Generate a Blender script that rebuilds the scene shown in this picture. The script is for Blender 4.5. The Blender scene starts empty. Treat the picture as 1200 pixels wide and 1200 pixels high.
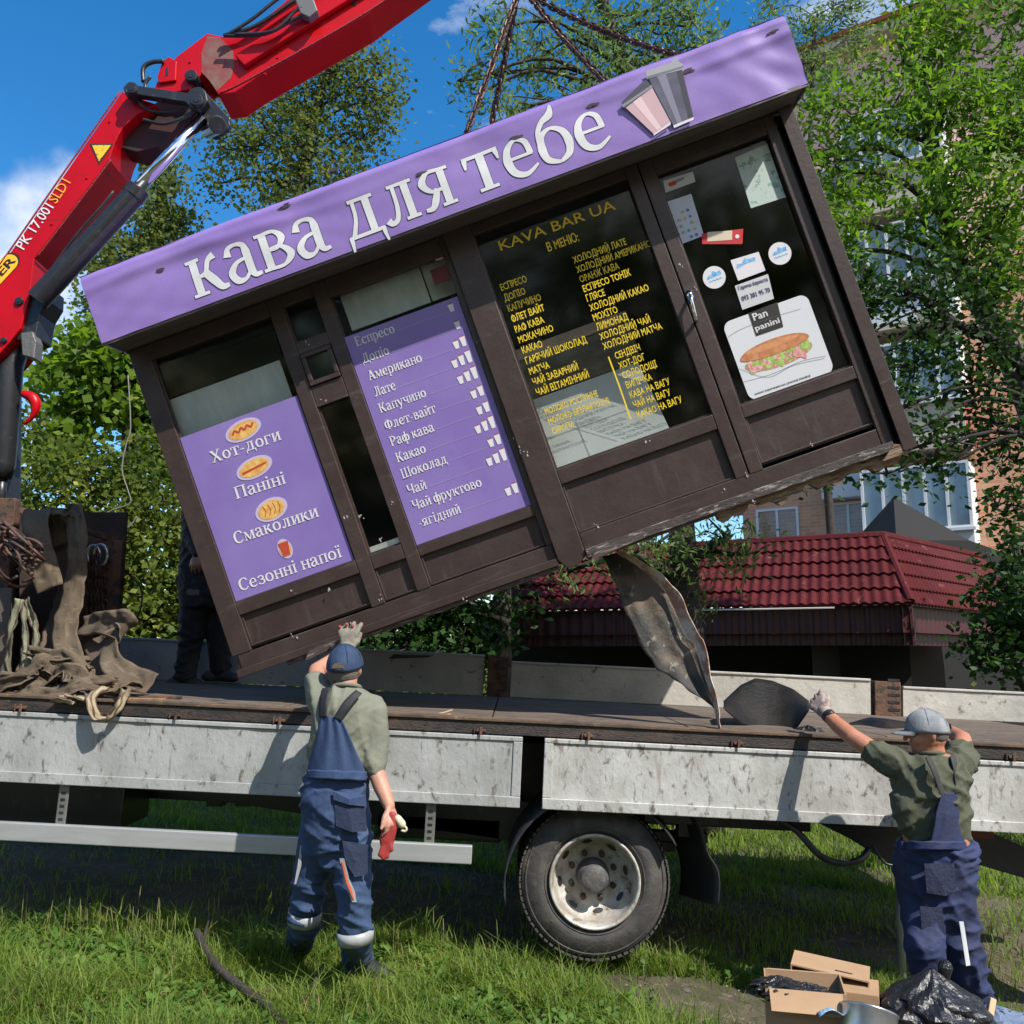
import bpy, math, random
import numpy as np
from mathutils import Vector, Matrix
R_ = math.radians
SC = bpy.context.scene
COL = SC.collection
random.seed(7); RNG = np.random.default_rng(7)
# ------------------------------------------------------------------ camera, sky, sun, exposure
F = 1050.0; CH = 1.75; PITCH = math.atan(166/1050)
cam = bpy.data.objects.new('camera', bpy.data.cameras.new('camera')); COL.objects.link(cam)
cam.location = (0, 0, CH); cam.rotation_euler = (math.pi/2+PITCH, 0, 0)
cam.data.lens = 36*F/1200; cam.data.sensor_width = 36; cam.data.clip_end = 2000; cam.data.clip_start = 0.05
SC.camera = cam
SUN = Vector((0.95, -1.0, 1.55)).normalized()
w = bpy.data.worlds.new('World'); SC.world = w; w.use_nodes = True
nt = w.node_tree; nt.nodes.clear()
out = nt.nodes.new('ShaderNodeOutputWorld'); bg = nt.nodes.new('ShaderNodeBackground')
sky = nt.nodes.new('ShaderNodeTexSky'); sky.sky_type = 'NISHITA'; sky.sun_disc = False
sky.sun_elevation = math.asin(SUN.z); sky.sun_rotation = math.atan2(SUN.x, SUN.y)
sky.air_density = 1.0; sky.dust_density = 0.3; sky.ozone_density = 1.6
tc = nt.nodes.new('ShaderNodeTexCoord'); mp = nt.nodes.new('ShaderNodeMapping')
mp.inputs['Scale'].default_value = (1.0, 1.0, 2.4); mp.inputs['Location'].default_value = (0.35, 0.2, 0.1)
no = nt.nodes.new('ShaderNodeTexNoise'); no.inputs['Scale'].default_value = 2.6; no.inputs['Detail'].default_value = 9; no.inputs['Roughness'].default_value = 0.6
cr = nt.nodes.new('ShaderNodeValToRGB'); cr.color_ramp.elements[0].position = 0.55; cr.color_ramp.elements[1].position = 0.72
mx = nt.nodes.new('ShaderNodeMix'); mx.data_type = 'RGBA'
mx.inputs[7].default_value = (7.4, 7.6, 8.0, 1)
nt.links.new(tc.outputs['Generated'], mp.inputs[0]); nt.links.new(mp.outputs[0], no.inputs[0])
nt.links.new(no.outputs[0], cr.inputs[0])
def cloudbank(vec, r0, r1):
    vd = nt.nodes.new('ShaderNodeVectorMath'); vd.operation = 'DISTANCE'; vd.inputs[1].default_value = Vector(vec).normalized()
    nt.links.new(tc.outputs['Generated'], vd.inputs[0])
    n2 = nt.nodes.new('ShaderNodeTexNoise'); n2.inputs['Scale'].default_value = 9; n2.inputs['Detail'].default_value = 8; nt.links.new(tc.outputs['Generated'], n2.inputs[0])
    ad = nt.nodes.new('ShaderNodeMath'); ad.operation = 'MULTIPLY_ADD'; ad.inputs[1].default_value = -0.30; nt.links.new(n2.outputs[0], ad.inputs[0]); nt.links.new(vd.outputs['Value'], ad.inputs[2])
    m3 = nt.nodes.new('ShaderNodeMapRange'); m3.interpolation_type = 'SMOOTHSTEP'; m3.inputs[1].default_value = r0; m3.inputs[2].default_value = r1; m3.inputs[3].default_value = 1; m3.inputs[4].default_value = 0
    nt.links.new(ad.outputs[0], m3.inputs[0]); return m3
last_ = cr
for vv, r0, r1 in (((-.50, .83, .36), -.12, -.01), ((-1.1, .6, .4), .05, .2), ((.9, -.6, .4), .1, .3), ((.2, -1, .35), .1, .3)):
    cb_ = cloudbank(vv, r0, r1); mm_ = nt.nodes.new('ShaderNodeMath'); mm_.operation = 'MAXIMUM'
    nt.links.new(last_.outputs[0], mm_.inputs[0]); nt.links.new(cb_.outputs[0], mm_.inputs[1]); last_ = mm_
nt.links.new(last_.outputs[0], mx.inputs[0])
hsv = nt.nodes.new('ShaderNodeHueSaturation'); hsv.inputs['Saturation'].default_value = 1.42; hsv.inputs['Value'].default_value = 1.3
nt.links.new(sky.outputs[0], hsv.inputs['Color']); nt.links.new(hsv.outputs[0], mx.inputs[6]); nt.links.new(mx.outputs[2], bg.inputs[0])
bg.inputs[1].default_value = 0.105
nt.links.new(bg.outputs[0], out.inputs[0])
sl = bpy.data.lights.new('sun', 'SUN'); sl.energy = 4.9; sl.angle = R_(0.5); sl.color = (1, 0.95, 0.87)
so = bpy.data.objects.new('sun', sl); COL.objects.link(so)
so.rotation_euler = (-SUN).to_track_quat('-Z', 'Y').to_euler()
SC.view_settings.view_transform = 'Standard'; SC.view_settings.look = 'None'
SC.view_settings.gamma = 1; SC.view_settings.exposure = 0.6; SC.view_settings.use_curve_mapping = False
SC.render.engine = 'CYCLES'

# ------------------------------------------------------------------ helpers
RC = Matrix.Rotation(math.pi/2+PITCH, 3, 'X')
def ray(px, py): return RC @ Vector(((px-600)/F, (600-py)/F, -1))
def at(px, py, Y):
    d = ray(px, py); return Vector((0, 0, CH)) + d*(Y/d.y)
class Frame:
    def __init__(s, o, R): s.o = Vector(o); s.R = R.copy(); s.Ri = R.transposed()
    def loc(s, px, py, wy=0.0):
        c = s.Ri @ (Vector((0, 0, CH))-s.o); d = s.Ri @ ray(px, py)
        t = (wy-c.y)/d.y; p = c+d*t; return p.x, p.z
    def l3(s, px, py, wy=0.0):
        x, z = s.loc(px, py, wy); return Vector((x, wy, z))
    def world(s, v): return s.o + s.R @ Vector(v)
    def mat(s): return Matrix.Translation(s.o) @ s.R.to_4x4()
WF = Frame((0, 0, 0), Matrix.Identity(3))
def gz(x, y):
    xx = np.clip(x, -7, 7); return -0.055*(xx-0.48) - 0.12*np.clip(xx-1.0, 0, 2.5)*(np.clip(6.5-y, 0, 1))
def col4(c): return (c[0], c[1], c[2], 1)
MATS = {}
def mat(name, c, rough=0.6, metal=0.0, c2=None, scale=6.0, amt=(0.4, 0.65), bump=0.0, bscale=40, spec=0.5, stretch=(1,1,1), c3=None, amt3=(0.62,0.68), scale3=18, obj=True, distort=0.0, coat=0, c4=None, amt4=(.6, .66), scale4=4, st4=(14, 1, 1)):
    if name in MATS: return MATS[name]
    m = bpy.data.materials.new(name); m.use_nodes = True; n = m.node_tree; b = n.nodes['Principled BSDF']
    b.inputs['Base Color'].default_value = col4(c); b.inputs['Roughness'].default_value = rough; b.inputs['Metallic'].default_value = metal
    b.inputs['Specular IOR Level'].default_value = spec; b.inputs['Coat Weight'].default_value = coat
    t = n.nodes.new('ShaderNodeTexCoord'); mpn = n.nodes.new('ShaderNodeMapping'); mpn.inputs['Scale'].default_value = stretch
    n.links.new(t.outputs['Object'], mpn.inputs[0]); last = None
    def noise(sc, det=8, dis=0.0):
        nonlocal_m = mpn
        q = n.nodes.new('ShaderNodeTexNoise'); q.inputs['Scale'].default_value = sc; q.inputs['Detail'].default_value = det; q.inputs['Roughness'].default_value = 0.65; q.inputs['Distortion'].default_value = dis
        n.links.new(mpn.outputs[0], q.inputs[0]); return q
    def ramp(q, a):
        r = n.nodes.new('ShaderNodeMapRange'); r.inputs[1].default_value = a[0]; r.inputs[2].default_value = a[1]; n.links.new(q.outputs[0], r.inputs[0]); return r
    def mixc(fac, a, cc):
        x = n.nodes.new('ShaderNodeMix'); x.data_type = 'RGBA'; n.links.new(fac.outputs[0], x.inputs[0])
        if a is None: x.inputs[6].default_value = col4(c)
        else: n.links.new(a, x.inputs[6])
        x.inputs[7].default_value = col4(cc); return x.outputs[2]
    if c2 is not None: last = mixc(ramp(noise(scale, 8, distort), amt), last, c2)
    if c3 is not None: last = mixc(ramp(noise(scale3, 10, 0.4), amt3), last, c3)
    if c4 is not None:
        keep = mpn; mpn = n.nodes.new('ShaderNodeMapping'); mpn.inputs['Scale'].default_value = st4; n.links.new(t.outputs['Object'], mpn.inputs[0])
        last = mixc(ramp(noise(scale4, 9, .3), amt4), last, c4); mpn = keep
    if last is not None: n.links.new(last, b.inputs['Base Color'])
    if bump > 0:
        bp = n.nodes.new('ShaderNodeBump'); bp.inputs['Strength'].default_value = bump; bp.inputs['Distance'].default_value = 0.02
        n.links.new(noise(bscale, 6).outputs[0], bp.inputs['Height']); n.links.new(bp.outputs[0], b.inputs['Normal'])
    MATS[name] = m; return m
def leafmat(name, ca, cb, cc=None, trans=0.35):
    m = bpy.data.materials.new(name); m.use_nodes = True; n = m.node_tree; b = n.nodes['Principled BSDF']; o = n.nodes['Material Output']
    g = n.nodes.new('ShaderNodeNewGeometry'); x = n.nodes.new('ShaderNodeValToRGB')
    x.color_ramp.elements[0].color = col4(ca); x.color_ramp.elements[1].color = col4(cb); b.inputs['Specular IOR Level'].default_value = .2
    if cc:
        e = x.color_ramp.elements.new(0.9); e.color = col4(cb); x.color_ramp.elements[2].color = col4(cc)
    t = n.nodes.new('ShaderNodeTexCoord'); q = n.nodes.new('ShaderNodeTexNoise'); q.inputs['Scale'].default_value = 1.3; q.inputs['Detail'].default_value = 3
    n.links.new(t.outputs['Object'], q.inputs[0])
    a = n.nodes.new('ShaderNodeMath'); a.operation = 'MULTIPLY_ADD'; a.inputs[1].default_value = 0.6; n.links.new(g.outputs['Random Per Island'], a.inputs[0])
    a2 = n.nodes.new('ShaderNodeMath'); a2.operation = 'MULTIPLY_ADD'; a2.inputs[1].default_value = 1.1; a2.inputs[2].default_value = -0.35
    n.links.new(q.outputs[0], a2.inputs[0]); n.links.new(a2.outputs[0], a.inputs[2]); n.links.new(a.outputs[0], x.inputs[0])
    n.links.new(x.outputs[0], b.inputs['Base Color']); b.inputs['Roughness'].default_value = 0.5
    tr = n.nodes.new('ShaderNodeBsdfTranslucent'); mm = n.nodes.new('ShaderNodeMixShader'); mm.inputs[0].default_value = trans
    hs = n.nodes.new('ShaderNodeHueSaturation'); hs.inputs['Value'].default_value = 1.6; hs.inputs['Saturation'].default_value = 1.1
    n.links.new(x.outputs[0], hs.inputs['Color']); n.links.new(hs.outputs[0], tr.inputs[0])
    n.links.new(b.outputs[0], mm.inputs[1]); n.links.new(tr.outputs[0], mm.inputs[2]); n.links.new(mm.outputs[0], o.inputs[0])
    MATS[name] = m; return m
def glassmat(name, tint=(0.55, 0.6, 0.6), refl=0.12, rcol=(1,1,1)):
    m = bpy.data.materials.new(name); m.use_nodes = True; n = m.node_tree; n.nodes.clear(); o = n.nodes.new('ShaderNodeOutputMaterial')
    t = n.nodes.new('ShaderNodeBsdfTransparent'); t.inputs[0].default_value = col4(tint); g = n.nodes.new('ShaderNodeBsdfGlossy'); g.inputs['Roughness'].default_value = 0.07; g.inputs[0].default_value = col4(rcol)
    fr = n.nodes.new('ShaderNodeLayerWeight'); fr.inputs[0].default_value = 0.25; mr = n.nodes.new('ShaderNodeMapRange'); mr.inputs[3].default_value = refl; mr.inputs[4].default_value = 0.8
    n.links.new(fr.outputs['Fresnel'], mr.inputs[0]); x = n.nodes.new('ShaderNodeMixShader'); n.links.new(mr.outputs[0], x.inputs[0])
    n.links.new(t.outputs[0], x.inputs[1]); n.links.new(g.outputs[0], x.inputs[2]); n.links.new(x.outputs[0], o.inputs[0]); MATS[name] = m; return m

def tag(o, label=None, cat=None, group=None, kind=None):
    for k, v in (('label', label), ('category', cat), ('group', group), ('kind', kind)):
        if v: o[k] = v
    return o
def empty(name, label, cat, frame=None, loc=(0, 0, 0), group=None):
    o = bpy.data.objects.new(name, None); COL.objects.link(o); o.empty_display_size = 0.2
    if frame: o.matrix_world = frame.mat()
    else: o.location = loc
    return tag(o, label, cat, group)
def link(name, me, m, parent=None, smooth=False):
    o = bpy.data.objects.new(name, me); COL.objects.link(o)
    if m is not None and not me.materials: me.materials.append(m)
    if parent: o.parent = parent
    if smooth: me.polygons.foreach_set('use_smooth', [True]*len(me.polygons))
    return o
def bevel(o, wd=0.004, seg=2):
    b = o.modifiers.new('bevel', 'BEVEL'); b.width = wd; b.segments = seg; b.limit_method = 'ANGLE'; return o
class MB:
    def __init__(s): s.v = []; s.f = []
    def add(s, vs, fs):
        k = len(s.v); s.v += [tuple(v) for v in vs]; s.f += [tuple(i+k for i in f) for f in fs]; return s
    def box(s, x0, x1, y0, y1, z0, z1):
        if x0 > x1: x0, x1 = x1, x0
        if z0 > z1: z0, z1 = z1, z0
        v = [(x0,y0,z0),(x1,y0,z0),(x1,y1,z0),(x0,y1,z0),(x0,y0,z1),(x1,y0,z1),(x1,y1,z1),(x0,y1,z1)]
        return s.add(v, [(0,3,2,1),(4,5,6,7),(0,1,5,4),(1,2,6,5),(2,3,7,6),(3,0,4,7)])
    def prism(s, pts, y0, y1):      # pts (x,z)
        a = sum(pts[i][0]*pts[(i+1)%len(pts)][1]-pts[(i+1)%len(pts)][0]*pts[i][1] for i in range(len(pts)))
        if a < 0: pts = pts[::-1]
        n = len(pts); v = [(p[0], y0, p[1]) for p in pts]+[(p[0], y1, p[1]) for p in pts]
        return s.add(v, [tuple(range(n)), tuple(range(2*n-1, n-1, -1))]+[(i, i+n, (i+1)%n+n, (i+1)%n) for i in range(n)])
    def tube(s, pts, r, n=8, caps=True, flat=1.0, up=None):
        pts = [Vector(p) for p in pts]; m = len(pts)
        if not hasattr(r, '__len__'): r = [r]*m
        ref = Vector(up) if up else None; rings = []
        for i in range(m):
            d = (pts[min(i+1, m-1)]-pts[max(i-1, 0)])
            d = d.normalized() if d.length > 1e-9 else Vector((0, 0, 1))
            if ref is None: ref = d.orthogonal().normalized()
            a = (ref-d*ref.dot(d)); a = a.normalized() if a.length > 1e-4 else d.orthogonal().normalized()
            if not up: ref = a
            b = d.cross(a)
            rings.append([pts[i]+(a*math.cos(2*math.pi*k/n)+b*math.sin(2*math.pi*k/n)*flat)*r[i] for k in range(n)])
        v = [p for q in rings for p in q]; f = []
        for i in range(m-1):
            for k in range(n): f.append((i*n+k, i*n+(k+1)%n, (i+1)*n+(k+1)%n, (i+1)*n+k))
        if caps: f.append(tuple(range(n-1, -1, -1))); f.append(tuple((m-1)*n+k for k in range(n)))
        return s.add(v, f)
    def capsule(s, pts, r, n=12, flat=1.0, up=None):
        pts = [Vector(p) for p in pts]
        if not hasattr(r, '__len__'): r = [r]*len(pts)
        d0 = (pts[0]-pts[1]).normalized(); d1 = (pts[-1]-pts[-2]).normalized()
        P = [pts[0]+d0*r[0]*0.95, pts[0]+d0*r[0]*0.7]+pts+[pts[-1]+d1*r[-1]*0.7, pts[-1]+d1*r[-1]*0.95]
        return s.tube(P, [r[0]*0.25, r[0]*0.7]+list(r)+[r[-1]*0.7, r[-1]*0.25], n, True, flat, up)
    def ell(s, c, rad, rot=None, nu=14, nv=9):
        c = Vector(c); rot = rot or Matrix.Identity(3); v = []; f = []
        for j in range(nv+1):
            t = math.pi*j/nv; t = min(max(t, 0.05), math.pi-0.05)
            for i in range(nu):
                a = 2*math.pi*i/nu; v.append(c+rot @ Vector((rad[0]*math.sin(t)*math.cos(a), rad[1]*math.sin(t)*math.sin(a), rad[2]*math.cos(t))))
        for j in range(nv):
            for i in range(nu): f.append((j*nu+i, (j+1)*nu+i, (j+1)*nu+(i+1)%nu, j*nu+(i+1)%nu))
        f.append(tuple(range(nu))); f.append(tuple(nv*nu+i for i in range(nu-1, -1, -1)))
        return s.add(v, f)
    def loft(s, rings, n=24, p=2.3):   # rings: (cx,cy,cz,rx,ry,yaw)
        v = []; f = []
        for (cx, cy, cz, rx, ry, yw) in rings:
            for k in range(n):
                a = 2*math.pi*k/n; ca, sa = math.cos(a), math.sin(a)
                x = rx*math.copysign(abs(ca)**(2/p), ca); y = ry*math.copysign(abs(sa)**(2/p), sa)
                v.append((cx+x*math.cos(yw)-y*math.sin(yw), cy+x*math.sin(yw)+y*math.cos(yw), cz))
        for i in range(len(rings)-1):
            for k in range(n): f.append((i*n+k, i*n+(k+1)%n, (i+1)*n+(k+1)%n, (i+1)*n+k))
        f.append(tuple(range(n-1, -1, -1))); f.append(tuple((len(rings)-1)*n+k for k in range(n)))
        return s.add(v, f)
    def lathe(s, prof, n=48, c=(0,0,0), axis='y'):   # prof (r, y)
        v = []; f = []; m = len(prof)
        for (r, y) in prof:
            for k in range(n):
                a = 2*math.pi*k/n
                v.append((c[0]+r*math.cos(a), c[1]+y, c[2]+r*math.sin(a)) if axis == 'y' else (c[0]+r*math.cos(a), c[1]+r*math.sin(a), c[2]+y))
        for i in range(m-1):
            for k in range(n): f.append((i*n+k, (i+1)*n+k, (i+1)*n+(k+1)%n, i*n+(k+1)%n))
        return s.add(v, f)
    def grid(s, fn, nu, nv):
        v = [fn(i/nu, j/nv) for j in range(nv+1) for i in range(nu+1)]
        f = [(j*(nu+1)+i, j*(nu+1)+i+1, (j+1)*(nu+1)+i+1, (j+1)*(nu+1)+i) for j in range(nv) for i in range(nu)]
        return s.add(v, f)
    def me(s, name): 
        me = bpy.data.meshes.new(name); me.from_pydata(s.v, [], s.f); me.update(); return me
    def build(s, name, m, parent=None, smooth=False, bev=0):
        o = link(name, s.me(name), m, parent, smooth)
        if bev: bevel(o, bev)
        return o
def solid(o, t, off=0):
    q = o.modifiers.new('thickness', 'SOLIDIFY'); q.thickness = t; q.offset = off; return o
def remesh(o, vox, it=3, disp=0, dscale=0.1, fac=0.6):
    r = o.modifiers.new('remesh', 'REMESH'); r.mode = 'VOXEL'; r.voxel_size = vox; r.use_smooth_shade = True
    sm = o.modifiers.new('smooth', 'SMOOTH'); sm.iterations = it; sm.factor = fac
    if disp:
        t = bpy.data.textures.new('folds', 'CLOUDS'); t.noise_scale = dscale; t.noise_depth = 2; t.noise_basis = 'VORONOI_F2_F1' if disp > 0.02 else 'ORIGINAL_PERLIN'
        d = o.modifiers.new('folds', 'DISPLACE'); d.texture = t; d.strength = disp; d.mid_level = 0.5
    return o
def mesh_np(name, v, nper):
    """v: (N*nper,3) independent n-gons"""
    N = len(v)//nper; me = bpy.data.meshes.new(name)
    me.vertices.add(len(v)); me.vertices.foreach_set('co', np.asarray(v, np.float32).ravel())
    me.loops.add(len(v)); me.loops.foreach_set('vertex_index', np.arange(len(v), dtype=np.int32))
    me.polygons.add(N); me.polygons.foreach_set('loop_start', np.arange(0, len(v), nper, dtype=np.int32))
    me.update(calc_edges=True); return me
def bake_folds(o, vox, it, amp, kind, seed=0):
    """turn the joined parts into one surface and press cloth folds into it"""
    r = o.modifiers.new('remesh', 'REMESH'); r.mode = 'VOXEL'; r.voxel_size = vox; sm = o.modifiers.new('smooth', 'SMOOTH'); sm.iterations = it; sm.factor = .6
    bpy.context.view_layer.update(); me = bpy.data.meshes.new_from_object(o.evaluated_get(bpy.context.evaluated_depsgraph_get())); o.modifiers.clear(); old = o.data; o.data = me; me.name = old.name
    n = len(me.vertices); P = np.empty(n*3); me.vertices.foreach_get('co', P); P = P.reshape(-1, 3); Nn = np.empty(n*3); me.vertices.foreach_get('normal', Nn); Nn = Nn.reshape(-1, 3); g_ = np.random.default_rng(seed); D = np.zeros(n)
    dirs = {'leg': [(.35, .3, 1, 34), (-.5, .2, 1, 27), (.1, -.4, 1, 45), (.9, .1, .5, 22)], 'torso': [(1, .2, .55, 30), (-1, .3, .6, 26), (.8, 0, -.9, 38), (.3, .3, 1, 24)]}[kind]
    for x, y, z, f in dirs:
        d = np.array([x, y, z])/np.linalg.norm([x, y, z]); ph = g_.uniform(0, 6, 6)
        wv_ = P@d*f+1.6*np.sin(P@g_.normal(0, 7, 3)+ph[0])+.9*np.sin(P@g_.normal(0, 14, 3)+ph[1]); m_ = np.clip(.15+np.sin(P@g_.normal(0, 7, 3)+ph[2])+.5*np.sin(P@g_.normal(0, 11, 3)+ph[3]), 0, 1.2)
        D += (1-np.abs(np.sin(wv_)))**1.7*m_
    D += .12*np.sin(P[:, 0]*90+3*np.sin(P[:, 2]*40))*np.sin(P[:, 2]*70); D -= D.mean(); P += Nn*(D*amp)[:, None]; me.vertices.foreach_set('co', P.ravel()); me.polygons.foreach_set('use_smooth', [True]*len(me.polygons)); me.update(); return o
def mesh_pat(name, V, k, faces):
    N = len(V)//k; me = bpy.data.meshes.new(name); me.vertices.add(len(V)); me.vertices.foreach_set('co', np.asarray(V, np.float32).ravel())
    base = (np.arange(N)*k)[:, None]; idx = np.concatenate([base+np.array(f)[None, :] for f in faces], 1).ravel(); lens = np.tile([len(f) for f in faces], N); st_ = np.concatenate([[0], np.cumsum(lens)[:-1]])
    me.loops.add(len(idx)); me.loops.foreach_set('vertex_index', idx.astype(np.int32)); me.polygons.add(len(lens)); me.polygons.foreach_set('loop_start', st_.astype(np.int32)); me.update(calc_edges=True); return me
def cat(P, k=6):
    P = [Vector(p) for p in P]; out = []
    for i in range(len(P)-1):
        a = P[max(i-1, 0)]; b = P[i]; c = P[i+1]; d = P[min(i+2, len(P)-1)]
        for j in range(k):
            t = j/k; out.append(0.5*((2*b)+(c-a)*t+(2*a-5*b+4*c-d)*t*t+(3*b-a-3*c+d)*t**3))
    out.append(P[-1]); return out
# --- text: returns list of triangles in 2D, baseline origin
def text2d(body, bold=0.0, serif=False):
    c = bpy.data.curves.new('t', 'FONT'); c.body = body; c.size = 1; c.resolution_u = 2; c.offset = bold
    o = bpy.data.objects.new('t', c); COL.objects.link(o); bpy.context.view_layer.update()
    me = bpy.data.meshes.new_from_object(o.evaluated_get(bpy.context.evaluated_depsgraph_get()))
    V = [(v.co.x, v.co.y) for v in me.vertices]; Fc = [tuple(p.vertices) for p in me.polygons]
    if serif:
        cnt = {}
        for f in Fc:
            for i in range(len(f)):
                e = (f[i], f[(i+1) % len(f)]); k = tuple(sorted((tuple(np.round(V[e[0]], 4)), tuple(np.round(V[e[1]], 4))))); cnt.setdefault(k, []).append(e)
        for k, es in cnt.items():
            if len(es) == 1:
                (x0, y0), (x1, y1) = k
                L = abs(x1-x0)
                if abs(y1-y0) < 1e-3 and 0.06 < L < 0.2 and (abs(y0) < 0.04 or 0.5 < y0 < 0.58 or 0.69 < y0 < 0.78):
                    s = 0.055; t = 0.06; base = y0; sg = 1 if y0 < 0.1 else -1; n = len(V)
                    a, b = min(x0, x1)-s, max(x0, x1)+s
                    V += [(a, base), (b, base), (b, base+sg*t), (a, base+sg*t)]; Fc.append((n, n+1, n+2, n+3) if sg > 0 else (n+3, n+2, n+1, n))
    bpy.data.objects.remove(o); bpy.data.meshes.remove(me); bpy.data.curves.remove(c); return V, Fc
def put_text(mb, body, p0, p1, h, wy, bold=0.0, serif=False, cap=0.728, asp=None):
    """p0,p1 local (x,z) baseline start/end; h capital height in metres. fitted to the baseline length"""
    bars = []
    if 'Ф' in body:
        wd_ = lambda s_: max(v[0] for v in text2d(s_, 0, False)[0]) if s_ else 0
        for i_, ch_ in enumerate(body):
            if ch_ == 'Ф': a_ = wd_(body[:i_].replace('Ф', 'О')); b_ = wd_(body[:i_+1].replace('Ф', 'О')); bars.append((a_+b_)/2+(.02 if i_ else .03))
        body = body.replace('Ф', 'О')
    body = body.translate(str.maketrans('ХМАЕОСРТ', 'XMAEOCPT'))
    V, Fc = text2d(body, 0, serif)
    for q_ in bars: k_ = len(V); V = list(V)+[(q_-.045, -.03), (q_+.045, -.03), (q_+.045, .76), (q_-.045, .76)]; Fc = list(Fc)+[(k_, k_+1, k_+2, k_+3)]
    xs = [v[0] for v in V]; x0, x1 = min(xs), max(xs)
    p0 = Vector((p0[0], p0[1])); p1 = Vector((p1[0], p1[1])); d = p1-p0; L = d.length; d = d/L; nrm = Vector((-d.y, d.x)); sy = h/cap
    if asp: sx = sy*asp
    else: sx = L/(x1-x0)
    for q, (ox, oy) in enumerate(((0, 0), (-1, .5), (1, -.5), (-.5, -1), (.5, 1)) if bold > .005 else ((0, 0),)):
        ox *= bold*.9; oy *= bold*.45; wq = wy-.0003*q
        mb.add([(p0.x+d.x*(x+ox-x0)*sx+nrm.x*(y+oy)*sy, wq, p0.y+d.y*(x+ox-x0)*sx+nrm.y*(y+oy)*sy) for x, y in V], Fc)
def poly(mb, pts, wy):
    a = sum(pts[i][0]*pts[(i+1)%len(pts)][1]-pts[(i+1)%len(pts)][0]*pts[i][1] for i in range(len(pts)))
    if a < 0: pts = pts[::-1]
    mb.add([(p[0], wy, p[1]) for p in pts], [tuple(range(len(pts)))])
def disc(mb, c, r, wy, n=28, sx=1.0, ang=0.0):
    poly(mb, [(c[0]+r*sx*math.cos(a)*math.cos(ang)-r*math.sin(a)*math.sin(ang), c[1]+r*sx*math.cos(a)*math.sin(ang)+r*math.sin(a)*math.cos(ang)) for a in [2*math.pi*k/n for k in range(n)]], wy)
def ribbon(mb, pts, wds, wy, k=7, ext=0):
    P = cat([(p[0], p[1], 0) for p in pts], k); n = len(P)
    W = np.interp(np.linspace(0, len(pts)-1, n), range(len(pts)), wds)
    for i in range(n):
        pass
    Lf, Rt = [], []
    for i in range(n):
        d = (P[min(i+1, n-1)]-P[max(i-1, 0)]).normalized(); q = Vector((-d.y, d.x, 0))*W[i]/2
        Lf.append(P[i]+q); Rt.append(P[i]-q)
    base = len(mb.v); mb.v += [(p.x, wy, p.y) for p in Lf]+[(p.x, wy, p.y) for p in Rt]
    mb.f += [(base+i+n, base+i+1+n, base+i+1, base+i) for i in range(n-1)]

# ------------------------------------------------------------------ materials
brown = mat('brown_paint', (0.040, 0.025, 0.022), 0.42, c2=(0.055, 0.037, 0.033), scale=5, bump=0.12, bscale=30, c3=(0.2, 0.17, 0.15), amt3=(0.70, 0.75), scale3=30, c4=(.085, .068, .062), amt4=(.58, .74), scale4=3, st4=(1, 1, 7))
brown2 = mat('brown_panel', (0.036, 0.021, 0.019), 0.5, c2=(0.05, 0.032, 0.028), scale=4, bump=0.12, bscale=22, c4=(.07, .055, .05), amt4=(.56, .74), scale4=2.4, st4=(7, 1, 1), c3=(.16, .14, .125), amt3=(.72, .76), scale3=22)
purple = mat('purple_vinyl', (0.235, 0.15, 0.42), 0.38, c2=(0.265, 0.18, 0.45), scale=2.5, bump=0.08, bscale=8, c3=(0.1, 0.06, 0.13), amt3=(0.72, 0.8), scale3=9)
purple2 = mat('purple_print', (0.205, 0.14, 0.40), 0.4, c2=(0.245, 0.18, 0.44), scale=1.5)
white = mat('white_print', (0.66, 0.64, 0.66), 0.5)
lettw = mat('banner_white', (0.6, 0.6, 0.6), 0.4, c2=(0.68, 0.68, 0.67), scale=6)
dark_line = mat('dark_purple_print', (0.1, 0.07, 0.17), 0.5)
yellow = mat('yellow_film', (0.75, 0.55, 0.02), 0.5)
paleP = mat('pale_panel', (0.88, 0.89, 0.82), 0.6, c2=(0.78, 0.8, 0.74), scale=3)
greyP = mat('grey_panel', (0.5, 0.56, 0.54), 0.6, c2=(0.62, 0.68, 0.65), scale=5, stretch=(3, 1, 1))
blackm = mat('black_paint', (0.012, 0.012, 0.013), 0.4, c2=(0.03, 0.03, 0.03), scale=9, bump=0.1)
blackc = mat('black_steel', (0.018, 0.019, 0.022), 0.35, c2=(0.05, 0.05, 0.05), scale=20, amt=(0.55, 0.75), bump=0.08)
rubber = mat('rubber', (0.04, 0.038, 0.037), 0.75, c2=(0.075, 0.068, 0.06), scale=9, c3=(.13, .11, .085), amt3=(.57, .7), scale3=7, bump=0.25, bscale=60)
redp = mat('red_paint', (0.46, 0.001, 0.006), 0.36, c2=(0.38, 0.001, 0.005), scale=3, spec=.3, c4=(.16, .012, .012), amt4=(.60, .75), scale4=3, st4=(1, 1, 5), c3=(0.12, 0.02, 0.02), amt3=(0.65, 0.72), scale3=11, bump=.06, bscale=30)
chrome = mat('chrome', (0.75, 0.77, 0.8), 0.12, 1.0)
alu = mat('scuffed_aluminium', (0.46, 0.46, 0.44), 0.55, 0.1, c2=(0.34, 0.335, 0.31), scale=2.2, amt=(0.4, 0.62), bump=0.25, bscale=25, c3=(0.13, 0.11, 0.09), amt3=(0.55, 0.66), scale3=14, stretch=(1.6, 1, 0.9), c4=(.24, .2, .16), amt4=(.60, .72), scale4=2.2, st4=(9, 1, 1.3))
alub = mat('aluminium_rail', (0.42, 0.43, 0.43), 0.4, 0.4, c2=(0.36, 0.37, 0.37), scale=3, stretch=(1, 1, 8))
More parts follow.
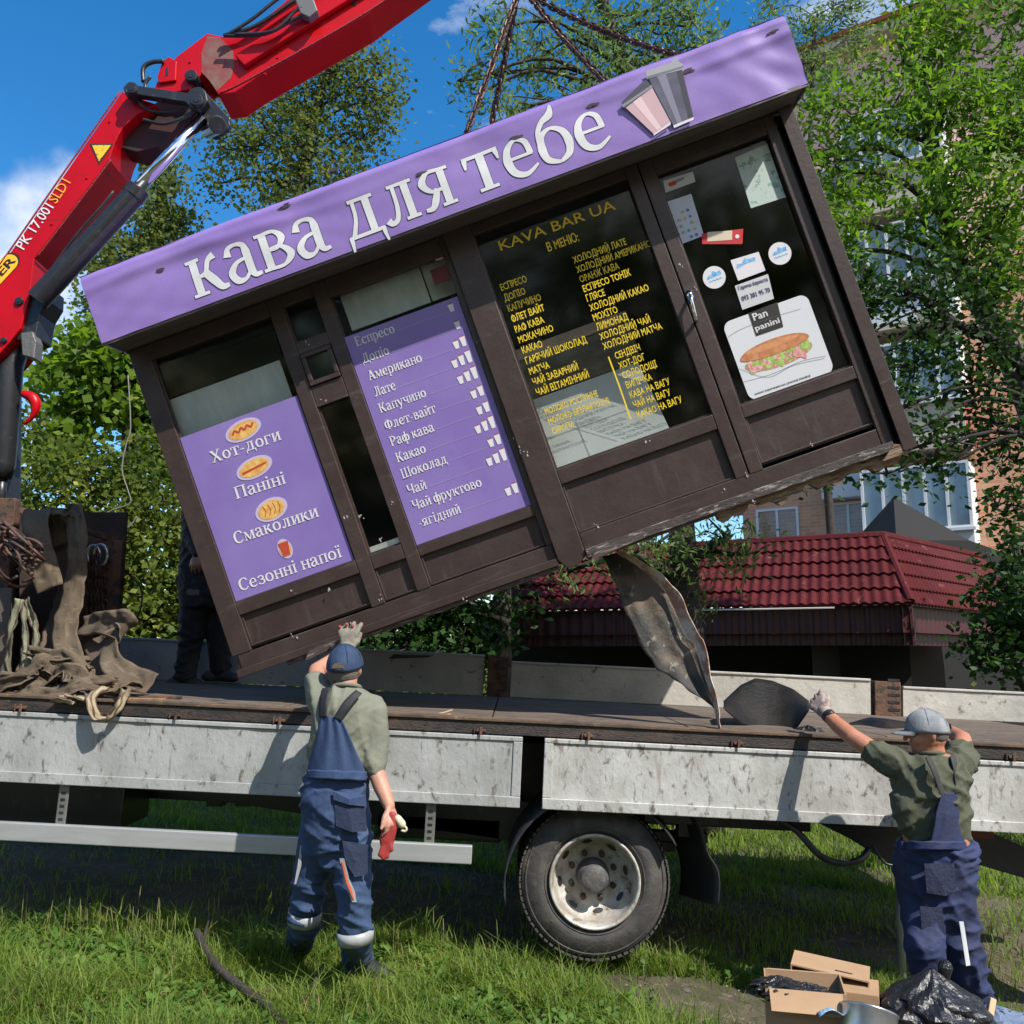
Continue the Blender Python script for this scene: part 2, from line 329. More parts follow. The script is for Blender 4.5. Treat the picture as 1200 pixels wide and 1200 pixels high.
rust = mat('rusty_steel', (0.075, 0.042, 0.028), 0.8, c2=(0.15, 0.07, 0.038), scale=7, c3=(0.03, 0.025, 0.02), amt3=(0.5, 0.6), scale3=12, bump=0.4)
deckm = mat('deck_boards', (0.095, 0.07, 0.05), 0.75, c2=(0.17, 0.13, 0.1), scale=2.5, stretch=(1, 5, 1), c3=(0.03, 0.025, 0.022), amt3=(0.52, 0.62), scale3=5, bump=0.4)
strapm = mat('strap_webbing', (0.17, 0.125, 0.08), 0.9, c2=(0.10, 0.075, 0.05), scale=5, c3=(.035, .026, .018), amt3=(.52, .66), scale3=7, bump=0.9, bscale=160, c4=(.24, .19, .13), amt4=(.55, .7), scale4=3, st4=(2, 2, 14))
strapg = mat('green_webbing', (0.26, 0.28, 0.18), 0.9, c2=(0.15, 0.15, 0.1), scale=8, bump=0.5, bscale=120)
galv = mat('galvanised', (0.5, 0.52, 0.55), 0.3, 0.9, c2=(0.35, 0.37, 0.4), scale=10)
chainm = mat('chain_steel', (0.05, 0.035, 0.03), 0.5, 0.6, c2=(0.12, 0.06, 0.04), scale=30)
kglass = glassmat('kiosk_glass', (0.96, 0.98, 0.97), 0.012)
# ================================================================== SETTING: ground
gm = mat('soil_ground', (0.09, 0.07, 0.048), 0.95, c2=(0.05, 0.045, 0.022), scale=2.2, amt=(0.42, 0.55), bump=0.8, bscale=18, c3=(0.17, 0.14, 0.11), amt3=(0.56, 0.7), scale3=9)
def gfn(u, v):
    x = -60+120*u; y = -10+150*v; x = x if abs(x) > 8 else x
    return (x, y, float(gz(x, y)))
xs = sorted(set(list(np.linspace(-90, -8, 12))+list(np.linspace(-8, 8, 65))+list(np.linspace(8, 90, 12))))
ys = sorted(set(list(np.linspace(-30, 2, 8))+list(np.linspace(2, 9, 43))+list(np.linspace(9, 40, 16))+[80, 200, 400]))
g = MB(); nx = len(xs)
g.v = [(x, y, float(gz(x, y))+random.uniform(-0.012, 0.012)*(2 < y < 9)) for y in ys for x in xs]
g.f = [(j*nx+i, j*nx+i+1, (j+1)*nx+i+1, (j+1)*nx+i) for j in range(len(ys)-1) for i in range(nx-1)]
tag(g.build('ground', gm, smooth=True), kind='structure')
# ================================================================== KIOSK
def rot3(a, b, c): return Matrix.Rotation(c, 3, 'Z') @ Matrix.Rotation(b, 3, 'X') @ Matrix.Rotation(a, 3, 'Y')
K = Frame((-1.6078, 5.35, 1.6059), rot3(-0.334, 0.1411, -0.0451))
kiosk = empty('coffee_kiosk', 'tilted dark brown coffee kiosk with purple banner hanging over the truck bed', 'kiosk', K)
LS = 0.018   # the left section sits a little further back
def kbox(name, x0, x1, z0, z1, y0, y1, m=brown, bev=0.004, parent=kiosk):
    return MB().box(x0, x1, y0, y1, z0, z1).build(name, m, parent, bev=bev)
# shell
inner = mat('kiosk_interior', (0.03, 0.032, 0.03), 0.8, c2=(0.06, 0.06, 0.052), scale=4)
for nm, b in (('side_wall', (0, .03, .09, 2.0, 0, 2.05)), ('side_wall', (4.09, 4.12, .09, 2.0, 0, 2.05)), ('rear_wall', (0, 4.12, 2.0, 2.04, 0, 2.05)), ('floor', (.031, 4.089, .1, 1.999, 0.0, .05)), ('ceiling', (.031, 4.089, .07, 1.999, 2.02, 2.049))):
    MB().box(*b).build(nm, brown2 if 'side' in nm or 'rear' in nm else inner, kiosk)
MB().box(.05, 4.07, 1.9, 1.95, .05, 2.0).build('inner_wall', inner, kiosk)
# posts and rails
def stile(x0, x1, z0=0.0, z1=2.05, dy=0.0, nm='stile', d=.065): return kbox(nm, x0, x1, z0, z1, dy, dy+d)
for x0, x1 in ((0, .121), (.879, .964), (1.164, 1.246)): stile(x0, x1, 0.13, 2.05, LS)
stile(1.965, 2.02, 0.13, 2.05, LS)
# chamfered post between the sections
MB().prism([(2.0, 2.06), (2.0, .03), (2.035, -.03), (2.10, -.035), (2.165, .0), (2.165, 2.06)], -.008, .06).build('post', brown, kiosk, bev=.006)
stile(3.121, 3.198, 0.13, 2.05, 0, 'door_stile'); stile(3.206, 3.286, 0.13, 2.05, .0, 'door_stile')
stile(3.966, 4.03, .0, 2.05, 0.0)
def rail(x0, x1, z0, z1, dy=0.0, nm='rail', d=.055): return kbox(nm, x0+.001, x1-.001, z0, z1, dy+.002, dy+d)
segL = ((.121, .879, .151, .346, .43, 1.955), (.964, 1.164, .14, .338, .425, 1.35), (1.246, 1.965, .136, .32, .385, 1.94))
panelm = brown2
def panelset(x0, x1, p0, p1, w0, w1, dy):
    rail(x0, x1, p1, w0, dy); rail(x0, x1, w1, 2.05, dy) if w1 > 1.9 else None
    kbox('lower_panel', x0+.001, x1-.001, p0-.01, p1+.01, dy+.028, dy+.034, panelm, 0)
    t = MB(); t.box(x0+.001, x1-.001, dy+.014, dy+.0275, p0, p0+.012); t.box(x0+.001, x0+.013, dy+.014, dy+.0275, p0+.0125, p1-.0005)
    t.build('panel_trim', brown, kiosk, bev=.003)
for s in segL: panelset(*s, LS)
panelset(2.165, 3.121, .136, .438, .527, 1.985, 0.0); panelset(3.286, 3.966, .165, .445, .52, 1.945, 0.0)
# narrow bay extras
rail(.964, 1.164, 1.35, 1.475, LS); rail(.964, 1.164, 1.68, 1.75, LS); rail(.964, 1.164, 1.98, 2.05, LS)
f = MB(); f.box(.97, 1.16, LS-.012, LS+.02, 1.478, 1.505); f.box(.97, 1.16, LS-.012, LS+.02, 1.65, 1.677); f.box(.97, .997, LS-.012, LS+.02, 1.5052, 1.6498); f.box(1.133, 1.16, LS-.012, LS+.02, 1.5052, 1.6498)
f.build('vent_frame', brown, kiosk, bev=.004)
MB().box(.9972, 1.1328, LS+.01, LS+.016, 1.5052, 1.6498).build('vent_glass', mat('dark_glass', (.01, .015, .014), .08), kiosk)
bt = MB().box(.03, 1.999, LS+.004, LS+.06, 0, .1295); bt.build('bottom_rail', brown, kiosk, bev=.005)
MB().box(2.166, 3.965, .003, .06, 0, .1345).build('bottom_rail', brown, kiosk, bev=.005)
MB().box(.0, 1.998, LS-.02, LS+.003, .0, .045).build('bottom_lip', brown, kiosk, bev=.004)
MB().box(2.168, 4.02, -.022, .002, -.012, .04).build('bottom_lip', mat('scraped_lip', (.06, .045, .04), .6, c2=(.3, .27, .24), scale=9, amt=(.53, .6), stretch=(1, 1, 5), bump=.4, c3=(.03, .02, .018), amt3=(.5, .56), scale3=14), kiosk, bev=.004)
tm = mat('scratched_brown', (.07, .05, .045), .6, c2=(.25, .22, .2), scale=14, amt=(.56, .62), stretch=(1, 1, 6), bump=.3)
MB().box(.3, 1.99, LS-.001, LS+.05, -.028, -.001).build('skirt_strip', tm, kiosk, bev=.003)
wood = mat('rotten_wood', (.2, .11, .06), .9, c2=(.36, .27, .19), scale=6, stretch=(.6, 1, 5), c3=(.04, .03, .02), amt3=(.52, .62), bump=.6)
b = MB(); N = 40
b.grid(lambda u, v: (2.95+1.12*u, .02, -.013-v*(.045+.02*math.sin(u*23)+.015*math.sin(u*61)+.02*u)), N, 4)
o = b.build('rotten_sill', wood, kiosk); solid(o, .06, 1)
b = MB(); b.box(2.17, 2.95, .0, .05, -.03, -.0125); b.build('skirt_strip', tm, kiosk, bev=.003)
for x0, x1, h in ((.42, .66, .05), (2.18, 2.5, .05)):   # torn pockets in the lower edge
    MB().prism([(x0, -.03), (x0+.04, .015), (x1, .02), (x1+.02, -.01)], -.035, .0).build('torn_flap', tm, kiosk)
# corner angle post at the right
MB().box(4.055, 4.135, -.035, -.028, -.035, 2.10).box(4.128, 4.135, -.0278, .12, -.035, 2.10).build('corner_post', brown, kiosk, bev=.003)
MB().box(4.031, 4.054, .03, .05, .0, 2.04).build('dark_gap', blackm, kiosk)  # black strip standing in for the dark gap beside the corner post
MB().prism([(3.93, -.05), (4.05, -.05), (4.10, -.015), (4.02, .02)], -.03, .03).build('broken_corner', wood, kiosk)
MB().box(4.136, 4.36, .5, .52, 1.27, 1.30).prism([(4.136, 1.27), (4.136, 1.2), (4.33, 1.269)], .505, .515).build('side_bracket', blackm, kiosk)
# glass panes
for x0, x1, z0, z1, dy in ((.121, .879, .43, 1.955, LS), (.964, 1.164, .425, 1.35, LS), (.964, 1.164, 1.75, 1.98, LS), (1.246, 1.965, .385, 1.94, LS), (2.165, 3.121, .527, 1.985, 0), (3.286, 3.966, .52, 1.945, 0)):
    MB().add([(x0, dy+.04, z0), (x1, dy+.04, z0), (x1, dy+.04, z1), (x0, dy+.04, z1)], [(0, 1, 2, 3)]).build('window_pane', kglass, kiosk)
    s = MB(); s.box(x0+.0005, x0+.012, dy+.02, dy+.038, z0+.0005, z1-.0005); s.box(x0+.0125, x1-.0005, dy+.02, dy+.038, z0+.0005, z0+.012); s.build('glazing_bead', brown, kiosk)
MB().box(.966, 1.162, LS+.042, LS+.1, .427, .47).build('inner_sill', paleP, kiosk)
# things seen through the panes
def krect(px, wy, m, name, d=.01):
    P = [K.loc(x, y, wy) for x, y in px]
    xs_ = sorted(p[0] for p in P); zs_ = sorted(p[1] for p in P)
    return MB().box((xs_[0]+xs_[1])/2, (xs_[2]+xs_[3])/2, wy, wy+d, (zs_[0]+zs_[1])/2, (zs_[2]+zs_[3])/2).build(name, m, kiosk)
cf = MB(); q4 = [K.l3(617, 470, .36), K.l3(752, 424, .36), K.l3(781, 506, .06), K.l3(646, 556, .06)]; zt4 = (q4[0].z+q4[1].z)/2; zb4 = (q4[2].z+q4[3].z)/2; xl4 = (q4[0].x+q4[3].x)/2-.03; xr4 = (q4[1].x+q4[2].x)/2
cf.box(xl4, xr4, 0, .012, 0, math.hypot(zt4-zb4, .3)); o = cf.build('counter_front', paleP, kiosk); o.location = (0, .06, zb4); o.rotation_euler = (-math.atan2(.3, zt4-zb4), 0, 0)  # slope added so the panel catches more sun and looks brighter
cf = MB(); cf.box(xl4+.27, xl4+.278, -.003, -.0005, 0, .3).box(xl4, xr4, -.003, -.0005, .245, .252); o = cf.build('counter_seam', greyP, kiosk); o.location = (0, .06, zb4); o.rotation_euler = (-math.atan2(.3, zt4-zb4), 0, 0)
krect([(606, 425), (737, 377), (752, 423), (617, 469)], .40, mat('counter_shelf', (.2, .18, .13), .7, c2=(.11, .10, .08), scale=4, stretch=(1, 1, 6)), 'shelf_back')
krect([(600, 413), (733, 363), (737, 375), (606, 424)], .15, mat('wood_edge', (.2, .15, .11), .6), 'shelf_edge')
krect([(193, 468), (327, 425), (345, 468), (208, 513)], .12, greyP, 'white_tiles')
krect([(398, 342), (490, 312), (505, 352), (412, 390)], .12, paleP if 0 else greyP, 'inner_board'); krect([(492, 312), (530, 300), (545, 340), (507, 352)], .14, greyP, 'inner_board')
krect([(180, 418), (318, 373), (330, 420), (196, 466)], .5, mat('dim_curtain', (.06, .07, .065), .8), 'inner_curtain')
# roof slab and banner
MB().box(-.005, 4.16, -.245, 2.06, 2.38, 2.44).build('roof', brown2, kiosk)
MB().box(-.0, 4.16, -.268, -.001, 2.052, 2.068).build('soffit', mat('soffit_board', (.075, .06, .055), .6, c2=(.12, .10, .09), scale=3, stretch=(.5, 4, 1)), kiosk, bev=.002)
MB().box(0.0, 4.16, -.001, .03, 2.052, 2.38).build('header', brown2, kiosk)
b = MB(); b.box(-.004, 4.163, -.273, -.262, 2.03, 2.051); b.build('drip_edge', mat('drip_edge_metal', (.12, .1, .095), .5, c2=(.2, .18, .17), scale=9), kiosk)
def wav(x, z):
    t = (z-2.04)/.42
    sag = .006*math.sin(x*2.1+1)*t
    r = .010*math.exp(-((t-.74-.05*math.sin(x*3))/.07)**2)*(.55+.45*math.sin(x*1.9+.4))
    dmp = sum(.013*math.exp(-(((x-cx)/.16)**2+((t-ct)/.25)**2)) for cx, ct in ((.55, .72), (1.3, .7), (2.3, .7), (3.0, .72), (3.62, .74), (4.05, .7), (4.1, .2)))
    k = .002*math.sin(x*31+z*22+math.sin(z*17))*math.exp(-((x-4.0)/.3)**2)+.0025*math.sin(x*24-z*40)*math.exp(-((x-.15)/.3)**2)+.0012*math.sin(x*9+2*math.sin(z*14+x*5))*math.sin(z*23+x*3)
    return -r+dmp+sag+k
b = MB(); NX, NZ = 260, 26
def ban(u, v):
    x = -.008+4.175*u; z = 2.042+.412*v
    yy = -.281+wav(x, z)+(.03*max(0, v-.93)/.07)
    return (x, yy, z+.006*math.sin(x*2.4)*v)
b.grid(ban, NX, NZ)
banner = b.build('banner', purple, kiosk, smooth=True)
b = MB()
b.add([(-.008, -.28, 2.042), (-.008, 2.05, 2.042), (-.008, 2.05, 2.45), (-.008, -.25, 2.455)], [(0, 1, 2, 3)]); b.add([(4.167, -.28, 2.042), (4.167, 2.05, 2.042), (4.167, 2.05, 2.45), (4.167, -.25, 2.455)], [(3, 2, 1, 0)])
b.add([(-.008, -.252, 2.454), (4.167, -.252, 2.454), (4.167, 2.05, 2.454), (-.008, 2.05, 2.454)], [(0, 1, 2, 3)])
b.build('banner_wrap', purple, kiosk)
st = MB()
for px, py in ((184, 317), (333, 241), (391, 200), (490, 205), (605, 160), (695, 122), (806, 82), (905, 37)):
    x, z = K.loc(px, py, -.285)
    for k in range(4):
        a = random.uniform(0, 6); l = random.uniform(.006, .022); cx = x+random.uniform(-.018, .018); cz = z+random.uniform(-.008, .008); yy = -.2835+wav(cx, cz)-.0005*k
        st.add([(cx+l*1.6*math.cos(a+t)*(1+.4*math.sin(t*3+k)), yy, cz+l*.45*math.sin(a+t)) for t in (0, 1, 2, 3, 4, 5.2)], [(0, 1, 2, 3, 4, 5)])
st.build('tear_mark', mat('tear', (.05, .035, .05), .8), banner)
# banner lettering : hand drawn serif cyrillic glyphs
def gl(ch):
    T = .2; B = []; Q = []
    r = lambda p, w_: Q.append((p, w_))
    bx = lambda *a: B.append(a)
    if ch == 'к': W = 1.0; bx(.1, .32, 0, 1); bx(0, .44, 0, .085); bx(0, .4, .915, 1); r([(.3, .5), (.5, .56), (.64, .84), (.84, .93)], [.1, .12, .13, .2]); r([(.46, .6), (.66, .3), (.82, .07), (1.02, .05)], [.2, .23, .18, .1])
    if ch == 'а': W = .92; bx(.55, .77, .14, .75); r([(.13, .72), (.2, .92), (.42, .97), (.62, .9), (.66, .7)], [.22, .12, .09, .14, .22]); r([(.62, .56), (.32, .5), (.12, .28), (.22, .06), (.44, .04), (.62, .2)], [.08, .11, .2, .19, .1, .08]); r([(.66, .2), (.74, .06), (.92, .06)], [.22, .14, .09])
    if ch == 'в': W = .95; bx(.1, .32, 0, 1); bx(0, .2, 0, .085); bx(0, .2, .915, 1); r([(.2, .955), (.54, .955), (.72, .75), (.56, .53), (.3, .52)], [.09, .09, .2, .1, .09]); r([(.3, .53), (.62, .53), (.84, .27), (.6, .045), (.2, .045)], [.09, .09, .22, .09, .09])
    if ch == 'д': W = 1.12; bx(.68, .9, 0, .96); bx(.26, 1.02, .91, 1); r([(.4, .93), (.36, .5), (.15, .06)], [.1, .1, .13]); bx(.0, 1.1, 0, .095); r([(.05, .06), (.045, -.1), (.02, -.3)], [.12, .1, .05]); r([(1.05, .06), (1.055, -.1), (1.08, -.3)], [.12, .1, .05])
    if ch == 'л': W = 1.12; bx(.7, .92, 0, 1); bx(.6, 1.04, 0, .085); bx(.3, 1.04, .915, 1); r([(.46, .95), (.44, .45), (.34, .12), (.16, .04), (.06, .15)], [.1, .11, .13, .13, .19])
    if ch == 'я': W = 1.02; bx(.64, .86, 0, 1); bx(.54, .98, 0, .085); bx(.7, .98, .915, 1); r([(.72, .955), (.36, .955), (.14, .72), (.34, .47), (.7, .46)], [.09, .1, .21, .1, .09]); r([(.52, .5), (.36, .2), (.22, .05), (.02, .05)], [.14, .19, .14, .09])
    if ch == 'т': W = .98; bx(.37, .6, 0, .95); bx(.22, .75, 0, .085); bx(.06, .92, .905, 1); r([(.07, .99), (.05, .86), (.03, .68)], [.14, .12, .05]); r([(.91, .99), (.93, .86), (.95, .68)], [.14, .12, .05])
    if ch == 'е': W = .9; r([(.16, .52), (.5, .52), (.8, .52)], [.08, .08, .08]); r([(.75, .5), (.7, .84), (.46, .965), (.2, .8), (.11, .5), (.2, .17), (.5, .04), (.86, .2)], [.16, .15, .08, .16, .23, .19, .13, .06])
    if ch == 'б': W = .98; r([(.48, .03), (.18, .18), (.11, .48), (.2, .8), (.48, .93), (.76, .78), (.85, .48), (.76, .18), (.48, .03)], [.08, .17, .22, .15, .08, .17, .22, .17, .08]); r([(.1, .5), (.14, .9), (.32, 1.14), (.58, 1.27), (.68, 1.5)], [.16, .13, .13, .2, .06])
    return W, B, Q
def gl2(ch):
    if ch in 'кавдляетб': return gl(ch)
    B = []; Q = []; r = lambda p, w_: Q.append((p, w_)); bx = lambda *a: B.append(a); T = .21
    def st(x, y0=0, y1=1, w_=T, f=1, h=1):
        bx(x-w_/2, x+w_/2, y0, y1)
        if f: bx(x-w_/2-.1, x+w_/2+.1, y0, y0+.09)
        if h: bx(x-w_/2-.1, x+w_/2+.1, y1-.09, y1)
    H = 1.38; W = 1.0; ringw = [.09, .18, .22, .18, .09, .18, .22, .18, .09]
    def ring(cx, cy, rx, ry): r([(cx, cy-ry), (cx-rx*.75, cy-ry*.68), (cx-rx, cy), (cx-rx*.75, cy+ry*.68), (cx, cy+ry), (cx+rx*.75, cy+ry*.68), (cx+rx, cy), (cx+rx*.75, cy-ry*.68), (cx, cy-ry)], ringw)
    if ch == 'н': st(.2); st(.82); bx(.2, .82, .46, .56)
    elif ch == 'п': st(.2); st(.82); bx(.2, .82, .9, 1)
    elif ch in 'ий':
        st(.2); st(.82); r([(.26, .1), (.5, .5), (.76, .9)], [.1]*3)
        if ch == 'й': r([(.3, 1.36), (.5, 1.2), (.72, 1.36)], [.13, .08, .13])
    elif ch in 'ії':
        W = .5 if ch == 'і' else .55; st(.25)
        if ch == 'і': bx(.13, .37, 1.2, 1.42)
        else: bx(.0, .2, 1.2, 1.4); bx(.3, .5, 1.2, 1.4)
    elif ch == 'г': W = .85; st(.2, h=0); bx(.1, .8, .9, 1); r([(.76, .97), (.78, .85), (.8, .7)], [.12, .1, .05])
    elif ch == 'о': ring(.48, .49, .36, .45); W = .98
    elif ch == 'р': st(.2, -.42, 1); r([(.25, .82), (.5, .96), (.8, .78), (.86, .46), (.72, .1), (.48, .03), (.26, .12)], [.08, .1, .16, .22, .16, .09, .08])
    elif ch == 'с': W = .88; r([(.8, .76), (.7, .92), (.46, .965), (.2, .8), (.11, .5), (.2, .17), (.5, .04), (.84, .2)], [.2, .14, .08, .16, .23, .19, .13, .06])
    elif ch == 'у': r([(.16, .96), (.34, .5), (.52, .06)], [.21]*3); r([(.88, .96), (.6, .25), (.4, -.25), (.14, -.36)], [.09, .09, .1, .18]); bx(0, .34, .91, 1); bx(.7, 1.02, .91, 1)
    elif ch == 'ф': W = 1.2; st(.62, -.42, 1.38); ring(.34, .49, .24, .44); ring(.9, .49, .24, .44)
    elif ch == 'ч': st(.78); st(.2, .6, 1, f=0); r([(.22, .7), (.28, .46), (.5, .4), (.74, .5)], [.2, .12, .09, .09])
    elif ch == 'м': W = 1.25; st(.14, w_=.1); st(1.05); r([(.2, .95), (.42, .5), (.6, .06)], [.2, .2, .12]); r([(.6, .06), (.8, .5), (.98, .95)], [.09]*3)
    elif ch == 'з': W = .82; r([(.1, .8), (.3, .96), (.6, .9), (.66, .68), (.5, .54), (.3, .52)], [.18, .1, .12, .2, .1, .07]); r([(.3, .52), (.6, .5), (.74, .28), (.58, .07), (.3, .03), (.06, .2)], [.07, .1, .22, .12, .09, .19])
    elif ch == '-': W = .6; bx(.06, .5, .4, .52)
    elif ch == ' ': W = .38
    elif ch == 'П': W = 1.35; st(.24, 0, H, .24); st(1.08, 0, H, .24); bx(.2, 1.1, H-.1, H)
    elif ch == 'Н': W = 1.35; st(.24, 0, H, .24); st(1.08, 0, H, .24); bx(.2, 1.1, .65, .75)
    elif ch == 'Ш': W = 1.75; [st(x, 0, H, .22) for x in (.22, .86, 1.5)]; bx(.2, 1.5, 0, .1)
    elif ch == 'Е': W = 1.1; st(.24, 0, H, .24); bx(.2, .98, 0, .1); bx(.2, .96, H-.1, H); bx(.3, .8, .66, .76); bx(.9, .98, 0, .35); bx(.88, .96, 1.05, H)
    elif ch == 'Р': W = 1.1; st(.24, 0, H, .24); r([(.24, H-.05), (.65, H-.05), (.95, 1.02), (.65, .64), (.3, .62)], [.1, .1, .24, .1, .09])
    elif ch == 'К': W = 1.25; st(.24, 0, H, .24); r([(.4, .7), (.66, .8), (.86, 1.24), (1.08, 1.3)], [.1, .12, .14, .2]); r([(.56, .8), (.8, .4), (1.0, .08), (1.22, .06)], [.22, .24, .2, .1])
    elif ch == 'А': W = 1.3; r([(.18, .03), (.4, .7), (.62, H)], [.1]*3); r([(.6, H), (.84, .7), (1.08, .03)], [.24]*3); bx(.0, .4, 0, .09); bx(.84, 1.3, 0, .09); bx(.3, .9, .42, .52)
    elif ch == 'Л': W = 1.35; st(1.02, 0, H, .24); bx(.4, 1.1, H-.1, H); r([(.58, H-.05), (.54, .6), (.4, .14), (.2, .05), (.08, .16)], [.11, .12, .14, .13, .19])
    elif ch == 'Д': W = 1.4; st(1.0, 0, H, .24, 0); bx(.4, 1.1, H-.1, H); r([(.56, H-.05), (.5, .6), (.22, .06)], [.11, .11, .13]); bx(0, 1.36, 0, .1); bx(0, .1, -.3, .05); bx(1.26, 1.36, -.3, .05)
    elif ch == 'Х': W = 1.3; r([(.22, H-.04), (.64, .7), (1.06, .04)], [.24]*3); r([(1.04, H-.04), (.64, .7), (.22, .04)], [.1]*3); bx(.0, .46, H-.09, H); bx(.86, 1.22, H-.09, H); bx(.02, .4, 0, .09); bx(.84, 1.28, 0, .09)
    elif ch == 'С': W = 1.15; r([(1.02, 1.02), (.9, 1.28), (.62, H-.04), (.26, 1.15), (.14, .7), (.26, .22), (.64, .04), (1.04, .3)], [.16, .15, .09, .2, .26, .2, .12, .07])
    elif ch == 'Ф': W = 1.35; st(.66, 0, H, .24); ring(.4, .7, .3, .46); ring(.92, .7, .3, .46)
    elif ch == 'Ч': W = 1.25; st(1.0, 0, H, .24); st(.24, .8, H, .24, 0); r([(.26, .9), (.34, .64), (.62, .56), (.96, .68)], [.22, .14, .1, .1])
    return W, B, Q
def put_serif(mb, body, pa, pb, xh, wy):
    A = Vector(pa); Bv = Vector(pb); d = Bv-A; G_ = [gl2(c) for c in body]; Wt = sum(g_[0]+.08 for g_ in G_)-.08; sx = d.length/Wt; d.normalize(); nn = Vector((-d.y, d.x)); cx = 0
    for W, B, Q in G_:
        tr = lambda x, y: tuple(A+d*((cx+x)*sx)+nn*(y*xh)); k = 0
        for x0, x1, y0, y1 in B: k += 1; poly(mb, [tr(x0, y0), tr(x1, y0), tr(x1, y1), tr(x0, y1)], wy-.00025*k)
        for p, ww in Q: k += 1; ribbon(mb, [tr(a, b_) for a, b_ in p], [(q+.02)*xh for q in ww], wy-.00025*k, 3)
        cx += W+.08
lt = MB(); ol = MB(); XH = .218
for word, pa, pb in (('кава', (229, 350), (389, 291)), ('для', (411, 283), (539, 235)), ('тебе', (555, 229), (720, 167))):
    A = Vector(K.loc(*pa, -.287)); Bv = Vector(K.loc(*pb, -.287)); d = (Bv-A); Wt = sum(gl(c)[0]+.06 for c in word)-.06
    sx = d.length/Wt; d.normalize(); nn = Vector((-d.y, d.x)); cx = 0
    def tr(x, y): q = A+d*((cx+x)*sx)+nn*(y*XH); return (q.x, q.y)
    for c in word:
        W, B, Q = gl(c); k = 0
        for (x0, x1, y0, y1) in B:
            k += 1; wy = -.2952-.0003*k
            e = .017
            for mb_, ee, yy_ in ((lt, 0, wy), (ol, e, -.2918-.0002*k)):
                X0, X1, Y0, Y1 = x0-ee, x1+ee, y0-ee, y1+ee; vert = (Y1-Y0) > (X1-X0); n_ = 9
                if vert: ribbon(mb_, [tr((X0+X1)/2, Y0+(Y1-Y0)*i_/n_) for i_ in range(n_+1)], [(X1-X0)*sx]*(n_+1), yy_, 1)
                else: ribbon(mb_, [tr(X0+(X1-X0)*i_/n_, (Y0+Y1)/2) for i_ in range(n_+1)], [(Y1-Y0)*XH]*(n_+1), yy_, 1)
        for p, ww in Q:
            k += 1; pts = [tr(*q) for q in cat([(a, b_, 0) for a, b_ in p], 5) for q in [(q.x, q.y)]] if 0 else [tr(a, b_) for a, b_ in p]
            ribbon(lt, pts, [q*XH for q in ww], -.2952-.0003*k); ribbon(ol, pts, [(q+.034)*XH for q in ww], -.2918-.0002*k)
        cx += W+.06

for mb_, e_ in ((lt, .0016), (ol, .0008)):
    mb_.v = [(x, -.281+wav(x, z)-e_+(y+.2918)*.5, z) for x, y, z in mb_.v]
lt.build('lettering', lettw, banner); ol.build('letter_outline', dark_line, banner)
def kp(px, wy): return [K.loc(x, y, wy) for x, y in px]
def kpoly(name, px, wy, m, par): b = MB(); poly(b, kp(px, wy), wy); return b.build(name, m, par)
pinkc = mat('pink_print', (.55, .36, .38), .5); greyc = mat('grey_cup_print', (.07, .065, .1), .5, c2=(.13, .12, .17), scale=8); lidc = mat('lid_print', (.33, .33, .36), .5)
kpoly('cup_picture', [(732, 125), (764, 102), (786, 143), (766, 157)], -0.2915, pinkc, banner)
kpoly('cup_picture', [(728, 120), (752, 97), (757, 93), (765, 102), (732, 127)], -0.2925, mat('dark_lid_print', (.05, .05, .07), .5), banner)
kpoly('cup_picture', [(760, 92), (799, 80), (813, 137), (789, 147)], -0.2935, greyc, banner)
kpoly('cup_picture', [(757, 83), (787, 73), (790, 66), (795, 68), (795, 72), (801, 76), (801, 81), (758, 93)], -0.2945, lidc, banner)
kpoly('cup_picture', [(770, 89), (780, 86), (799, 143), (794, 145)], -0.2940, mat('cup_sheen', (.2, .19, .26), .5), banner); kpoly('cup_picture', [(793, 83), (799, 81), (812, 137), (807, 139)], -0.2941, mat('cup_shade', (.03, .03, .045), .5), banner)
kpoly('cup_picture', [(741, 119), (750, 112), (775, 150), (770, 153)], -0.2920, mat('pink_sheen', (.72, .52, .53), .5), banner); kpoly('cup_picture', [(729, 123), (764, 99), (765, 102), (730, 126)], -0.2930, mat('lid_line', (.22, .22, .26), .5), banner); kpoly('cup_picture', [(757, 90), (801, 77), (801, 79), (758, 93)], -0.2950, mat('lid_shadow', (.15, .15, .18), .5), banner)
kpoly('cup_picture', [(789, 147), (813, 137), (813, 140), (790, 150)], -0.2955, white, banner); kpoly('cup_picture', [(766, 157), (786, 143), (786, 146), (766, 159)], -0.2955, white, banner)
# posters behind/over the glass
def poster(x0, x1, z0, z1, wy, m, name='poster', label=None):
    o = MB().box(x0, x1, wy, wy+.003, z0, z1).build(name, m, kiosk)
    if label: o['label'] = label
    return o
po1 = poster(.125, .872, .432, 1.46, LS+.012, purple2, label='purple snack poster with four food pictures'); po2 = poster(1.25, 1.962, .388, 1.688, LS+.012, purple2, label='purple drinks menu poster')
b = MB(); WP = LS+.010
for s, pa, pb, hh in (('Хот-доги', (249, 543), (330, 515), .078), ('Паніні', (277, 585), (336, 566), .078), ('Смаколики', (276, 638), (374, 605), .078), ('Сезонні напої', (282, 693), (402, 652), .078)):
    put_serif(b, s, K.loc(*pa, WP), K.loc(*pb, WP), .052, WP)
b.build('lettering', white, po1)
bun = mat('bun_print', (.62, .3, .07), .5, c2=(.75, .5, .15), scale=30); sauce = mat('sauce_print', (.45, .06, .03), .5); glow = mat('glow_print', (.5, .42, .6), .5)
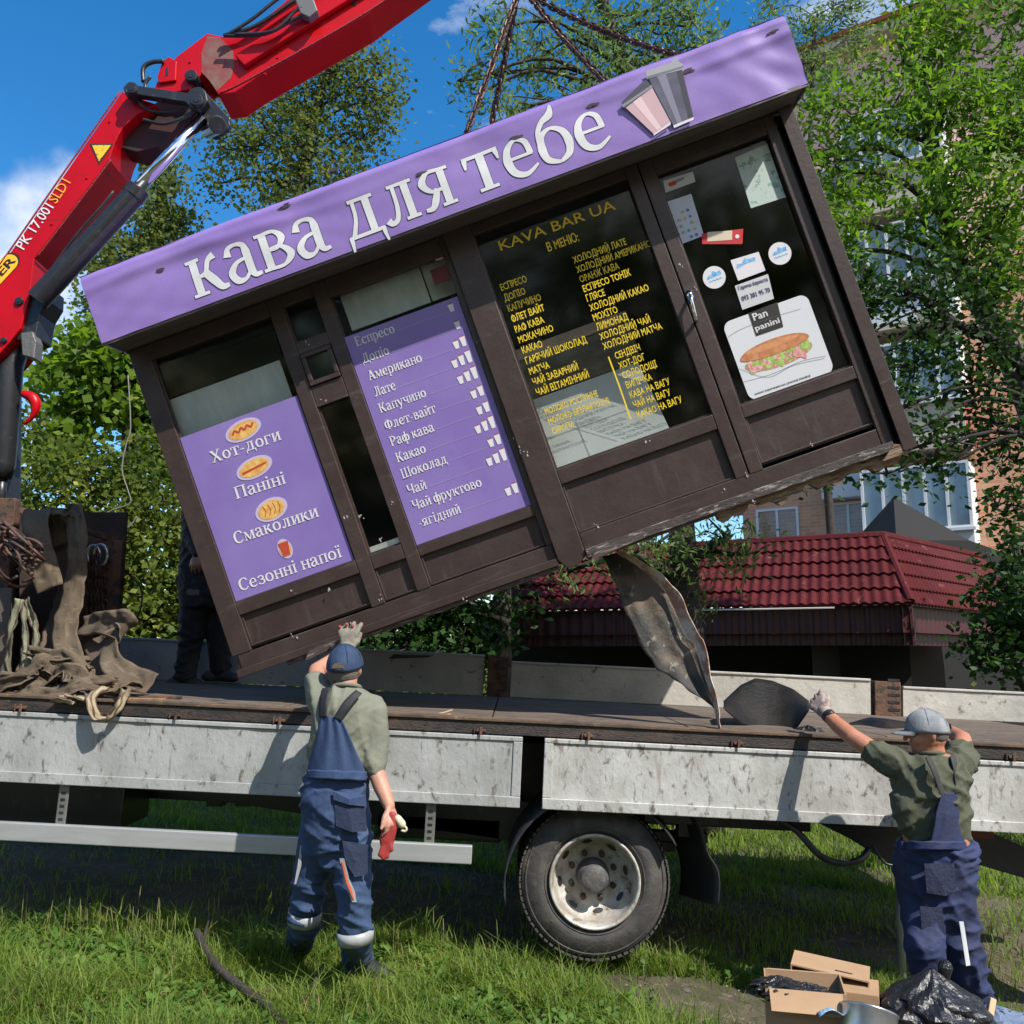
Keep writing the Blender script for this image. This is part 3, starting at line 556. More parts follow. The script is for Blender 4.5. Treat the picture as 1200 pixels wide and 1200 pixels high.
for (px, py, r, s) in ((285, 504, .05, 2.0), (298, 548, .05, 2.0), (318, 597, .055, 1.6), (334, 643, .05, .75)):
    c = K.loc(px, py, WP); a = .12
    e = MB(); disc(e, c, r*1.22, WP, sx=s*.95, ang=a); e.build('picture_glow', glow, po1)
    e = MB(); disc(e, c, r*.95, WP-.001, sx=s, ang=a); e.build('food_picture', bun, po1)
    e = MB()
    if s == 2.0 and py < 520:
        ribbon(e, [(c[0]-.07+.02*i, c[1]-.008+.018*(i % 2)+.002*i) for i in range(8)], [.012]*8, WP-.002)
    elif s == 2.0: poly(e, [(c[0]-.08, c[1]-.02), (c[0]+.075, c[1]-.0), (c[0]+.08, c[1]+.012), (c[0]-.08, c[1]-.006)], WP-.002)
    elif s == 1.6:
        for i in range(4): ribbon(e, [(c[0]-.05+.03*i, c[1]-.03), (c[0]-.035+.03*i, c[1]+.0), (c[0]-.045+.032*i, c[1]+.035)], [.004]*3, WP-.002)
    else: poly(e, [(c[0]-.022, c[1]-.042), (c[0]+.02, c[1]-.042), (c[0]+.032, c[1]+.04), (c[0]-.032, c[1]+.04)], WP-.002)
    e.build('food_picture', sauce, po1)
rows = [('Еспресо', (418, 406), (464, 391), 1), ('Допіо', (426, 426), (457, 415), 1), ('Американо', (433, 446), (496, 425), 2), ('Лате', (440, 465), (465, 457), 3), ('Капучино', (446, 484), (501, 466), 3), ('Флет-вайт', (453, 504), (512, 484), 2), ('Раф кава', (459, 523), (510, 506), 2), ('Какао', (466, 542), (500, 530), 3), ('Шоколад', (472, 561), (525, 543), 2), ('Чай', (479, 580), (501, 573), 3), ('Чай фруктово', (485, 598), (566, 571), 0), ('-ягідний', (492, 618), (541, 601), 2)]
b = MB(); dots = MB(); cups = MB(); lids = MB()
for s, pa, pb, n in rows:
    A = K.loc(*pa, WP); Bq = K.loc(*pb, WP); put_serif(b, s, A, (Bq[0], A[1]), .041, WP)
    xe = 1.92-.045*n; x = Bq[0]+.015
    while x < xe and n: dots.add([(x, WP, A[1]+.004), (x+.004, WP, A[1]+.004), (x+.004, WP, A[1]+.008), (x, WP, A[1]+.008)], [(0, 1, 2, 3)]); x += .009
    for k in range(n):
        cx = 1.925-.045*(n-k)+.01; hh = .045+.012*k
        poly(cups, [(cx+.005, A[1]), (cx+.028, A[1]), (cx+.034, A[1]+hh), (cx-.001, A[1]+hh)], WP); poly(lids, [(cx+.004, A[1]+hh), (cx+.03, A[1]+hh), (cx+.026, A[1]+hh+.008), (cx+.008, A[1]+hh+.008)], WP)
b.build('lettering', white, po2); dots.build('dotted_line', mat('dot_print', (.4, .35, .5), .5), po2); cups.build('cup_icons', white, po2); lids.build('cup_lids', mat('lid_red', (.3, .08, .1), .5), po2)
e = MB(); e.box(1.86, 1.96, LS+.016, LS+.02, 1.80, 1.89); o = e.build('sticker', mat('dark_red_sticker', (.12, .01, .015), .5), kiosk)
kpoly('lettering', [(508, 299), (517, 296), (520, 303), (511, 306)], LS+.0155, mat('pale_red', (.5, .4, .4), .5), o)
# yellow film lettering on the big pane
b = MB(); WY = .036
c1 = ['ЕСПРЕСО', 'ДОПІО', 'КАПУЧИНО', 'ФЛЕТ ВАЙТ', 'РАФ КАВА', 'МОКАЧИНО', 'КАКАО', 'ГАРЯЧИЙ ШОКОЛАД', 'МАТЧА', 'ЧАЙ ЗАВАРНИЙ', 'ЧАЙ ВІТАМІННИЙ']
c2 = ['ХОЛОДНИЙ ЛАТЕ', 'ХОЛОДНИЙ АМЕРИКАНО', 'ОРАНЖ КАВА', 'ЕСПРЕСО ТОНІК', 'ГЛЯСЕ', 'ХОЛОДНИЙ КАКАО', 'МОХІТО', 'ЛИМОНАД', 'ХОЛОДНИЙ ЧАЙ', 'ХОЛОДНИЙ МАТЧА']
c3 = ['СЕНДВІЧ', 'ХОТ-ДОГ', 'СОЛОДОЩІ', 'ВИПІЧКА', 'КАВА НА ВАГУ', 'ЧАЙ НА ВАГУ', 'КАКАО НА ВАГУ']
def column(lines, pa, pb, hh, asp):
    A = Vector(K.loc(*pa, WY)); Bq = Vector(K.loc(*pb, WY))
    for i, s in enumerate(lines):
        z = A.y+(Bq.y-A.y)*i/(len(lines)-1); x = A.x+(Bq.x-A.x)*i/(len(lines)-1)
        put_text(b, s, (x, z), (x+1, z), hh, WY, .024, asp=asp)
column(c1, (588, 341), (630, 464), .043, .62); column(c2, (673, 309), (708, 410), .043, .62); column(c3, (722, 421), (748, 490), .042, .60)
column(['МОЛОКО РОСЛИННЕ', 'МОЛОКО БЕЗЛАКТОЗНЕ', 'СИРОПИ'], (640, 486), (648, 509), .038, .6)
put_text(b, 'KAVA BAR UA', K.loc(587, 294, WY), K.loc(722, 245, WY), .062, WY, .008); put_text(b, 'В МЕНЮ:', K.loc(643, 295, WY), K.loc(679, 282, WY), .055, WY, .02)
ribbon(b, kp([(713, 418), (726, 453), (739, 491)], WY), [.009]*3, WY, k=2)
b.build('window_lettering', yellow, kiosk)
# stickers on the right pane
def st4(name, px, m, wy=.034, lab=None):
    o = kpoly(name, px, wy, m, kiosk)
    if lab: o['label'] = lab
    return o
paper = mat('paper', (.5, .52, .52), .6); ppgreen = mat('greenish_paper', (.42, .5, .46), .6, c2=(.16, .3, .24), scale=22, amt=(.55, .6))
s = st4('sticker', [(777, 212), (812, 201), (815, 213), (780, 226)], paper, lab='small white payment card sticker'); b = MB(); put_text(b, 'VISA', K.loc(792, 214, .033), K.loc(802, 210, .033), .016, .033, .02); b.build('lettering', dark_line, s); e = MB(); disc(e, K.loc(786, 216, .033), .014, .033); disc(e, K.loc(790, 214.5, .0325), .014, .0325); e.build('emblem', mat('red_dot', (.5, .03, .02), .5), s)
s = st4('sticker', [(780, 237), (810, 227), (825, 276), (796, 287)], mat('chart_paper', (.5, .53, .6), .6), lab='pale sheet with rows of coloured dots')
for nm, cc, sd in (('coloured_dots', (.1, .3, .2), 1), ('coloured_dots', (.1, .15, .45), 2), ('coloured_dots', (.5, .4, .1), 3)):
    e = MB(); rr = random.Random(sd)
    for j in range(5):
        for i in range(4):
            if rr.random() < .5: disc(e, K.loc(786+i*6.3+j*2.6+sd*.6, 253-i*2.3+j*7.2, .033-.0002*sd), .009, .033-.0002*sd, 10)
    e.build(nm, mat('dots%d' % sd, cc, .6), s)
s = st4('sticker', [(822, 274), (871, 268), (870, 286), (823, 286)], mat('red_tag', (.5, .02, .025), .5), lab='red label with cream insert'); kpoly('insert', [(829, 272), (858, 270), (858, 281), (829, 283)], .033, mat('cream', (.6, .52, .38), .5), s)
e = MB(); disc(e, K.loc(864, 277, .033), .012, .033); e.build('emblem', white, s)
s = st4('sticker', [(861, 185), (899, 168), (921, 231), (880, 244)], ppgreen, lab='pale green patterned sheet')
blue = mat('blue_print', (.06, .3, .6), .5, c2=(.3, .55, .75), scale=30)
for px, py, lab in ((837, 325, 'round white sticker by the pale card'), (914, 297, 'round white sticker at upper right')):
    e = MB(); disc(e, K.loc(px, py, .034), .066, .034); s = e.build('sticker', white, kiosk); s['label'] = lab
    x, z = K.loc(px, py, .033); e = MB(); poly(e, [(x-.045, z+.0), (x-.03, z+.02), (x-.01, z+.018), (x, z+.04), (x+.02, z+.025), (x+.045, z+.03), (x+.045, z+.005)], .033)
    ribbon(e, [(x-.04+.01*i, z-.02+.008*(i % 2)) for i in range(9)], [.005]*9, .033); e.build('emblem', blue, s)
s = st4('sticker', [(856, 305), (889, 295), (897, 317), (865, 329)], white, lab='white card with a blue emblem'); x, z = K.loc(875, 311, .033)
e = MB(); poly(e, [(x-.06, z), (x-.05, z+.025), (x-.02, z+.02), (x, z+.045), (x+.03, z+.03), (x+.06, z+.03), (x+.06, z+.01), (x, z+.012)], .033); e.build('emblem', blue, s)
s = st4('sticker', [(861, 335), (900, 321), (907, 350), (870, 363)], paper, lab='grey shop tag with handwriting'); b = MB()
put_text(b, 'Гаряча бариста', K.loc(866, 340, .033), K.loc(900, 329, .033), .022, .033, .01); put_text(b, '093 381 95 70', K.loc(870, 353, .033), K.loc(903, 342, .033), .03, .033, .02); b.build('lettering', dark_line, s)
A = K.loc(845, 378, .03); x0, z1 = K.loc(846, 379, .03); x1, z0 = K.loc(973, 437, .03); x1 = K.loc(944, 341, .03)[0]; z0 = K.loc(878, 471, .03)[1]
rr_ = .05; pts = []
for cx, cz, a0 in ((x1-rr_, z1-rr_, 0), (x0+rr_, z1-rr_, 90), (x0+rr_, z0+rr_, 180), (x1-rr_, z0+rr_, 270)):
    pts += [(cx+rr_*math.cos(R_(a0+k*15)), cz+rr_*math.sin(R_(a0+k*15))) for k in range(7)]
e = MB(); poly(e, pts, .03); sb = e.build('sandwich_poster', mat('poster_white', (.62, .63, .65), .35), kiosk)
x, z = K.loc(909, 411, .029)
salad = mat('salad_print', (.25, .3, .06), .5, c2=(.55, .18, .18), scale=60, amt=(.45, .55), c3=(.6, .55, .4), amt3=(.55, .6), scale3=90); crust = mat('crust_print', (.42, .14, .05), .5, c2=(.55, .24, .1), scale=25, amt=(.4, .6))
e = MB(); disc(e, (x+.005, z-.035), .06, .029, sx=3.4, ang=.0); e.build('sandwich_picture', salad, sb)
e = MB(); rs_ = random.Random(4)
for k in range(26): disc(e, (x+.005+rs_.uniform(-.17, .19), z-.045+rs_.uniform(-.022, .03)), rs_.uniform(.008, .02), .0288-.00002*k, 9, rs_.uniform(1, 2.2), rs_.uniform(0, 3))
e.build('lettuce_picture', mat('lettuce_print', (.22, .38, .05), .5, c2=(.5, .6, .2), scale=50), sb)
e = MB()
for k in range(16): disc(e, (x-.02+rs_.uniform(-.16, .17), z-.05+rs_.uniform(-.02, .02)), rs_.uniform(.006, .016), .0282-.00002*k, 9, rs_.uniform(1, 2.5), rs_.uniform(0, 3))
e.build('ham_picture', mat('ham_print', (.6, .16, .15), .5, c2=(.65, .5, .45), scale=50), sb)
e = MB(); poly(e, [(x+.21*math.cos(a)*(1 if abs(math.cos(a)) < .8 else .99), z+.015+(.058 if math.sin(a) > 0 else .034)*math.sin(a)) for a in [2*math.pi*k/40 for k in range(40)]], .0275); e.build('bread_picture', crust, sb)
e = MB(); poly(e, [(x-.01+.16*math.cos(a), z+.04+.018*math.sin(a)) for a in [2*math.pi*k/24 for k in range(24)]], .0272); e.build('bread_picture', mat('crust_light', (.62, .28, .12), .5, c2=(.5, .2, .08), scale=30), sb)
s = MB(); poly(s, kp([(877, 367), (911, 354), (918, 383), (886, 394)], .0285), .0285); s = s.build('poster_badge', mat('badge_black', (.02, .018, .015), .5), sb); b = MB()
put_text(b, 'Pan', K.loc(884, 376, .028), K.loc(900, 370, .028), .045, .028, .03); put_text(b, 'panini', K.loc(886, 388, .028), K.loc(914, 378, .028), .035, .028, .03); b.build('lettering', white, s)
b = MB(); put_text(b, 'WWW PANPANINI UA СМАЧНІ ПАНІНІ', K.loc(885, 463, .029), K.loc(950, 441, .029), .011, .029, .01)
for q in ([(853, 395), (870, 385), (905, 372), (938, 362)], [(866, 432), (900, 442), (930, 428), (966, 420)], [(870, 448), (905, 438), (940, 423), (968, 417)]): ribbon(b, kp(q, .0285), [.002]*4, .0285)
b.build('lettering', mat('print_grey', (.2, .2, .2), .5), sb)
# door handle
b = MB(); p = [K.l3(809, 346, -.01), K.l3(810, 350, -.045), K.l3(813, 362, -.05), K.l3(815, 372, -.045), K.l3(816, 377, -.005)]; b.tube(cat(p, 4), .011, 10); b.box(p[0].x-.018, p[0].x+.018, -.01, -.001, p[0].z-.03, p[0].z+.03); b.build('door_handle', chrome, kiosk, smooth=True)
# chipped paint flecks
chip = mat('bare_chip', (.4, .38, .36), .6); b = MB()
for (px, py) in ((560, 402), (610, 528), (617, 532), (600, 517), (800, 310), (815, 338), (880, 556), (886, 590), (383, 692), (445, 632), (422, 607), (401, 608), (340, 748), (543, 703), (412, 735), (445, 702), (355, 402), (377, 468), (848, 650 if 0 else 575), (700, 617), (760, 520), (950, 520), (340, 695), (458, 590)):
    x, z = K.loc(px, py, -.04)
    for k in range(3):
        xx = x+random.uniform(-.02, .02); zz = z+random.uniform(-.02, .02); a = random.uniform(.002, .009); h_ = random.uniform(.003, .02)
        wy = (LS if x < 2.0 else (-.008 if x < 2.165 else 0))-.0015-(.0 if z > .05 else .022)
        b.add([(xx, wy, zz), (xx+a, wy, zz+.002), (xx+a*.7, wy, zz+h_), (xx-.002, wy, zz+h_*.8)], [(0, 1, 2, 3)])
b.build('paint_chips', chip, kiosk)['kind'] = 'stuff'

# ================================================================== TRUCK
p1 = at(0, 833, 5.1); p2 = at(1200, 893, 5.1); ta = math.atan2(p1.z-p2.z, p2.x-p1.x)
T = Frame(at(600, 863, 5.1), Matrix.Rotation(ta, 3, 'Y'))
truck = empty('flatbed_truck', 'grey flatbed truck with scuffed aluminium dropsides under the tilted kiosk', 'truck', T)
def tb(name, m, *boxes, bev=0.004, parent=truck):
    b = MB()
    for q in boxes: b.box(*q)
    return b.build(name, m, parent, bev=bev)
def dents(name, x0, x1, z0, z1, y, m, parent, seed):
    rr = np.random.default_rng(seed); b = MB(); P = [(rr.uniform(x0, x1), rr.uniform(z0, z1), rr.uniform(.03, .12), rr.uniform(-.006, .006)) for _ in range(26)]
    b.grid(lambda u, v: (x0+(x1-x0)*u, y+sum(a*math.exp(-(((x0+(x1-x0)*u-cx)/r)**2+((z0+(z1-z0)*v-cz)/r)**2)) for cx, cz, r, a in P), z0+(z1-z0)*v), 110, 16)
    return b.build(name, m, parent, smooth=True)
TT = lambda px, py, wy=0: T.loc(px, py, wy)
H0 = TT(300, 931)[1]-TT(300, 848)[1]          # board height (negative)
zb = H0
xj0 = TT(611, 900)[0]; xj1 = TT(637, 900)[0]; aluL = mat('shaded_aluminium', (.36, .365, .36), .55, .1, c2=(.28, .285, .27), scale=2.2, amt=(.4, .62), bump=.25, bscale=25, c3=(.10, .085, .07), amt3=(.56, .67), scale3=12, stretch=(1.6, 1, .9), c4=(.19, .17, .14), amt4=(.60, .72), scale4=2.2, st4=(9, 1, 1.3)); XL = -4.3; XR = 3.9  # left dropside's aluminium is darkened to carry tree shade in its colour
for x0, x1, lab, sd in ((XL, xj0, 'scuffed dropside left of the wheel with shade in its grey', 1), (xj1, XR, 'brighter dropside above and right of the wheel', 2)):
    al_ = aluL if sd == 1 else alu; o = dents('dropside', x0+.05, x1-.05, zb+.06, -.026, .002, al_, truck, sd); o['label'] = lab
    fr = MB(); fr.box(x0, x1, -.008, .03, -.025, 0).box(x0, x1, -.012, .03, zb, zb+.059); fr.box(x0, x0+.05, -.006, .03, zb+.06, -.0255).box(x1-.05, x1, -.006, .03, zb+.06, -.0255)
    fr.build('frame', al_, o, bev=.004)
    tb('dropside_back', alu, (x0+.051, x1-.051, .015, .029, zb+.06, -.026))
# hanging latches and hinges
for k, px in enumerate((26, 208, 330, 565, 690, 865, 1035, 1185)):
    x, z = TT(px, 855 if px > 600 else 832)
    tb('latch', rust, (x-.026, x+.026, -.018, -.002, .018, .032), (x-.008, x+.008, -.024, -.0185, .0, .045), (x-.04, x-.034, -.016, .0, .005, .04))
tb('deck_edge', mat('deck_edge_steel', (.018, .016, .015), .6, c2=(.06, .038, .026), scale=4, stretch=(1, 1, 3), c3=(.01, .01, .01), amt3=(.55, .6), bump=.4), (XL, XR, .0, .08, .006, .075))
tb('deck_lip', mat('rusty_lip', (.12, .075, .045), .8, c2=(.05, .035, .025), scale=5, c3=(.2, .13, .08), amt3=(.6, .7), bump=.4), (XL, XR, -.012, .079, .0755, .094))
# deck plates
rr = random.Random(3); x = XL; BW = 2.45
while x < XR-.05:
    x1 = min(XR, x+rr.uniform(.85, 1.25)); sk = rr.uniform(-.08, .08)
    for yy0, yy1 in ((.085, 1.27), (1.276, BW)):
        b = MB(); zt = .094+rr.uniform(-.003, .004)
        b.add([(x+.004, yy0, zt-.03), (x1-.004, yy0, zt-.03), (x1-.004, yy1, zt-.03), (x+.004, yy1, zt-.03), (x+.004, yy0, zt), (x1-.004, yy0, zt), (x1-.004, yy1, zt+.004), (x+.004, yy1, zt)], [(0,3,2,1),(4,5,6,7),(0,1,5,4),(1,2,6,5),(2,3,7,6),(3,0,4,7)])
        b.build('deck_plate', deckm, truck, bev=.003)
    x = x1
# far boards and posts
far = mat('far_aluminium', (.42, .40, .36), .6, 0.1, c2=(.33, .32, .29), scale=2.2, bump=.3, bscale=20, c3=(.13, .11, .09), amt3=(.60, .70), scale3=12)
tops = ((110, 568, 744, 768), (600, 1020, 771, 799), (1058, 1260, 803, 815))
for a, c, ya, yc in tops:
    x0 = T.loc(a, ya, BW)[0]; x1 = T.loc(c, yc, BW)[0]; zt = (T.loc(a, ya, BW)[1]+T.loc(c, yc, BW)[1])/2
    if a == 110: x0 = XL
    o = dents('far_dropside', x0, x1, .1, zt-.02, BW, far, truck, a); tb('rim', far, (x0, x1, BW-.012, BW+.03, zt-.0195, zt), parent=o); tb('far_dropside_back', far, (x0, x1, BW+.012, BW+.03, .1, zt-.02))
for px0, px1 in ((570, 597), (1022, 1055)):
    x0 = T.loc(px0, 790, BW)[0]; x1 = T.loc(px1, 790, BW)[0]; zt = T.loc((px0+px1)/2, 800 if px0 > 900 else 770, BW)[1]
    o = tb('stake_post', rust, (x0+.01, x1-.01, BW-.03, BW+.06, .0, zt+.01)); 
    for k in range(6): tb('post_groove', blackm, ((x0+x1)/2, x1-.02, BW-.034, BW-.031, .08+k*.06, .1+k*.06), parent=o, bev=0)
tb('headboard', rust, (-3.75, -3.7, .1, BW, .1, .6))
# underframe
zc = zb
for y in (.75, 1.65): tb('chassis_beam', blackc, (XL, 1.9, y, y+.08, zc-.18, zc+.28)); 
for y in (.75, 1.65):
    MB().add([(1.9, y, zc-.1), (3.9, y, zc-.02), (3.9, y+.08, zc-.02), (1.9, y+.08, zc-.1), (1.9, y, zc+.28), (3.9, y, zc+.28), (3.9, y+.08, zc+.28), (1.9, y+.08, zc+.28)], [(0,3,2,1),(4,5,6,7),(0,1,5,4),(1,2,6,5),(2,3,7,6),(3,0,4,7)]).build('chassis_beam', blackc, truck)
x = XL+.2
while x < XR: tb('cross_member', blackc, (x, x+.06, .09, BW-.05, zc+.24, .05)); x += .62
xa = TT(-60, 930, .3)[0]; xb_ = TT(146, 930, .3)[0]
tb('tool_locker', blackc, (xa, xb_, .3, .7, TT(70, 968, .3)[1], zc+.1), bev=.01)
tb('air_tank', blackc, (TT(440, 950, .5)[0], TT(590, 950, .5)[0], .5, .72, TT(520, 985, .5)[1], TT(520, 955, .5)[1]), bev=.02)
b = MB(); b.prism([TT(140, 915, .5), TT(620, 940, .5), TT(620, 988, .5), TT(530, 975, .5), TT(420, 965, .5), TT(300, 945, .5), TT(170, 925, .5)], .5, .56); b.build('under_beam', blackc, truck)
for px in (255, 288): x, z = TT(px, 930, .6); tb('air_valve', blackm, (x-.05, x+.05, .55, .65, z-.07, z+.05), bev=.01)
# side guard rail and brackets
gz1 = TT(270, 977, -.02)[1]; gz0 = TT(270, 999, -.02)[1]; xe = TT(553, 1000, -.02)[0]
tb('side_guard', alub, (XL, xe, -.02, .02, gz0, gz1), bev=.006)
for px in (73, 505):
    x, z = TT(px, 950, .03); o = tb('guard_bracket', mat('bracket_steel', (.16, .16, .15), .5, .5, c2=(.25, .24, .22)), (x-.028, x+.028, .021, .03, gz0, zb-.001))
    for k in range(5): tb('bracket_hole', blackm, (x-.012, x+.012, .0185, .0205, gz1+.015+k*.035, gz1+.028+k*.035), parent=o, bev=0)
# wheels
def wheel(px, py, wy, label=None, flip=1):
    c = T.l3(px, py, wy) if isinstance(px, int) else Vector((px, wy, py))
    wr = bpy.data.objects.new('wheel', None); COL.objects.link(wr); wr.parent = truck; wr.location = c; wr.scale = (.97, 1, .97)
    if label: wr['label'] = label
    Ro = .43; W = .24
    b = MB(); b.lathe([(.255, W*.95), (.36, W), (.40, W*.93), (.425, W*.8), (.43, W*.5), (.425, W*.2), (.412, W*.09), (.40, .022), (.385, .012), (.33, -.012), (.30, -.012), (.27, .004), (.258, .02), (.255, .03)], 96)
    b.build('tyre', rubber, wr, smooth=True)
    tr = MB()
    for k in range(72):
        a = 2*math.pi*k/72; ca, sa = math.cos(a), math.sin(a); da = .026
        for y0, y1, o_ in ((.012, .075, 0), (.085, .155, .5), (.165, .225, 0)):
            a0 = a+o_*da; pr = []
            for rr_, yy, aa in ((.423, y0, a0), (.423, y0, a0+da*2.2), (.423, y1, a0+da*2.2), (.423, y1, a0), (.441 if y0 > .08 else .432, y0, a0), (.441 if y0 > .08 else .432, y0, a0+da*2.2), (.441, y1, a0+da*2.2), (.441, y1, a0)): pr.append((rr_*math.cos(aa), yy, rr_*math.sin(aa)))
            tr.add(pr, [(0,3,2,1),(4,5,6,7),(0,1,5,4),(1,2,6,5),(2,3,7,6),(3,0,4,7)])
    tr.build('tread_blocks', rubber, wr)['kind'] = 'stuff'
    t2 = MB()
    for r in (.395, .375, .285): t2.lathe([(r-.004, -.006+.02*(r > .37)), (r, -.011+.02*(r > .37)), (r+.004, -.006+.02*(r > .37))], 72)
    t2.build('sidewall_ring', rubber, wr, smooth=True)
    rimm = mat('rim_paint', (.5, .48, .44), .45, .2, c2=(.30, .26, .21), scale=10, c3=(.1, .07, .05), amt3=(.56, .66), scale3=16, bump=.2)
    b = MB(); b.lathe([(.262, .0), (.262, -.014), (.25, -.016), (.243, -.004), (.236, .03), (.232, .08), (.215, .125), (.175, .16), (.165, .165), (.06, .167)], 72); rim = b.build('rim', rimm, wr, smooth=True)
    hub = MB(); hub.lathe([(.098, .165), (.096, .10), (.085, .08), (.078, .075), (.076, .045), (.066, .035), (.03, .033), (.001, .034)], 48); hub.build('hub', mat('hub_grime', (.06, .06, .06), .6, c2=(.12, .11, .1), scale=20, bump=.3), wr, smooth=True)
    for k in range(8):
        a = 2*math.pi*(k+.5)/8; q = MB(); q.lathe([(.017, .165), (.017, .13), (.012, .125), (.001, .125)], 12, c=(.132*math.cos(a), 0, .132*math.sin(a))); q.build('wheel_nut', rust if k in (3, 5) else blackm, rim, smooth=False)
    for k in range(8):
        a = 2*math.pi*k/8+.2; q = MB(); c0 = (.2*math.cos(a), .138, .2*math.sin(a)); er = Vector((math.cos(a), -.55, math.sin(a))).normalized(); et = Vector((-math.sin(a), 0, math.cos(a)))
        q.add([Vector(c0)+er*(.014*math.cos(t))+et*(.03*math.sin(t))+Vector((-.006*math.cos(a), -.0042, -.006*math.sin(a))) for t in [2*math.pi*j/16 for j in range(16)]], [tuple(range(16))]); q.build('hand_hole', blackm, rim)
    return wr
wheel(697, 1033, .12)
c = T.l3(697, 1033, .12); 
for yy in (.42, 1.75, 2.05):
    wheel(float(c.x), float(c.z), yy)
tb('axle', blackc, (c.x-.07, c.x+.07, .3, 2.1, c.z-.07, c.z+.07), bev=.03)
tb('leaf_spring', blackc, (c.x-.7, c.x+.75, .7, .78, c.z+.12, c.z+.18), (c.x-.5, c.x+.55, .7, .78, c.z+.06, c.z+.119))
# mudguards
def arc(cx, cz, r, a0, a1, n): return [(cx+r*math.cos(R_(a0+(a1-a0)*k/n)), cz+r*math.sin(R_(a0+(a1-a0)*k/n))) for k in range(n+1)]
plas = mat('black_plastic', (.02, .021, .023), .45, c2=(.035, .035, .036), scale=6, bump=.15)
for a0, a1 in ((105, 192), (30, 60)):
    b = MB(); A = arc(c.x, c.z, .5, a0, a1, 14)
    b.grid(lambda u, v: (np.interp(u*14, range(15), [p[0] for p in A]), .06+.5*v-(.02 if v < .1 else 0), np.interp(u*14, range(15), [p[1] for p in A])-(.03 if v in (0,) else 0)), 14, 6); o = b.build('mudguard', plas, truck, smooth=True); solid(o, .008)
b = MB(); P = cat([T.l3(810, 950, .1), T.l3(822, 975, .1), T.l3(832, 1000, .1), T.l3(841, 1022, .1), T.l3(840, 1062, .12)], 4)
b.grid(lambda u, v: tuple(P[int(round(v*(len(P)-1)))]+Vector((-.10*u*(1 if v < .5 else 1.4)+.01*math.sin(v*9), .38*u, .04*u*math.sin(v*5)))), 8, len(P)-1); o = b.build('mudflap', plas, truck, smooth=True); solid(o, .008)
tb('flap_bracket', blackc, (TT(755, 950, .2)[0], TT(842, 958, .2)[0], .2, .26, TT(800, 966, .2)[1], TT(800, 952, .2)[1]), (TT(795, 950, .3)[0], TT(812, 958, .3)[0], .3, .36, TT(800, 985, .2)[1], TT(800, 952, .2)[1]))
# rear underframe, hoses, outrigger
b = MB(); b.prism([TT(940, 955, .2), TT(1120, 967, .2), TT(1128, 1012, .2), TT(1045, 1012, .2), TT(1010, 990, .2)], .2, .5); b.build('rear_bracket', blackc, truck)
b = MB(); b.tube(cat([T.l3(910, 957, .1), T.l3(935, 975, .08), T.l3(960, 1002, .06), T.l3(985, 1012, .06), T.l3(1008, 1007, .08), T.l3(1018, 995, .12)], 5), .018, 10); b.build('hose', blackm, truck, smooth=True)
b = MB(); b.tube(cat([T.l3(1022, 990, .12), T.l3(1030, 1003, .1), T.l3(1038, 1012, .1), T.l3(1052, 1015, .1)], 4), .008, 8); b.build('cable', blackm, truck, smooth=True)
b = MB(); b.prism([TT(1128, 972, .35), TT(1160, 975, .35), TT(1230, 1005, .35), TT(1230, 1038, .35), TT(1135, 1010, .35)], .35, .6); b.build('tail_frame', blackc, truck)
tb('tail_lamp_bar', mat('rear_red', (.15, .02, .015), .4), (TT(1125, 975, .2)[0], TT(1165, 975, .2)[0], .2, .3, TT(1150, 983, .2)[1], TT(1150, 972, .2)[1]))
b = MB(); b.prism([TT(895, 957, .2), TT(915, 958, .2), TT(914, 968, .2), TT(898, 966, .2)], .2, .3); b.build('rope_hook', blackc, truck)

# ================================================================== CRANE
CY = 5.75; CF = Frame((0, CY, 0), Matrix.Identity(3))
crane = empty('loader_crane', 'red folding loader crane arm with black cylinders reaching over the kiosk', 'crane', CF)
C = lambda px, py, wy=0: CF.loc(px, py, wy)
def cprism(name, m, px, y0, y1, bev=.006, par=crane): b = MB(); b.prism([C(x, y, y0) for x, y in px], y0, y1); return b.build(name, m, par, bev=bev)
boom = cprism('main_boom', redp, [(143, 107), (183, 122), (160, 134), (143, 150), (134, 168), (128, 187), (95, 231), (40, 303), (35, 345), (24, 385), (12, 400), (0, 414), (-30, 440), (-80, 460), (-80, 432), (-40, 372), (0, 313), (70, 212)], 0, .34)
b = MB(); b.prism([C(142, 150, .001), C(134, 168, .001), (C(128, 187, .001))], .02, .3)
cprism('boom_cheek', mat('cheek_dark', (.05, .004, .006), .6, c2=(.015, .012, .012), scale=7), [(186, 118), (225, 100), (240, 128), (215, 140), (186, 172), (160, 178), (139, 172), (148, 150), (165, 132)], .09, .28)
arm = cprism('outer_boom', redp, [(180, 104), (188, 88), (207, 66), (243, 39), (262, 43), (300, 30), (345, -8), (640, -200), (690, -170), (450, 2), (430, 17), (300, 91), (275, 108), (256, 111), (245, 93), (236, 86), (222, 105), (204, 108)], .0, .3)
cprism('boom_recess', mat('grimy_red', (.2, .03, .03), .6, c2=(.16, .12, .09), scale=8), [(243, 42), (258, 44), (273, 60), (274, 80), (270, 92), (254, 107), (246, 95), (236, 84), (236, 62)], -.003, .0, bev=0, par=arm)
cprism('extension_boom', redp, [(275, 64), (350, 18), (640, -165), (650, -150), (352, 34), (286, 76)], -.05, -.004, par=arm)
cprism('reinforcement', redp, [(184, 90), (190, 72), (198, 66), (207, 72), (206, 94), (186, 97)], -.02, -.001, par=arm); cprism('slot', blackm, [(194, 80), (197, 78), (197, 88), (194, 89)], -.023, -.0205, bev=0, par=arm)
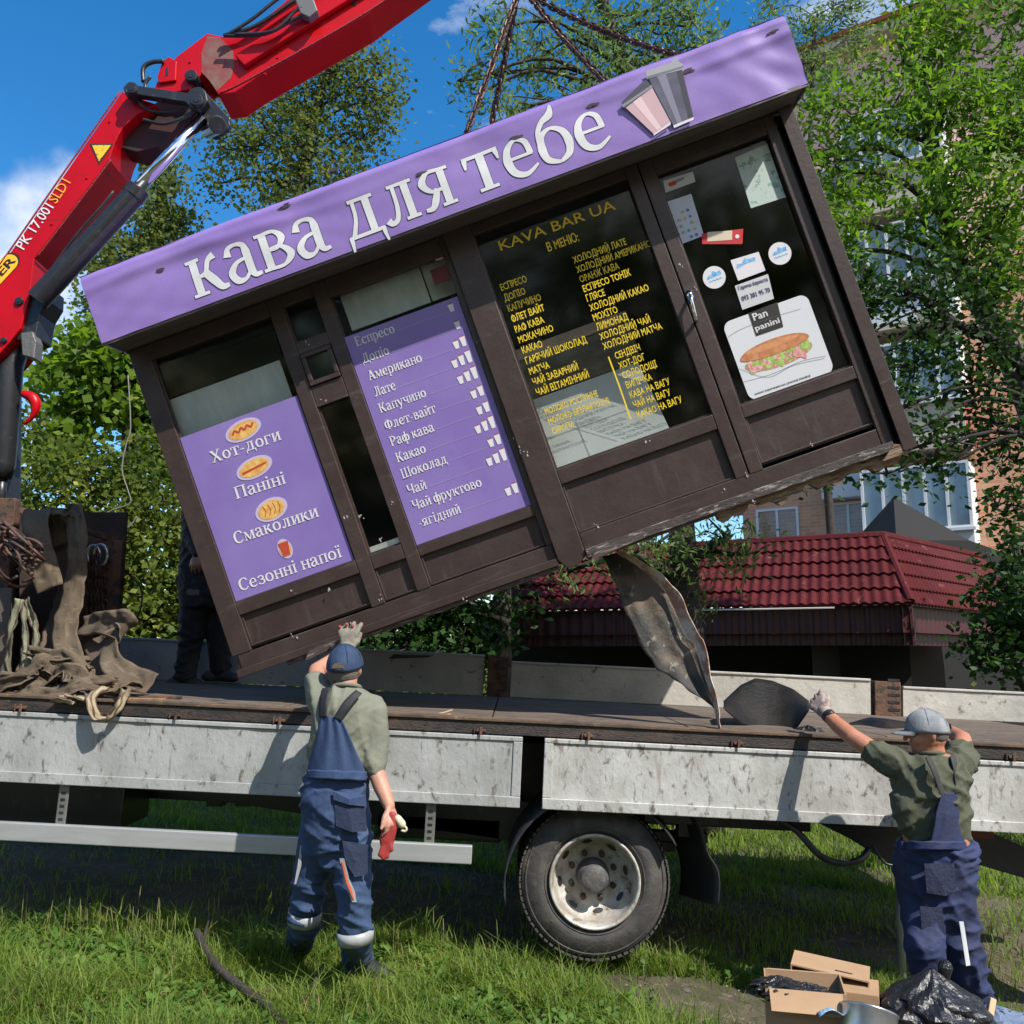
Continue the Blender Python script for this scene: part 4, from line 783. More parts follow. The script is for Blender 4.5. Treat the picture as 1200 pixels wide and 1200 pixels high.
cprism('warning_sticker', mat('sticker_black', (.03, .02, .01), .5), [(105, 168), (133, 168), (116, 193)], -.003, -.001, bev=0, par=boom)
b = MB(); poly(b, [C(108, 170, -.004), C(130, 170, -.004), C(116, 189, -.004)], -.004); b.build('warning_triangle', mat('warning_yellow', (.8, .45, .02), .5, c2=(.3, .15, .02), scale=40, amt=(.55, .6)), boom)
def link_(pa, pb, ra, rb, rm, y0, y1, name, par=crane, m=blackc):
    A = Vector(C(*pa, y0)); Bq = Vector(C(*pb, y0)); d = (Bq-A); L = d.length; d.normalize(); n = Vector((-d.y, d.x)); top = []; bot = []
    for k in range(25):
        t = k/24; x = -ra+t*(L+ra+rb)
        h_ = rm
        if x < ra: h_ = max(h_*(x > 0), math.sqrt(max(0, ra*ra-x*x)))
        if x > L-rb: h_ = max(h_*(x < L), math.sqrt(max(0, rb*rb-(x-L)**2)))
        top.append(A+d*x+n*h_); bot.append(A+d*x-n*h_)
    pts = [tuple(p) for p in top]+[tuple(p) for p in bot[::-1][1:-1]]
    b = MB(); b.prism(pts, y0, y1); return b.build(name, m, par, bev=.006)
def pin(px, py, r, y0, y1, name='pin', par=crane, m=blackc):
    x, z = C(px, py, y0); b = MB(); b.lathe([(.001, 0), (r*.5, 0), (r*.52, .004), (r*.85, .004), (r, .012), (r, y1-y0)], 28, c=(x, y0, z)); return b.build(name, m, par)
lk = link_((153, 104), (231, 116), .055, .075, .034, -.09, -.03, 'link_plate'); pin(153, 103, .036, -.125, .3); pin(230, 116, .045, -.125, .3)
pin(223, 87, .045, -.05, .3); pin(21, 352, .03, -.02, .3); pin(3, 398, .022, -.02, .3)
link_((230, 112), (262, 146), .07, .045, .065, -.03, .02, 'lever'); link_((232, 112), (256, 150), .05, .04, .05, .2, .26, 'lever')
b = MB(); b.tube([CF.l3(255, 146, -.06), CF.l3(244, 152, .30)], .06, 20); b.build('lever_boss', blackc, crane, bev=.006)
b = MB(); b.tube([CF.l3(238, 138, .0), CF.l3(155, 228, .0)], .042, 24); b.build('piston_rod', chrome, crane, smooth=True)
b = MB(); b.tube([CF.l3(163, 221, .0), CF.l3(156, 230, .0), CF.l3(155, 231, .0), CF.l3(44, 352, .0)], [.08, .08, .076, .076], 28); b.build('cylinder_barrel', blackc, crane, smooth=False, bev=.004)
b = MB(); b.tube(cat([CF.l3(133, 224, .05), CF.l3(118, 243, .03), CF.l3(90, 275, .03), CF.l3(58, 318, .04)], 4), .01, 8); b.build('hose', blackm, crane, smooth=True)
cprism('cylinder_foot', blackc, [(36, 345), (58, 335), (57, 352), (47, 368), (42, 395), (30, 400), (18, 398), (30, 372)], .03, .24, bev=.01)
cprism('valve_block', mat('grey_cast', (.16, .155, .14), .5, .5, bump=.4), [(24, 390), (38, 388), (42, 400), (40, 420), (26, 416)], .0, .1)
b = MB(); b.tube([CF.l3(22, 398, .15), CF.l3(18, 418, .15), CF.l3(12, 430, .15), CF.l3(4, 545, .15), CF.l3(2, 560, .15)], [.05, .07, .083, .075, .06], 28); b.build('lift_cylinder', blackc, crane, smooth=True)
b = MB(); b.tube([CF.l3(3, 555, .15), CF.l3(0, 600, .15)], .032, 18); b.build('piston_rod', blackc, crane, smooth=True)
hk = MB(); hk.tube(cat([CF.l3(26, 461, .1), CF.l3(38, 466, .1), CF.l3(42, 476, .1), CF.l3(38, 488, .1), CF.l3(28, 497, .1)], 5), [.02, .026, .03, .032, .034, .036, .036, .036, .036, .034, .032, .03, .028, .024, .022, .018, .016, .014, .012, .01, .008], 12); hk.build('hook', redp, crane, smooth=True)
cprism('crane_column', blackc, [(-90, 430), (-12, 440), (-20, 900), (-90, 900)], .0, .4)
b = MB()   # hoses on the upper arm
for k, (w_, pts) in enumerate(((.016, [(168, 96), (168, 80), (178, 73), (192, 72)]), (.014, [(262, 42), (300, 30), (350, -3), (420, -50)]), (.012, [(266, 41), (296, 22), (335, -8), (420, -62)]), (.012, [(262, 42), (310, 40), (345, 22), (360, 16)]), (.011, [(275, 40), (320, 36), (347, 12), (356, 10)]))):
    b = MB(); b.tube(cat([CF.l3(x, y, -.03-.02*k) for x, y in pts], 6), w_, 8); b.build('hose', blackm, crane, smooth=True)
cprism('hose_bracket', mat('grey_block', (.12, .12, .12), .5), [(346, 0), (366, -5), (372, 12), (362, 20), (352, 15)], -.12, -.052); 
for q in ((347, 45), (325, 67)): pin(*q, .012, -.006, .01, 'rivet', arm, redp)
pin(415, 3, .022, -.01, .02, 'bolt', arm)
weld = mat('weld_seam', (.25, .002, .006), .5, bump=.6, bscale=90)
for pts in ([(128, 187), (95, 231), (40, 303)], [(143, 107), (70, 212), (0, 313)]):
    b = MB(); b.tube(cat([CF.l3(x+2*(1 if pts[0][0] > 130 else -1)*-1, y, -.001) for x, y in pts], 8), .006, 6); b.build('weld_seam', weld, boom, True)
b = MB(); b.tube(cat([CF.l3(x, y, -.003) for x, y in ((258, 109), (300, 88), (430, 14), (520, -50))], 8), .006, 6); b.build('weld_seam', weld, arm, True)
for q in ((60, 262), (101, 208), (128, 142), (290, 62), (310, 86), (380, 42), (222, 72)): pin(*q, .011, -.008, .01, 'bolt', arm if q[0] > 200 else boom, redp)
for k, pts in enumerate(([(160, 115), (172, 128), (190, 132), (215, 128)], [(168, 140), (190, 145), (210, 140), (232, 128)], [(176, 90), (170, 100), (176, 112), (190, 118)])):
    b = MB(); b.tube(cat([CF.l3(x, y, -.02-.02*k) for x, y in pts], 6), .012, 8); b.build('hose', blackm, crane, smooth=True)
b = MB(); A, Bq = C(18, 296, -.004), C(80, 213, -.004); put_text(b, 'PK 17.001', C(28, 293, -.004), C(63, 243, -.004), .075, -.004, .01); b.build('lettering', white, boom)
b = MB(); put_text(b, 'SLD1', C(66, 239, -.004), C(83, 214, -.004), .075, -.004, .01); b.build('lettering', mat('orange_print', (.8, .3, .03), .5), boom)
A = Vector(C(-70, 395, -.003)); Bq = Vector(C(20, 298, -.003)); d = (Bq-A).normalized(); n = Vector((-d.y, d.x)); L = (Bq-A).length; r = .06; pts = []
for k in range(13): t = -math.pi/2+math.pi*k/12; pts.append(tuple(A+d*(L-r+r*math.cos(t))+n*(r*math.sin(t))))
for k in range(13): t = math.pi/2+math.pi*k/12; pts.append(tuple(A+d*(r+r*math.cos(t))+n*(r*math.sin(t))))
b = MB(); poly(b, pts, -.003); ob = b.build('name_badge', mat('badge_black2', (.02, .01, .01), .5), boom)
b = MB(); poly(b, [tuple(Vector(p)*.0+((Vector(p)-(A+Bq)/2)*.955+(A+Bq)/2)) for p in pts], -.004); b.build('badge_face', mat('badge_yellow', (.85, .45, .02), .5), ob)
b = MB(); put_text(b, 'PALFINGER', A+d*.05-n*.03, A+d*(L-.04)-n*.03, .06, -.005, .03); b.build('lettering', mat('badge_black2', (.02, .01, .01), .5), ob)
# boom head + chains
hd = at(610, -14, 5.9)
b = MB(); b.tube([CF.l3(650, -165, .15), Vector((hd.x, .15, hd.z+.22))], .05, 12); b.tube(cat([Vector((hd.x, .15, hd.z+.24)), Vector((hd.x+.08, .15, hd.z+.1)), Vector((hd.x+.03, .15, hd.z)), Vector((hd.x-.06, .15, hd.z+.03))], 5), .025, 10); b.build('load_hook', redp, crane, smooth=True)
lm = MB(); n_ = 20; ring = []
for k in range(n_):
    a = 2*math.pi*k/n_; ring.append(Vector((.011*math.cos(a), 0, .013*math.sin(a)+(.011 if math.sin(a) > 0 else -.011))))
ring.append(ring[0]); ring.append(ring[1]); lm.tube(ring, .0052, 6, False, up=(0, 1, 0)); linkme = lm.me('chain_link'); linkme.materials.append(chainm)
def chain(label, a, b, sag=0.0, step=.036, group='lifting chains above the kiosk', scale=1.0, s2=None):
    a = Vector(a); b = Vector(b); e = empty('lifting_chain', label, 'chain', loc=a, group=group)
    L = (b-a).length; n = int(L/(step*scale)); q = (b-a).to_track_quat('Z', 'Y')
    for k in range(n):
        t = (k+.5)/n; o = bpy.data.objects.new('link', linkme); COL.objects.link(o); o.parent = e
        o.location = (b-a)*t+Vector((0, 0, -sag*4*t*(1-t))); o.rotation_mode = 'QUATERNION'
        dv = (b-a)+Vector((0, 0, -sag*4*(1-2*t))); o.rotation_quaternion = dv.to_track_quat('Z', 'Y') @ Matrix.Rotation((k % 2)*math.pi/2+random.uniform(-.3, .3), 3, 'Z').to_quaternion(); o.scale = (scale*1.25,)*3
    return e
tp = Vector((hd.x, 5.9, hd.z))
chain('left front chain meeting the banner top above the letter', tp, at(546, 158, 5.35), scale=1.3)
chain('second chain from the left hanging almost parallel behind the first', tp+Vector((-.02, .05, 0)), at(575, 150, 6.3), scale=1.3)
chain('middle chain sloping right to the banner edge', tp+Vector((.02, 0, 0)), at(712, 98, 5.3), .03, scale=1.3)
chain('longest chain sloping furthest right toward the printed cups', tp+Vector((.04, .05, 0)), at(800, 66, 5.5), .05, scale=1.3)

# ================================================================== PEOPLE
def onground(px, py):
    Y = 4.5
    for _ in range(30):
        p = at(px, py, Y); d = ray(px, py); g_ = float(gz(p.x, Y)); Y += (p.z-g_)/(-(d.z/d.y))*.8
    return at(px, py, Y)
skin = mat('skin', (.42, .21, .14), .55, c2=(.36, .165, .11), scale=9, bump=.1, bscale=60)
hair = mat('grey_hair', (.14, .12, .1), .9, bump=.6, bscale=150)
shirt1 = mat('khaki_grey_shirt', (.165, .17, .13), .85, c2=(.13, .137, .105), scale=5, bump=.35, bscale=14)
shirt2 = mat('olive_shirt', (.07, .075, .045), .85, c2=(.055, .06, .035), scale=5, bump=.35, bscale=14)
ov1 = mat('blue_overalls', (.022, .045, .11), .8, c2=(.035, .065, .14), scale=5, bump=.5, bscale=11, stretch=(1, 1, .5))
ov1d = mat('dark_navy_patch', (.014, .02, .04), .8, bump=.4, bscale=15)
ov2 = mat('royal_blue_overalls', (.014, .025, .085), .8, c2=(.012, .017, .048), scale=4, bump=.5, bscale=11)
refl = mat('reflective_band', (.26, .275, .27), .4, c2=(.33, .34, .34), scale=14)
bootm = mat('boot_black', (.015, .016, .02), .6, bump=.3)
black_strap = mat('black_strap', (.012, .013, .016), .7)
S1 = 1050/4.62
def rings(L, Y, yaw=0, inf=0.0):
    out = []
    for (px, py, hw, dp) in L:
        p = at(px, py, Y); out.append((p.x, p.y, p.z, hw*Y/1050+inf, dp+inf, yaw))
    return out
def finger_hand(mb, w_, d, nrm, thumb, L=.18, curl=.5, rad=.0085, spread=.12, big=1.0):
    """w_ wrist, d pointing direction, nrm palm-facing normal, thumb side direction"""
    w_ = Vector(w_); d = Vector(d).normalized(); nrm = Vector(nrm); nrm = (nrm-d*nrm.dot(d)).normalized(); s = d.cross(nrm).normalized()
    if s.dot(Vector(thumb)) < 0: s = -s
    pl = L*.52
    rows = [(0, .026), (.25, .032), (.6, .038), (.95, .039)]
    for off in (-.6, -.2, .2, .6):
        mb.capsule([w_+d*(pl*t)+s*(off*r*big) for t, r in rows], [.0135*big, .0145*big, .0145*big, .012*big], 10)
    for i, (off, fl) in enumerate(((.036, .40), (.012, .45), (-.012, .42), (-.034, .33))):
        p = w_+d*(pl*.93)+s*off*big; dd = (d+s*off/.036*spread).normalized(); P = [p-dd*.015]; seg = fl*L/3*1.15
        for k in range(3):
            a = curl*(.5+.35*k)*(1+.15*i); dd = (dd*math.cos(a)+nrm*math.sin(a)).normalized(); P.append(P[-1]+dd*seg)
        mb.capsule(P, [rad*1.15*big, rad*1.08*big, rad*big, rad*.85*big], 9)
    p = w_+d*(pl*.25)+s*.026*big; dd = (d*.75+s*.65+nrm*.3).normalized(); P = [p-dd*.01, p+dd*.032]; dd = (d+s*.3+nrm*.5).normalized(); P.append(P[-1]+dd*.03); P.append(P[-1]+dd*.024)
    mb.capsule(P, [.015*big, .013*big, .011*big, .009*big], 9)
def head(mb, c, yaw, tilt=0, s=1.0):
    """faces +y before rotation"""
    Rm = Matrix.Rotation(yaw, 3, 'Z') @ Matrix.Rotation(tilt, 3, 'X'); c = Vector(c); t = lambda x, y, z: c+Rm @ Vector((x*s, y*s, z*s))
    mb.ell(c, (.077*s, .094*s, .108*s), Rm); mb.ell(t(0, .02, -.055), (.060*s, .075*s, .072*s), Rm); mb.ell(t(0, .055, -.088), (.032*s, .035*s, .03*s), Rm)
    mb.capsule([t(0, .085, .018), t(0, .107, -.012), t(0, .112, -.028)], [.008*s, .011*s, .014*s], 8); mb.ell(t(0, .088, -.057), (.024*s, .012*s, .009*s), Rm); mb.ell(t(0, .08, .03), (.055*s, .016*s, .012*s), Rm)
    for q in (-1, 1):
        mb.ell(t(q*.078, -.008, -.008), (.009*s, .02*s, .033*s), Rm @ Matrix.Rotation(q*.35, 3, 'Z')); mb.ell(t(q*.05, .06, -.03), (.022*s, .026*s, .028*s), Rm)
    return t, Rm
def facebits(t, Rm, par, s=1.0):
    for q in (-1, 1): b = MB(); b.ell(t(q*.03, .082, .008), (.012*s, .006*s, .006*s), Rm, 10, 6); b.build('eye', mat('eye_dark', (.05, .03, .02), .2), par, smooth=True)
def capmesh(par, t, Rm, m, name='cap', open_=True, s=1.0, z0=.012):
    b = MB()
    def fn(u, v):
        a = 2*math.pi*u; ph = v*math.pi/2; r = math.cos(ph); dz = -.022*math.cos(ph)*(.5-.5*math.sin(a))*1.0
        k = 1+.01*math.sin(a*3)*(1-v)
        return t(.089*r*math.cos(a)*k, .106*r*math.sin(a)*k, z0+dz+.104*math.sin(ph)**.9)
    b.grid(fn, 48, 14); o = b.build(name, m, par, smooth=True); solid(o, .004, 1)
    q = MB()
    def vf(u, v):
        a = math.pi*(.16+.68*u); y = .104*math.sin(a)+v*.072*math.sin(math.pi*(.08+.84*u))**.7; x = .088*math.cos(a)*(1-.12*v)
        return t(x, y, z0+.004-.014*v-.018*(abs(math.cos(a))**2)*v)
    q.grid(vf, 24, 6); v = q.build('visor', m, o, smooth=True); solid(v, .004, 0)
    c_ = MB(); c_.ell(t(0, 0, z0+.105), (.008, .008, .005), Rm, 10, 6); c_.build('cap_button', m, o, smooth=True)
    sm = MB()
    for k in range(6):
        a = math.pi*k/3; sm.tube([t(.0905*math.cos(p)*math.cos(a), .1075*math.cos(p)*math.sin(a), z0+.1065*math.sin(p)**.9+.001) for p in np.linspace(.12, 1.5, 9)], .0012, 5)
    sm.build('cap_seam', m, o)['kind'] = 'stuff'
    if open_:
        h_ = MB(); cc = [t(.034*math.cos(a), -.1075-.004, z0+.0+.03*math.sin(a)) for a in np.linspace(0, math.pi, 14)]
        h_.add(cc, [tuple(range(len(cc)))]); o2 = h_.build('cap_opening', hair, o)
        st_ = MB(); st_.tube([t(.05*x, -.109+.02*abs(x)**2*1.2, z0-.006) for x in np.linspace(-1, 1, 9)], .006, 6, flat=.4); st_.build('cap_strap', black_strap, o)
    return o
def surfer(L, Y, yaw):
    pys = [q[1] for q in L]
    o = sorted(range(len(L)), key=lambda i: pys[i]); A = [L[i] for i in o]; ys_ = [a[1] for a in A]
    def f(px, py, off):
        cx = np.interp(py, ys_, [a[0] for a in A]); hw = np.interp(py, ys_, [a[2] for a in A]); dp = np.interp(py, ys_, [a[3] for a in A])
        k = max(-.97, min(.97, (px-cx)/hw)); y = Y-dp*(1-abs(k)**2.3)**(1/2.3)+math.tan(yaw)*(px-cx)*Y/1050*(.8) - off
        return at(px, py, y)
    return f
def sheet(f, edgeL, edgeR, nu=12, nv=14, off=.02, wob=.0):
    PL = cat([(x, y, 0) for x, y in edgeL], 8); PR = cat([(x, y, 0) for x, y in edgeR], 8)
    def fn(u, v):
        a = PL[min(len(PL)-1, int(round(v*(len(PL)-1))))]; b = PR[min(len(PR)-1, int(round(v*(len(PR)-1))))]
        return f(a.x+(b.x-a.x)*u, a.y+(b.y-a.y)*u, off+wob*math.sin(u*19+v*3))
    return MB().grid(fn, nu, nv)

# --- man at the left
Y1 = 4.62
m1 = empty('person', 'man in blue bib overalls and navy cap steadying the kiosk edge with a gloved hand', 'person', loc=at(393, 1135, Y1))
M1i = Matrix.Translation(-m1.location)
def finish(o, par):
    o.parent = par; o.matrix_parent_inverse = Matrix.Translation(-par.location); return o
def pb(mb, name, m, par, vox=None, it=3, disp=0, ds=.1, smooth=True):
    o = mb.build(name, m, None, smooth); finish(o, par)
    if vox: remesh(o, vox, it, disp, ds)
    return o
TR = [(393, 955, 33, .11), (393, 930, 34, .12), (395, 905, 32, .11), (398, 880, 32, .11), (403, 850, 34, .115), (405, 828, 34, .11), (406, 815, 29, .09), (406, 806, 15, .06)]
def J(*a): return [at(*q) for q in a]
armR = J((436, 831, 4.62), (439, 865, 4.62), (438, 897, 4.6), (447, 922, 4.55), (456, 944, 4.5)); armL = J((377, 822, 4.62), (371, 800, 4.74), (371, 786, 4.86), (388, 775, 4.98), (406, 760, 5.14))
legR = J((411, 945, 4.62), (413, 995, 4.6), (414, 1040, 4.58), (417, 1095, 4.62)); footR = onground(420, 1143); legR.append(footR+Vector((0, 0, .07)))
legL = J((375, 945, 4.64), (368, 990, 4.66), (361, 1035, 4.7), (357, 1080, 4.76)); footL = onground(351, 1121); legL.append(footL+Vector((0, 0, .07)))
b = MB(); b.loft(rings(TR, Y1)); b.capsule(J((406, 815, 4.62), (405, 798, 4.63)), [.062, .058], 14)
hc = at(404, 782, 4.645); t1, R1 = head(b, hc, R_(-6), R_(8))
for L_, rr_ in ((armR, [.058, .05, .043, .041, .03]), (armL, [.058, .05, .044, .04, .03])): b.capsule(L_, rr_, 14)
for L_ in (legR, legL): b.capsule(L_, [.085, .075, .055, .05, .04], 14)
dR = (at(461, 962, 4.47)-armR[-1]); finger_hand(b, armR[-1]+dR.normalized()*.01, dR, (-.5, .3, -.3), (-.2, -1, 0), .17, .75)
finger_hand(b, armL[-1], Vector((.02, .12, .9)), (0, 1, 0), (1, 0, 0), .17, .35)
body = pb(b, 'body', skin, m1, .0062, 3)
facebits(t1, R1, body)
b = MB(); Rh = R1; b.ell(hc+R1 @ Vector((0, -.022, -.012)), (.081, .08, .078), R1); ho = pb(b, 'hair', hair, m1, .008, 2, .006, .02)
b = MB(); b.loft(rings([(396, 896, 27, .09), (397, 885, 31, .105)]+TR[4:], Y1, 0, .016)); b.capsule(armR[:3], [.082, .076, .07], 16); b.capsule([armL[0], armL[1]], [.08, .068], 16)
b.capsule(J((400, 812, 4.6), (411, 812, 4.6)), [.05, .05], 12); bake_folds(pb(b, 'shirt', shirt1, m1), .009, 4, .010, 'torso', 1)
b = MB(); col = [at(405+17*math.cos(a), 806-4*math.sin(a), 4.63-.075*math.sin(a)) for a in np.linspace(-.3, math.pi+.3, 12)]; b.tube(col, .011, 8); pb(b, 'collar', shirt1, m1)
# overalls
b = MB(); b.loft(rings([(393, 950, 34, .12), (393, 935, 35, .13), (395, 915, 34, .12), (396, 904, 33.5, .12)][::1], Y1, 0, .016)); b.loft(rings([(391, 1022, 6, .03), (391, 1008, 14, .06), (392, 990, 24, .09), (393, 970, 32, .11), (393, 950, 34, .125)], Y1, 0, .016))
b.capsule(legR, [.092, .09, .088, .082, .078], 18); b.capsule(legL, [.09, .088, .082, .076, .07], 18)
b.capsule(J((393, 958, 4.6), (393, 940, 4.58)), [.1, .1], 12)
bake_folds(pb(b, 'overalls', ov1, m1), .009, 7, .013, 'leg', 2)
f1 = surfer([(a, b_, c_+3.5, d+.016) for a, b_, c_, d in TR], Y1, 0)
b = sheet(f1, [(375, 838), (371, 862), (364, 885), (358, 910)], [(399, 841), (409, 862), (421, 888), (432, 912)], 24, 24, .028, .004); o = pb(b, 'bib_back', ov1, m1); solid(o, .006, 1)
b = sheet(f1, [(359, 902), (359, 912)], [(430, 904), (430, 915)], 30, 4, .038, .003); o = pb(b, 'waistband', ov1, m1); solid(o, .008, 1)
for a_, b_ in (([(374, 840), (375, 822), (378, 806)], [(383, 840), (384, 822), (387, 806)]), ([(391, 841), (403, 822), (417, 809)], [(400, 845), (412, 827), (424, 813)])):
    b = sheet(f1, a_, b_, 4, 12, .03); o = pb(b, 'strap', black_strap, m1); solid(o, .004, 1)
def band(pts, r, name, m, w_=.03, par=m1):
    b = MB(); P = [Vector(p) for p in pts]; b.tube(P, r, 22, False); o = pb(b, name, m, par); solid(o, .003, 1); return o
def onlimb(L_, t): 
    n = (len(L_)-1)*t; i = min(int(n), len(L_)-2); return L_[i].lerp(L_[i+1], n-i)
lr = at(416, 1088, 4.62), at(417, 1103, 4.625); band(lr, [.087, .086], 'reflective_band', refl)
ll = at(358, 1066, 4.745), at(356.5, 1080, 4.76); band(ll, [.0815, .080], 'reflective_band', refl)
pk = mat('pocket_navy', (.016, .026, .06), .8, bump=.5, bscale=14)
def patch(name, pts, Y, m, off, par=m1, th=.004): # polygon patch hugging the trouser front facing the camera
    b = MB(); n = len(pts); c0 = at(sum(p[0] for p in pts)/n, sum(p[1] for p in pts)/n, Y-off)
    V = [c0]+[at(p[0], p[1], Y-off+.000035*(p[0]-sum(q[0] for q in pts)/n)**2) for p in pts]
    b.add(V, [(0, i+1, (i+1) % n+1) for i in range(n)]); o = pb(b, name, m, par, smooth=False); solid(o, th, 0); return o
patch('back_pocket', [(391, 930), (428, 935), (430, 974), (413, 975), (394, 968)], 4.62, pk, .155); patch('pocket_flap', [(390, 927), (429, 932), (428, 945), (409, 943), (391, 937)], 4.62, ov1, .165)
patch('leg_pocket', [(401, 985), (431, 990), (431, 1024), (416, 1028), (405, 1010)], 4.6, pk, .112)
zipo = mat('orange_zip', (.6, .12, .06), .5)
patch('zip_panel', [(398, 1006), (403, 1006), (409, 1030), (416, 1045), (418, 1057), (413, 1057), (405, 1037)], 4.59, refl, .118); patch('zip_opening', [(400.5, 1010), (402, 1010), (407, 1030), (413, 1045), (415, 1054), (413.5, 1053), (406, 1035)], 4.59, zipo, .124)
patch('zip_panel', [(352, 991), (354, 991), (353, 1015), (347, 1036), (345, 1036), (349, 1012)], 4.68, refl, .085)
for L_, tx, ty in ((footR, (448, 1150), .0), (footL, (330, 1131), 0)):
    tp_ = onground(*tx); b = MB(); d = (tp_-L_); 
    b.capsule([L_+Vector((0, 0, .045)), L_.lerp(tp_, .5)+Vector((0, 0, .045)), tp_+Vector((0, 0, .035))], [.05, .05, .042], 14); b.capsule([L_+Vector((0, 0, .13)), L_+Vector((0, 0, .05))], [.055, .055], 12)
    pb(b, 'boot', bootm, m1, .01, 3)
capm = mat('navy_cap', (.012, .03, .075), .8, c2=(.02, .045, .10), scale=20, bump=.2, bscale=80)
finish(capmesh(None, t1, R1, capm), m1)
glv = mat('glove_knit', (.22, .20, .16), .9, c2=(.16, .14, .12), scale=30, bump=.5, bscale=200); glr = mat('glove_red', (.33, .03, .025), .6, c2=(.2, .02, .02), scale=20)
b = MB(); w0 = at(407, 765, 5.12); finger_hand(b, w0+Vector((0, 0, .015)), (.0, .1, .95), (0, 1, .0), (1, 0, 0), .2, .42, .012, .35, 1.25); b.capsule([w0-Vector((0, .03, .05)), w0+Vector((0, 0, .03))], [.04, .038], 14)
g1 = pb(b, 'glove', glv, m1, .006, 2)
b = MB()
for px, py in ((398, 735), (406, 732), (413, 734), (417, 742), (413, 748)): b.ell(at(px, py, 5.13), (.009, .009, .012), None, 10, 6)
b.build('red_fingertips', glr, None, True); o = bpy.data.objects['red_fingertips']; finish(o, m1); o['kind'] = 'stuff'
gv = empty('work_glove', 'red rubber glove dangling from the bare right hand of the navy capped man', 'glove', loc=at(458, 965, 4.47))
b = MB(); a0 = at(460, 962, 4.46); b.capsule(J((459, 958, 4.46), (457, 970, 4.46), (453, 985, 4.46)), [.03, .036, .038], 12, .5, (1, 0, 0))
for dx, dy in ((445, 1002), (449, 1006), (454, 1004), (459, 996)): b.capsule([at(dx*.25+455*.75, 982, 4.46), at(dx, dy, 4.45)], [.013, .011], 8)
o = b.build('glove_body', glr, None, True); finish(o, gv); remesh(o, .006, 2)
b = MB(); b.capsule(J((466, 959, 4.46), (471, 966, 4.46)), [.018, .02], 10); b.tube(cat(J((470, 966, 4.46), (476, 970, 4.46), (475, 974, 4.46), (470, 973, 4.46)), 4), .006, 6); o = b.build('cuff', mat('cuff_cream', (.5, .45, .32), .8), None, True); finish(o, gv)

# --- man at the right
Y2 = 4.66
m2 = empty('person', 'man in royal blue overalls and grey cap reaching toward the black sheet', 'person', loc=at(1100, 1190, Y2))
yw = R_(20)
T2 = [(1096, 1045, 36, .13), (1097, 1018, 37, .14), (1098, 990, 34, .135), (1093, 955, 36, .14), (1090, 925, 37, .135), (1088, 905, 37, .125), (1089, 892, 31, .105), (1093, 883, 17, .08)]
a2L = J((1054, 897, 4.66), (1026, 882, 4.72), (998, 863, 4.8), (981, 849, 4.9), (966, 834, 5.0)); a2R = J((1120, 897, 4.68), (1128, 882, 4.8), (1128, 866, 4.92), (1115, 858, 5.05))
l2R = J((1115, 1035, 4.68), (1122, 1075, 4.66), (1122, 1105, 4.62), (1133, 1145, 4.66), (1146, 1185, 4.72)); l2L = J((1080, 1035, 4.66), (1082, 1075, 4.6), (1083, 1110, 4.52), (1090, 1150, 4.56), (1096, 1190, 4.6))
b = MB(); b.loft(rings(T2, Y2)); b.capsule(J((1094, 890, 4.66), (1091, 870, 4.66)), [.062, .058], 14)
hc2 = at(1087, 858, 4.66); t2, R2 = head(b, hc2, R_(74), R_(-4), .98)
for q, rr_ in ((a2L, [.06, .052, .045, .041, .03]), (a2R, [.06, .052, .045, .035])): b.capsule(q, rr_, 14)
for q in (l2R, l2L): b.capsule(q, [.085, .075, .06, .05, .045], 14)
finger_hand(b, a2L[-1], at(952, 818, 5.1)-a2L[-1], (0, 1, .2), (0, 0, 1), .17, .3); finger_hand(b, a2R[-1], (-.3, 1, .2), (0, 0, -1), (-1, 0, 0), .17, .3)
body2 = pb(b, 'body', mat('tanned_skin', (.40, .17, .10), .5, c2=(.34, .14, .08), scale=9, bump=.1), m2, .0062, 3); facebits(t2, R2, body2)
b = MB(); b.ell(hc2+R2 @ Vector((0, -.024, .0)), (.080, .078, .07), R2); pb(b, 'hair', hair, m2, .008, 2, .004, .02)
b = MB(); b.loft(rings([(1097, 983, 31, .12), (1095, 970, 34, .135)]+T2[3:], Y2, 0, .018)); b.capsule(a2L[:2], [.085, .074], 16); b.capsule(a2R[:2], [.08, .07], 16)
b.capsule(J((1064, 945, 4.62), (1068, 968, 4.62)), [.09, .07], 14); bake_folds(pb(b, 'shirt', shirt2, m2), .009, 4, .012, 'torso', 3)
b = MB(); b.tube([at(1093+15*math.cos(a), 885-3*math.sin(a), 4.66-.075*math.sin(a)) for a in np.linspace(-.3, math.pi+.3, 12)], .011, 8); pb(b, 'collar', shirt2, m2)
b = MB(); b.loft(rings([(1096, 1045, 37, .14), (1096, 1030, 38, .145), (1097, 1008, 37, .145), (1098, 988, 35.5, .145)], Y2, 0, .018)); b.capsule(l2R, [.10, .10, .098, .09, .08], 18); b.capsule(l2L, [.10, .098, .095, .088, .08], 18)
b.loft(rings([(1100, 1112, 8, .04), (1100, 1098, 18, .07), (1098, 1080, 30, .10), (1097, 1060, 36, .13), (1096, 1035, 38, .145)], Y2, 0, .018)); bake_folds(pb(b, 'overalls', ov2, m2), .009, 7, .014, 'leg', 5)
f2 = surfer([(a, b_, c_+3.6, d+.018) for a, b_, c_, d in T2], Y2, 0)
b = sheet(f2, [(1104, 929), (1098, 950), (1095, 970), (1090, 992)], [(1128, 929), (1133, 950), (1136, 970), (1138, 992)], 24, 24, .034, .004); o = pb(b, 'bib_back', ov2, m2); solid(o, .006, 1)
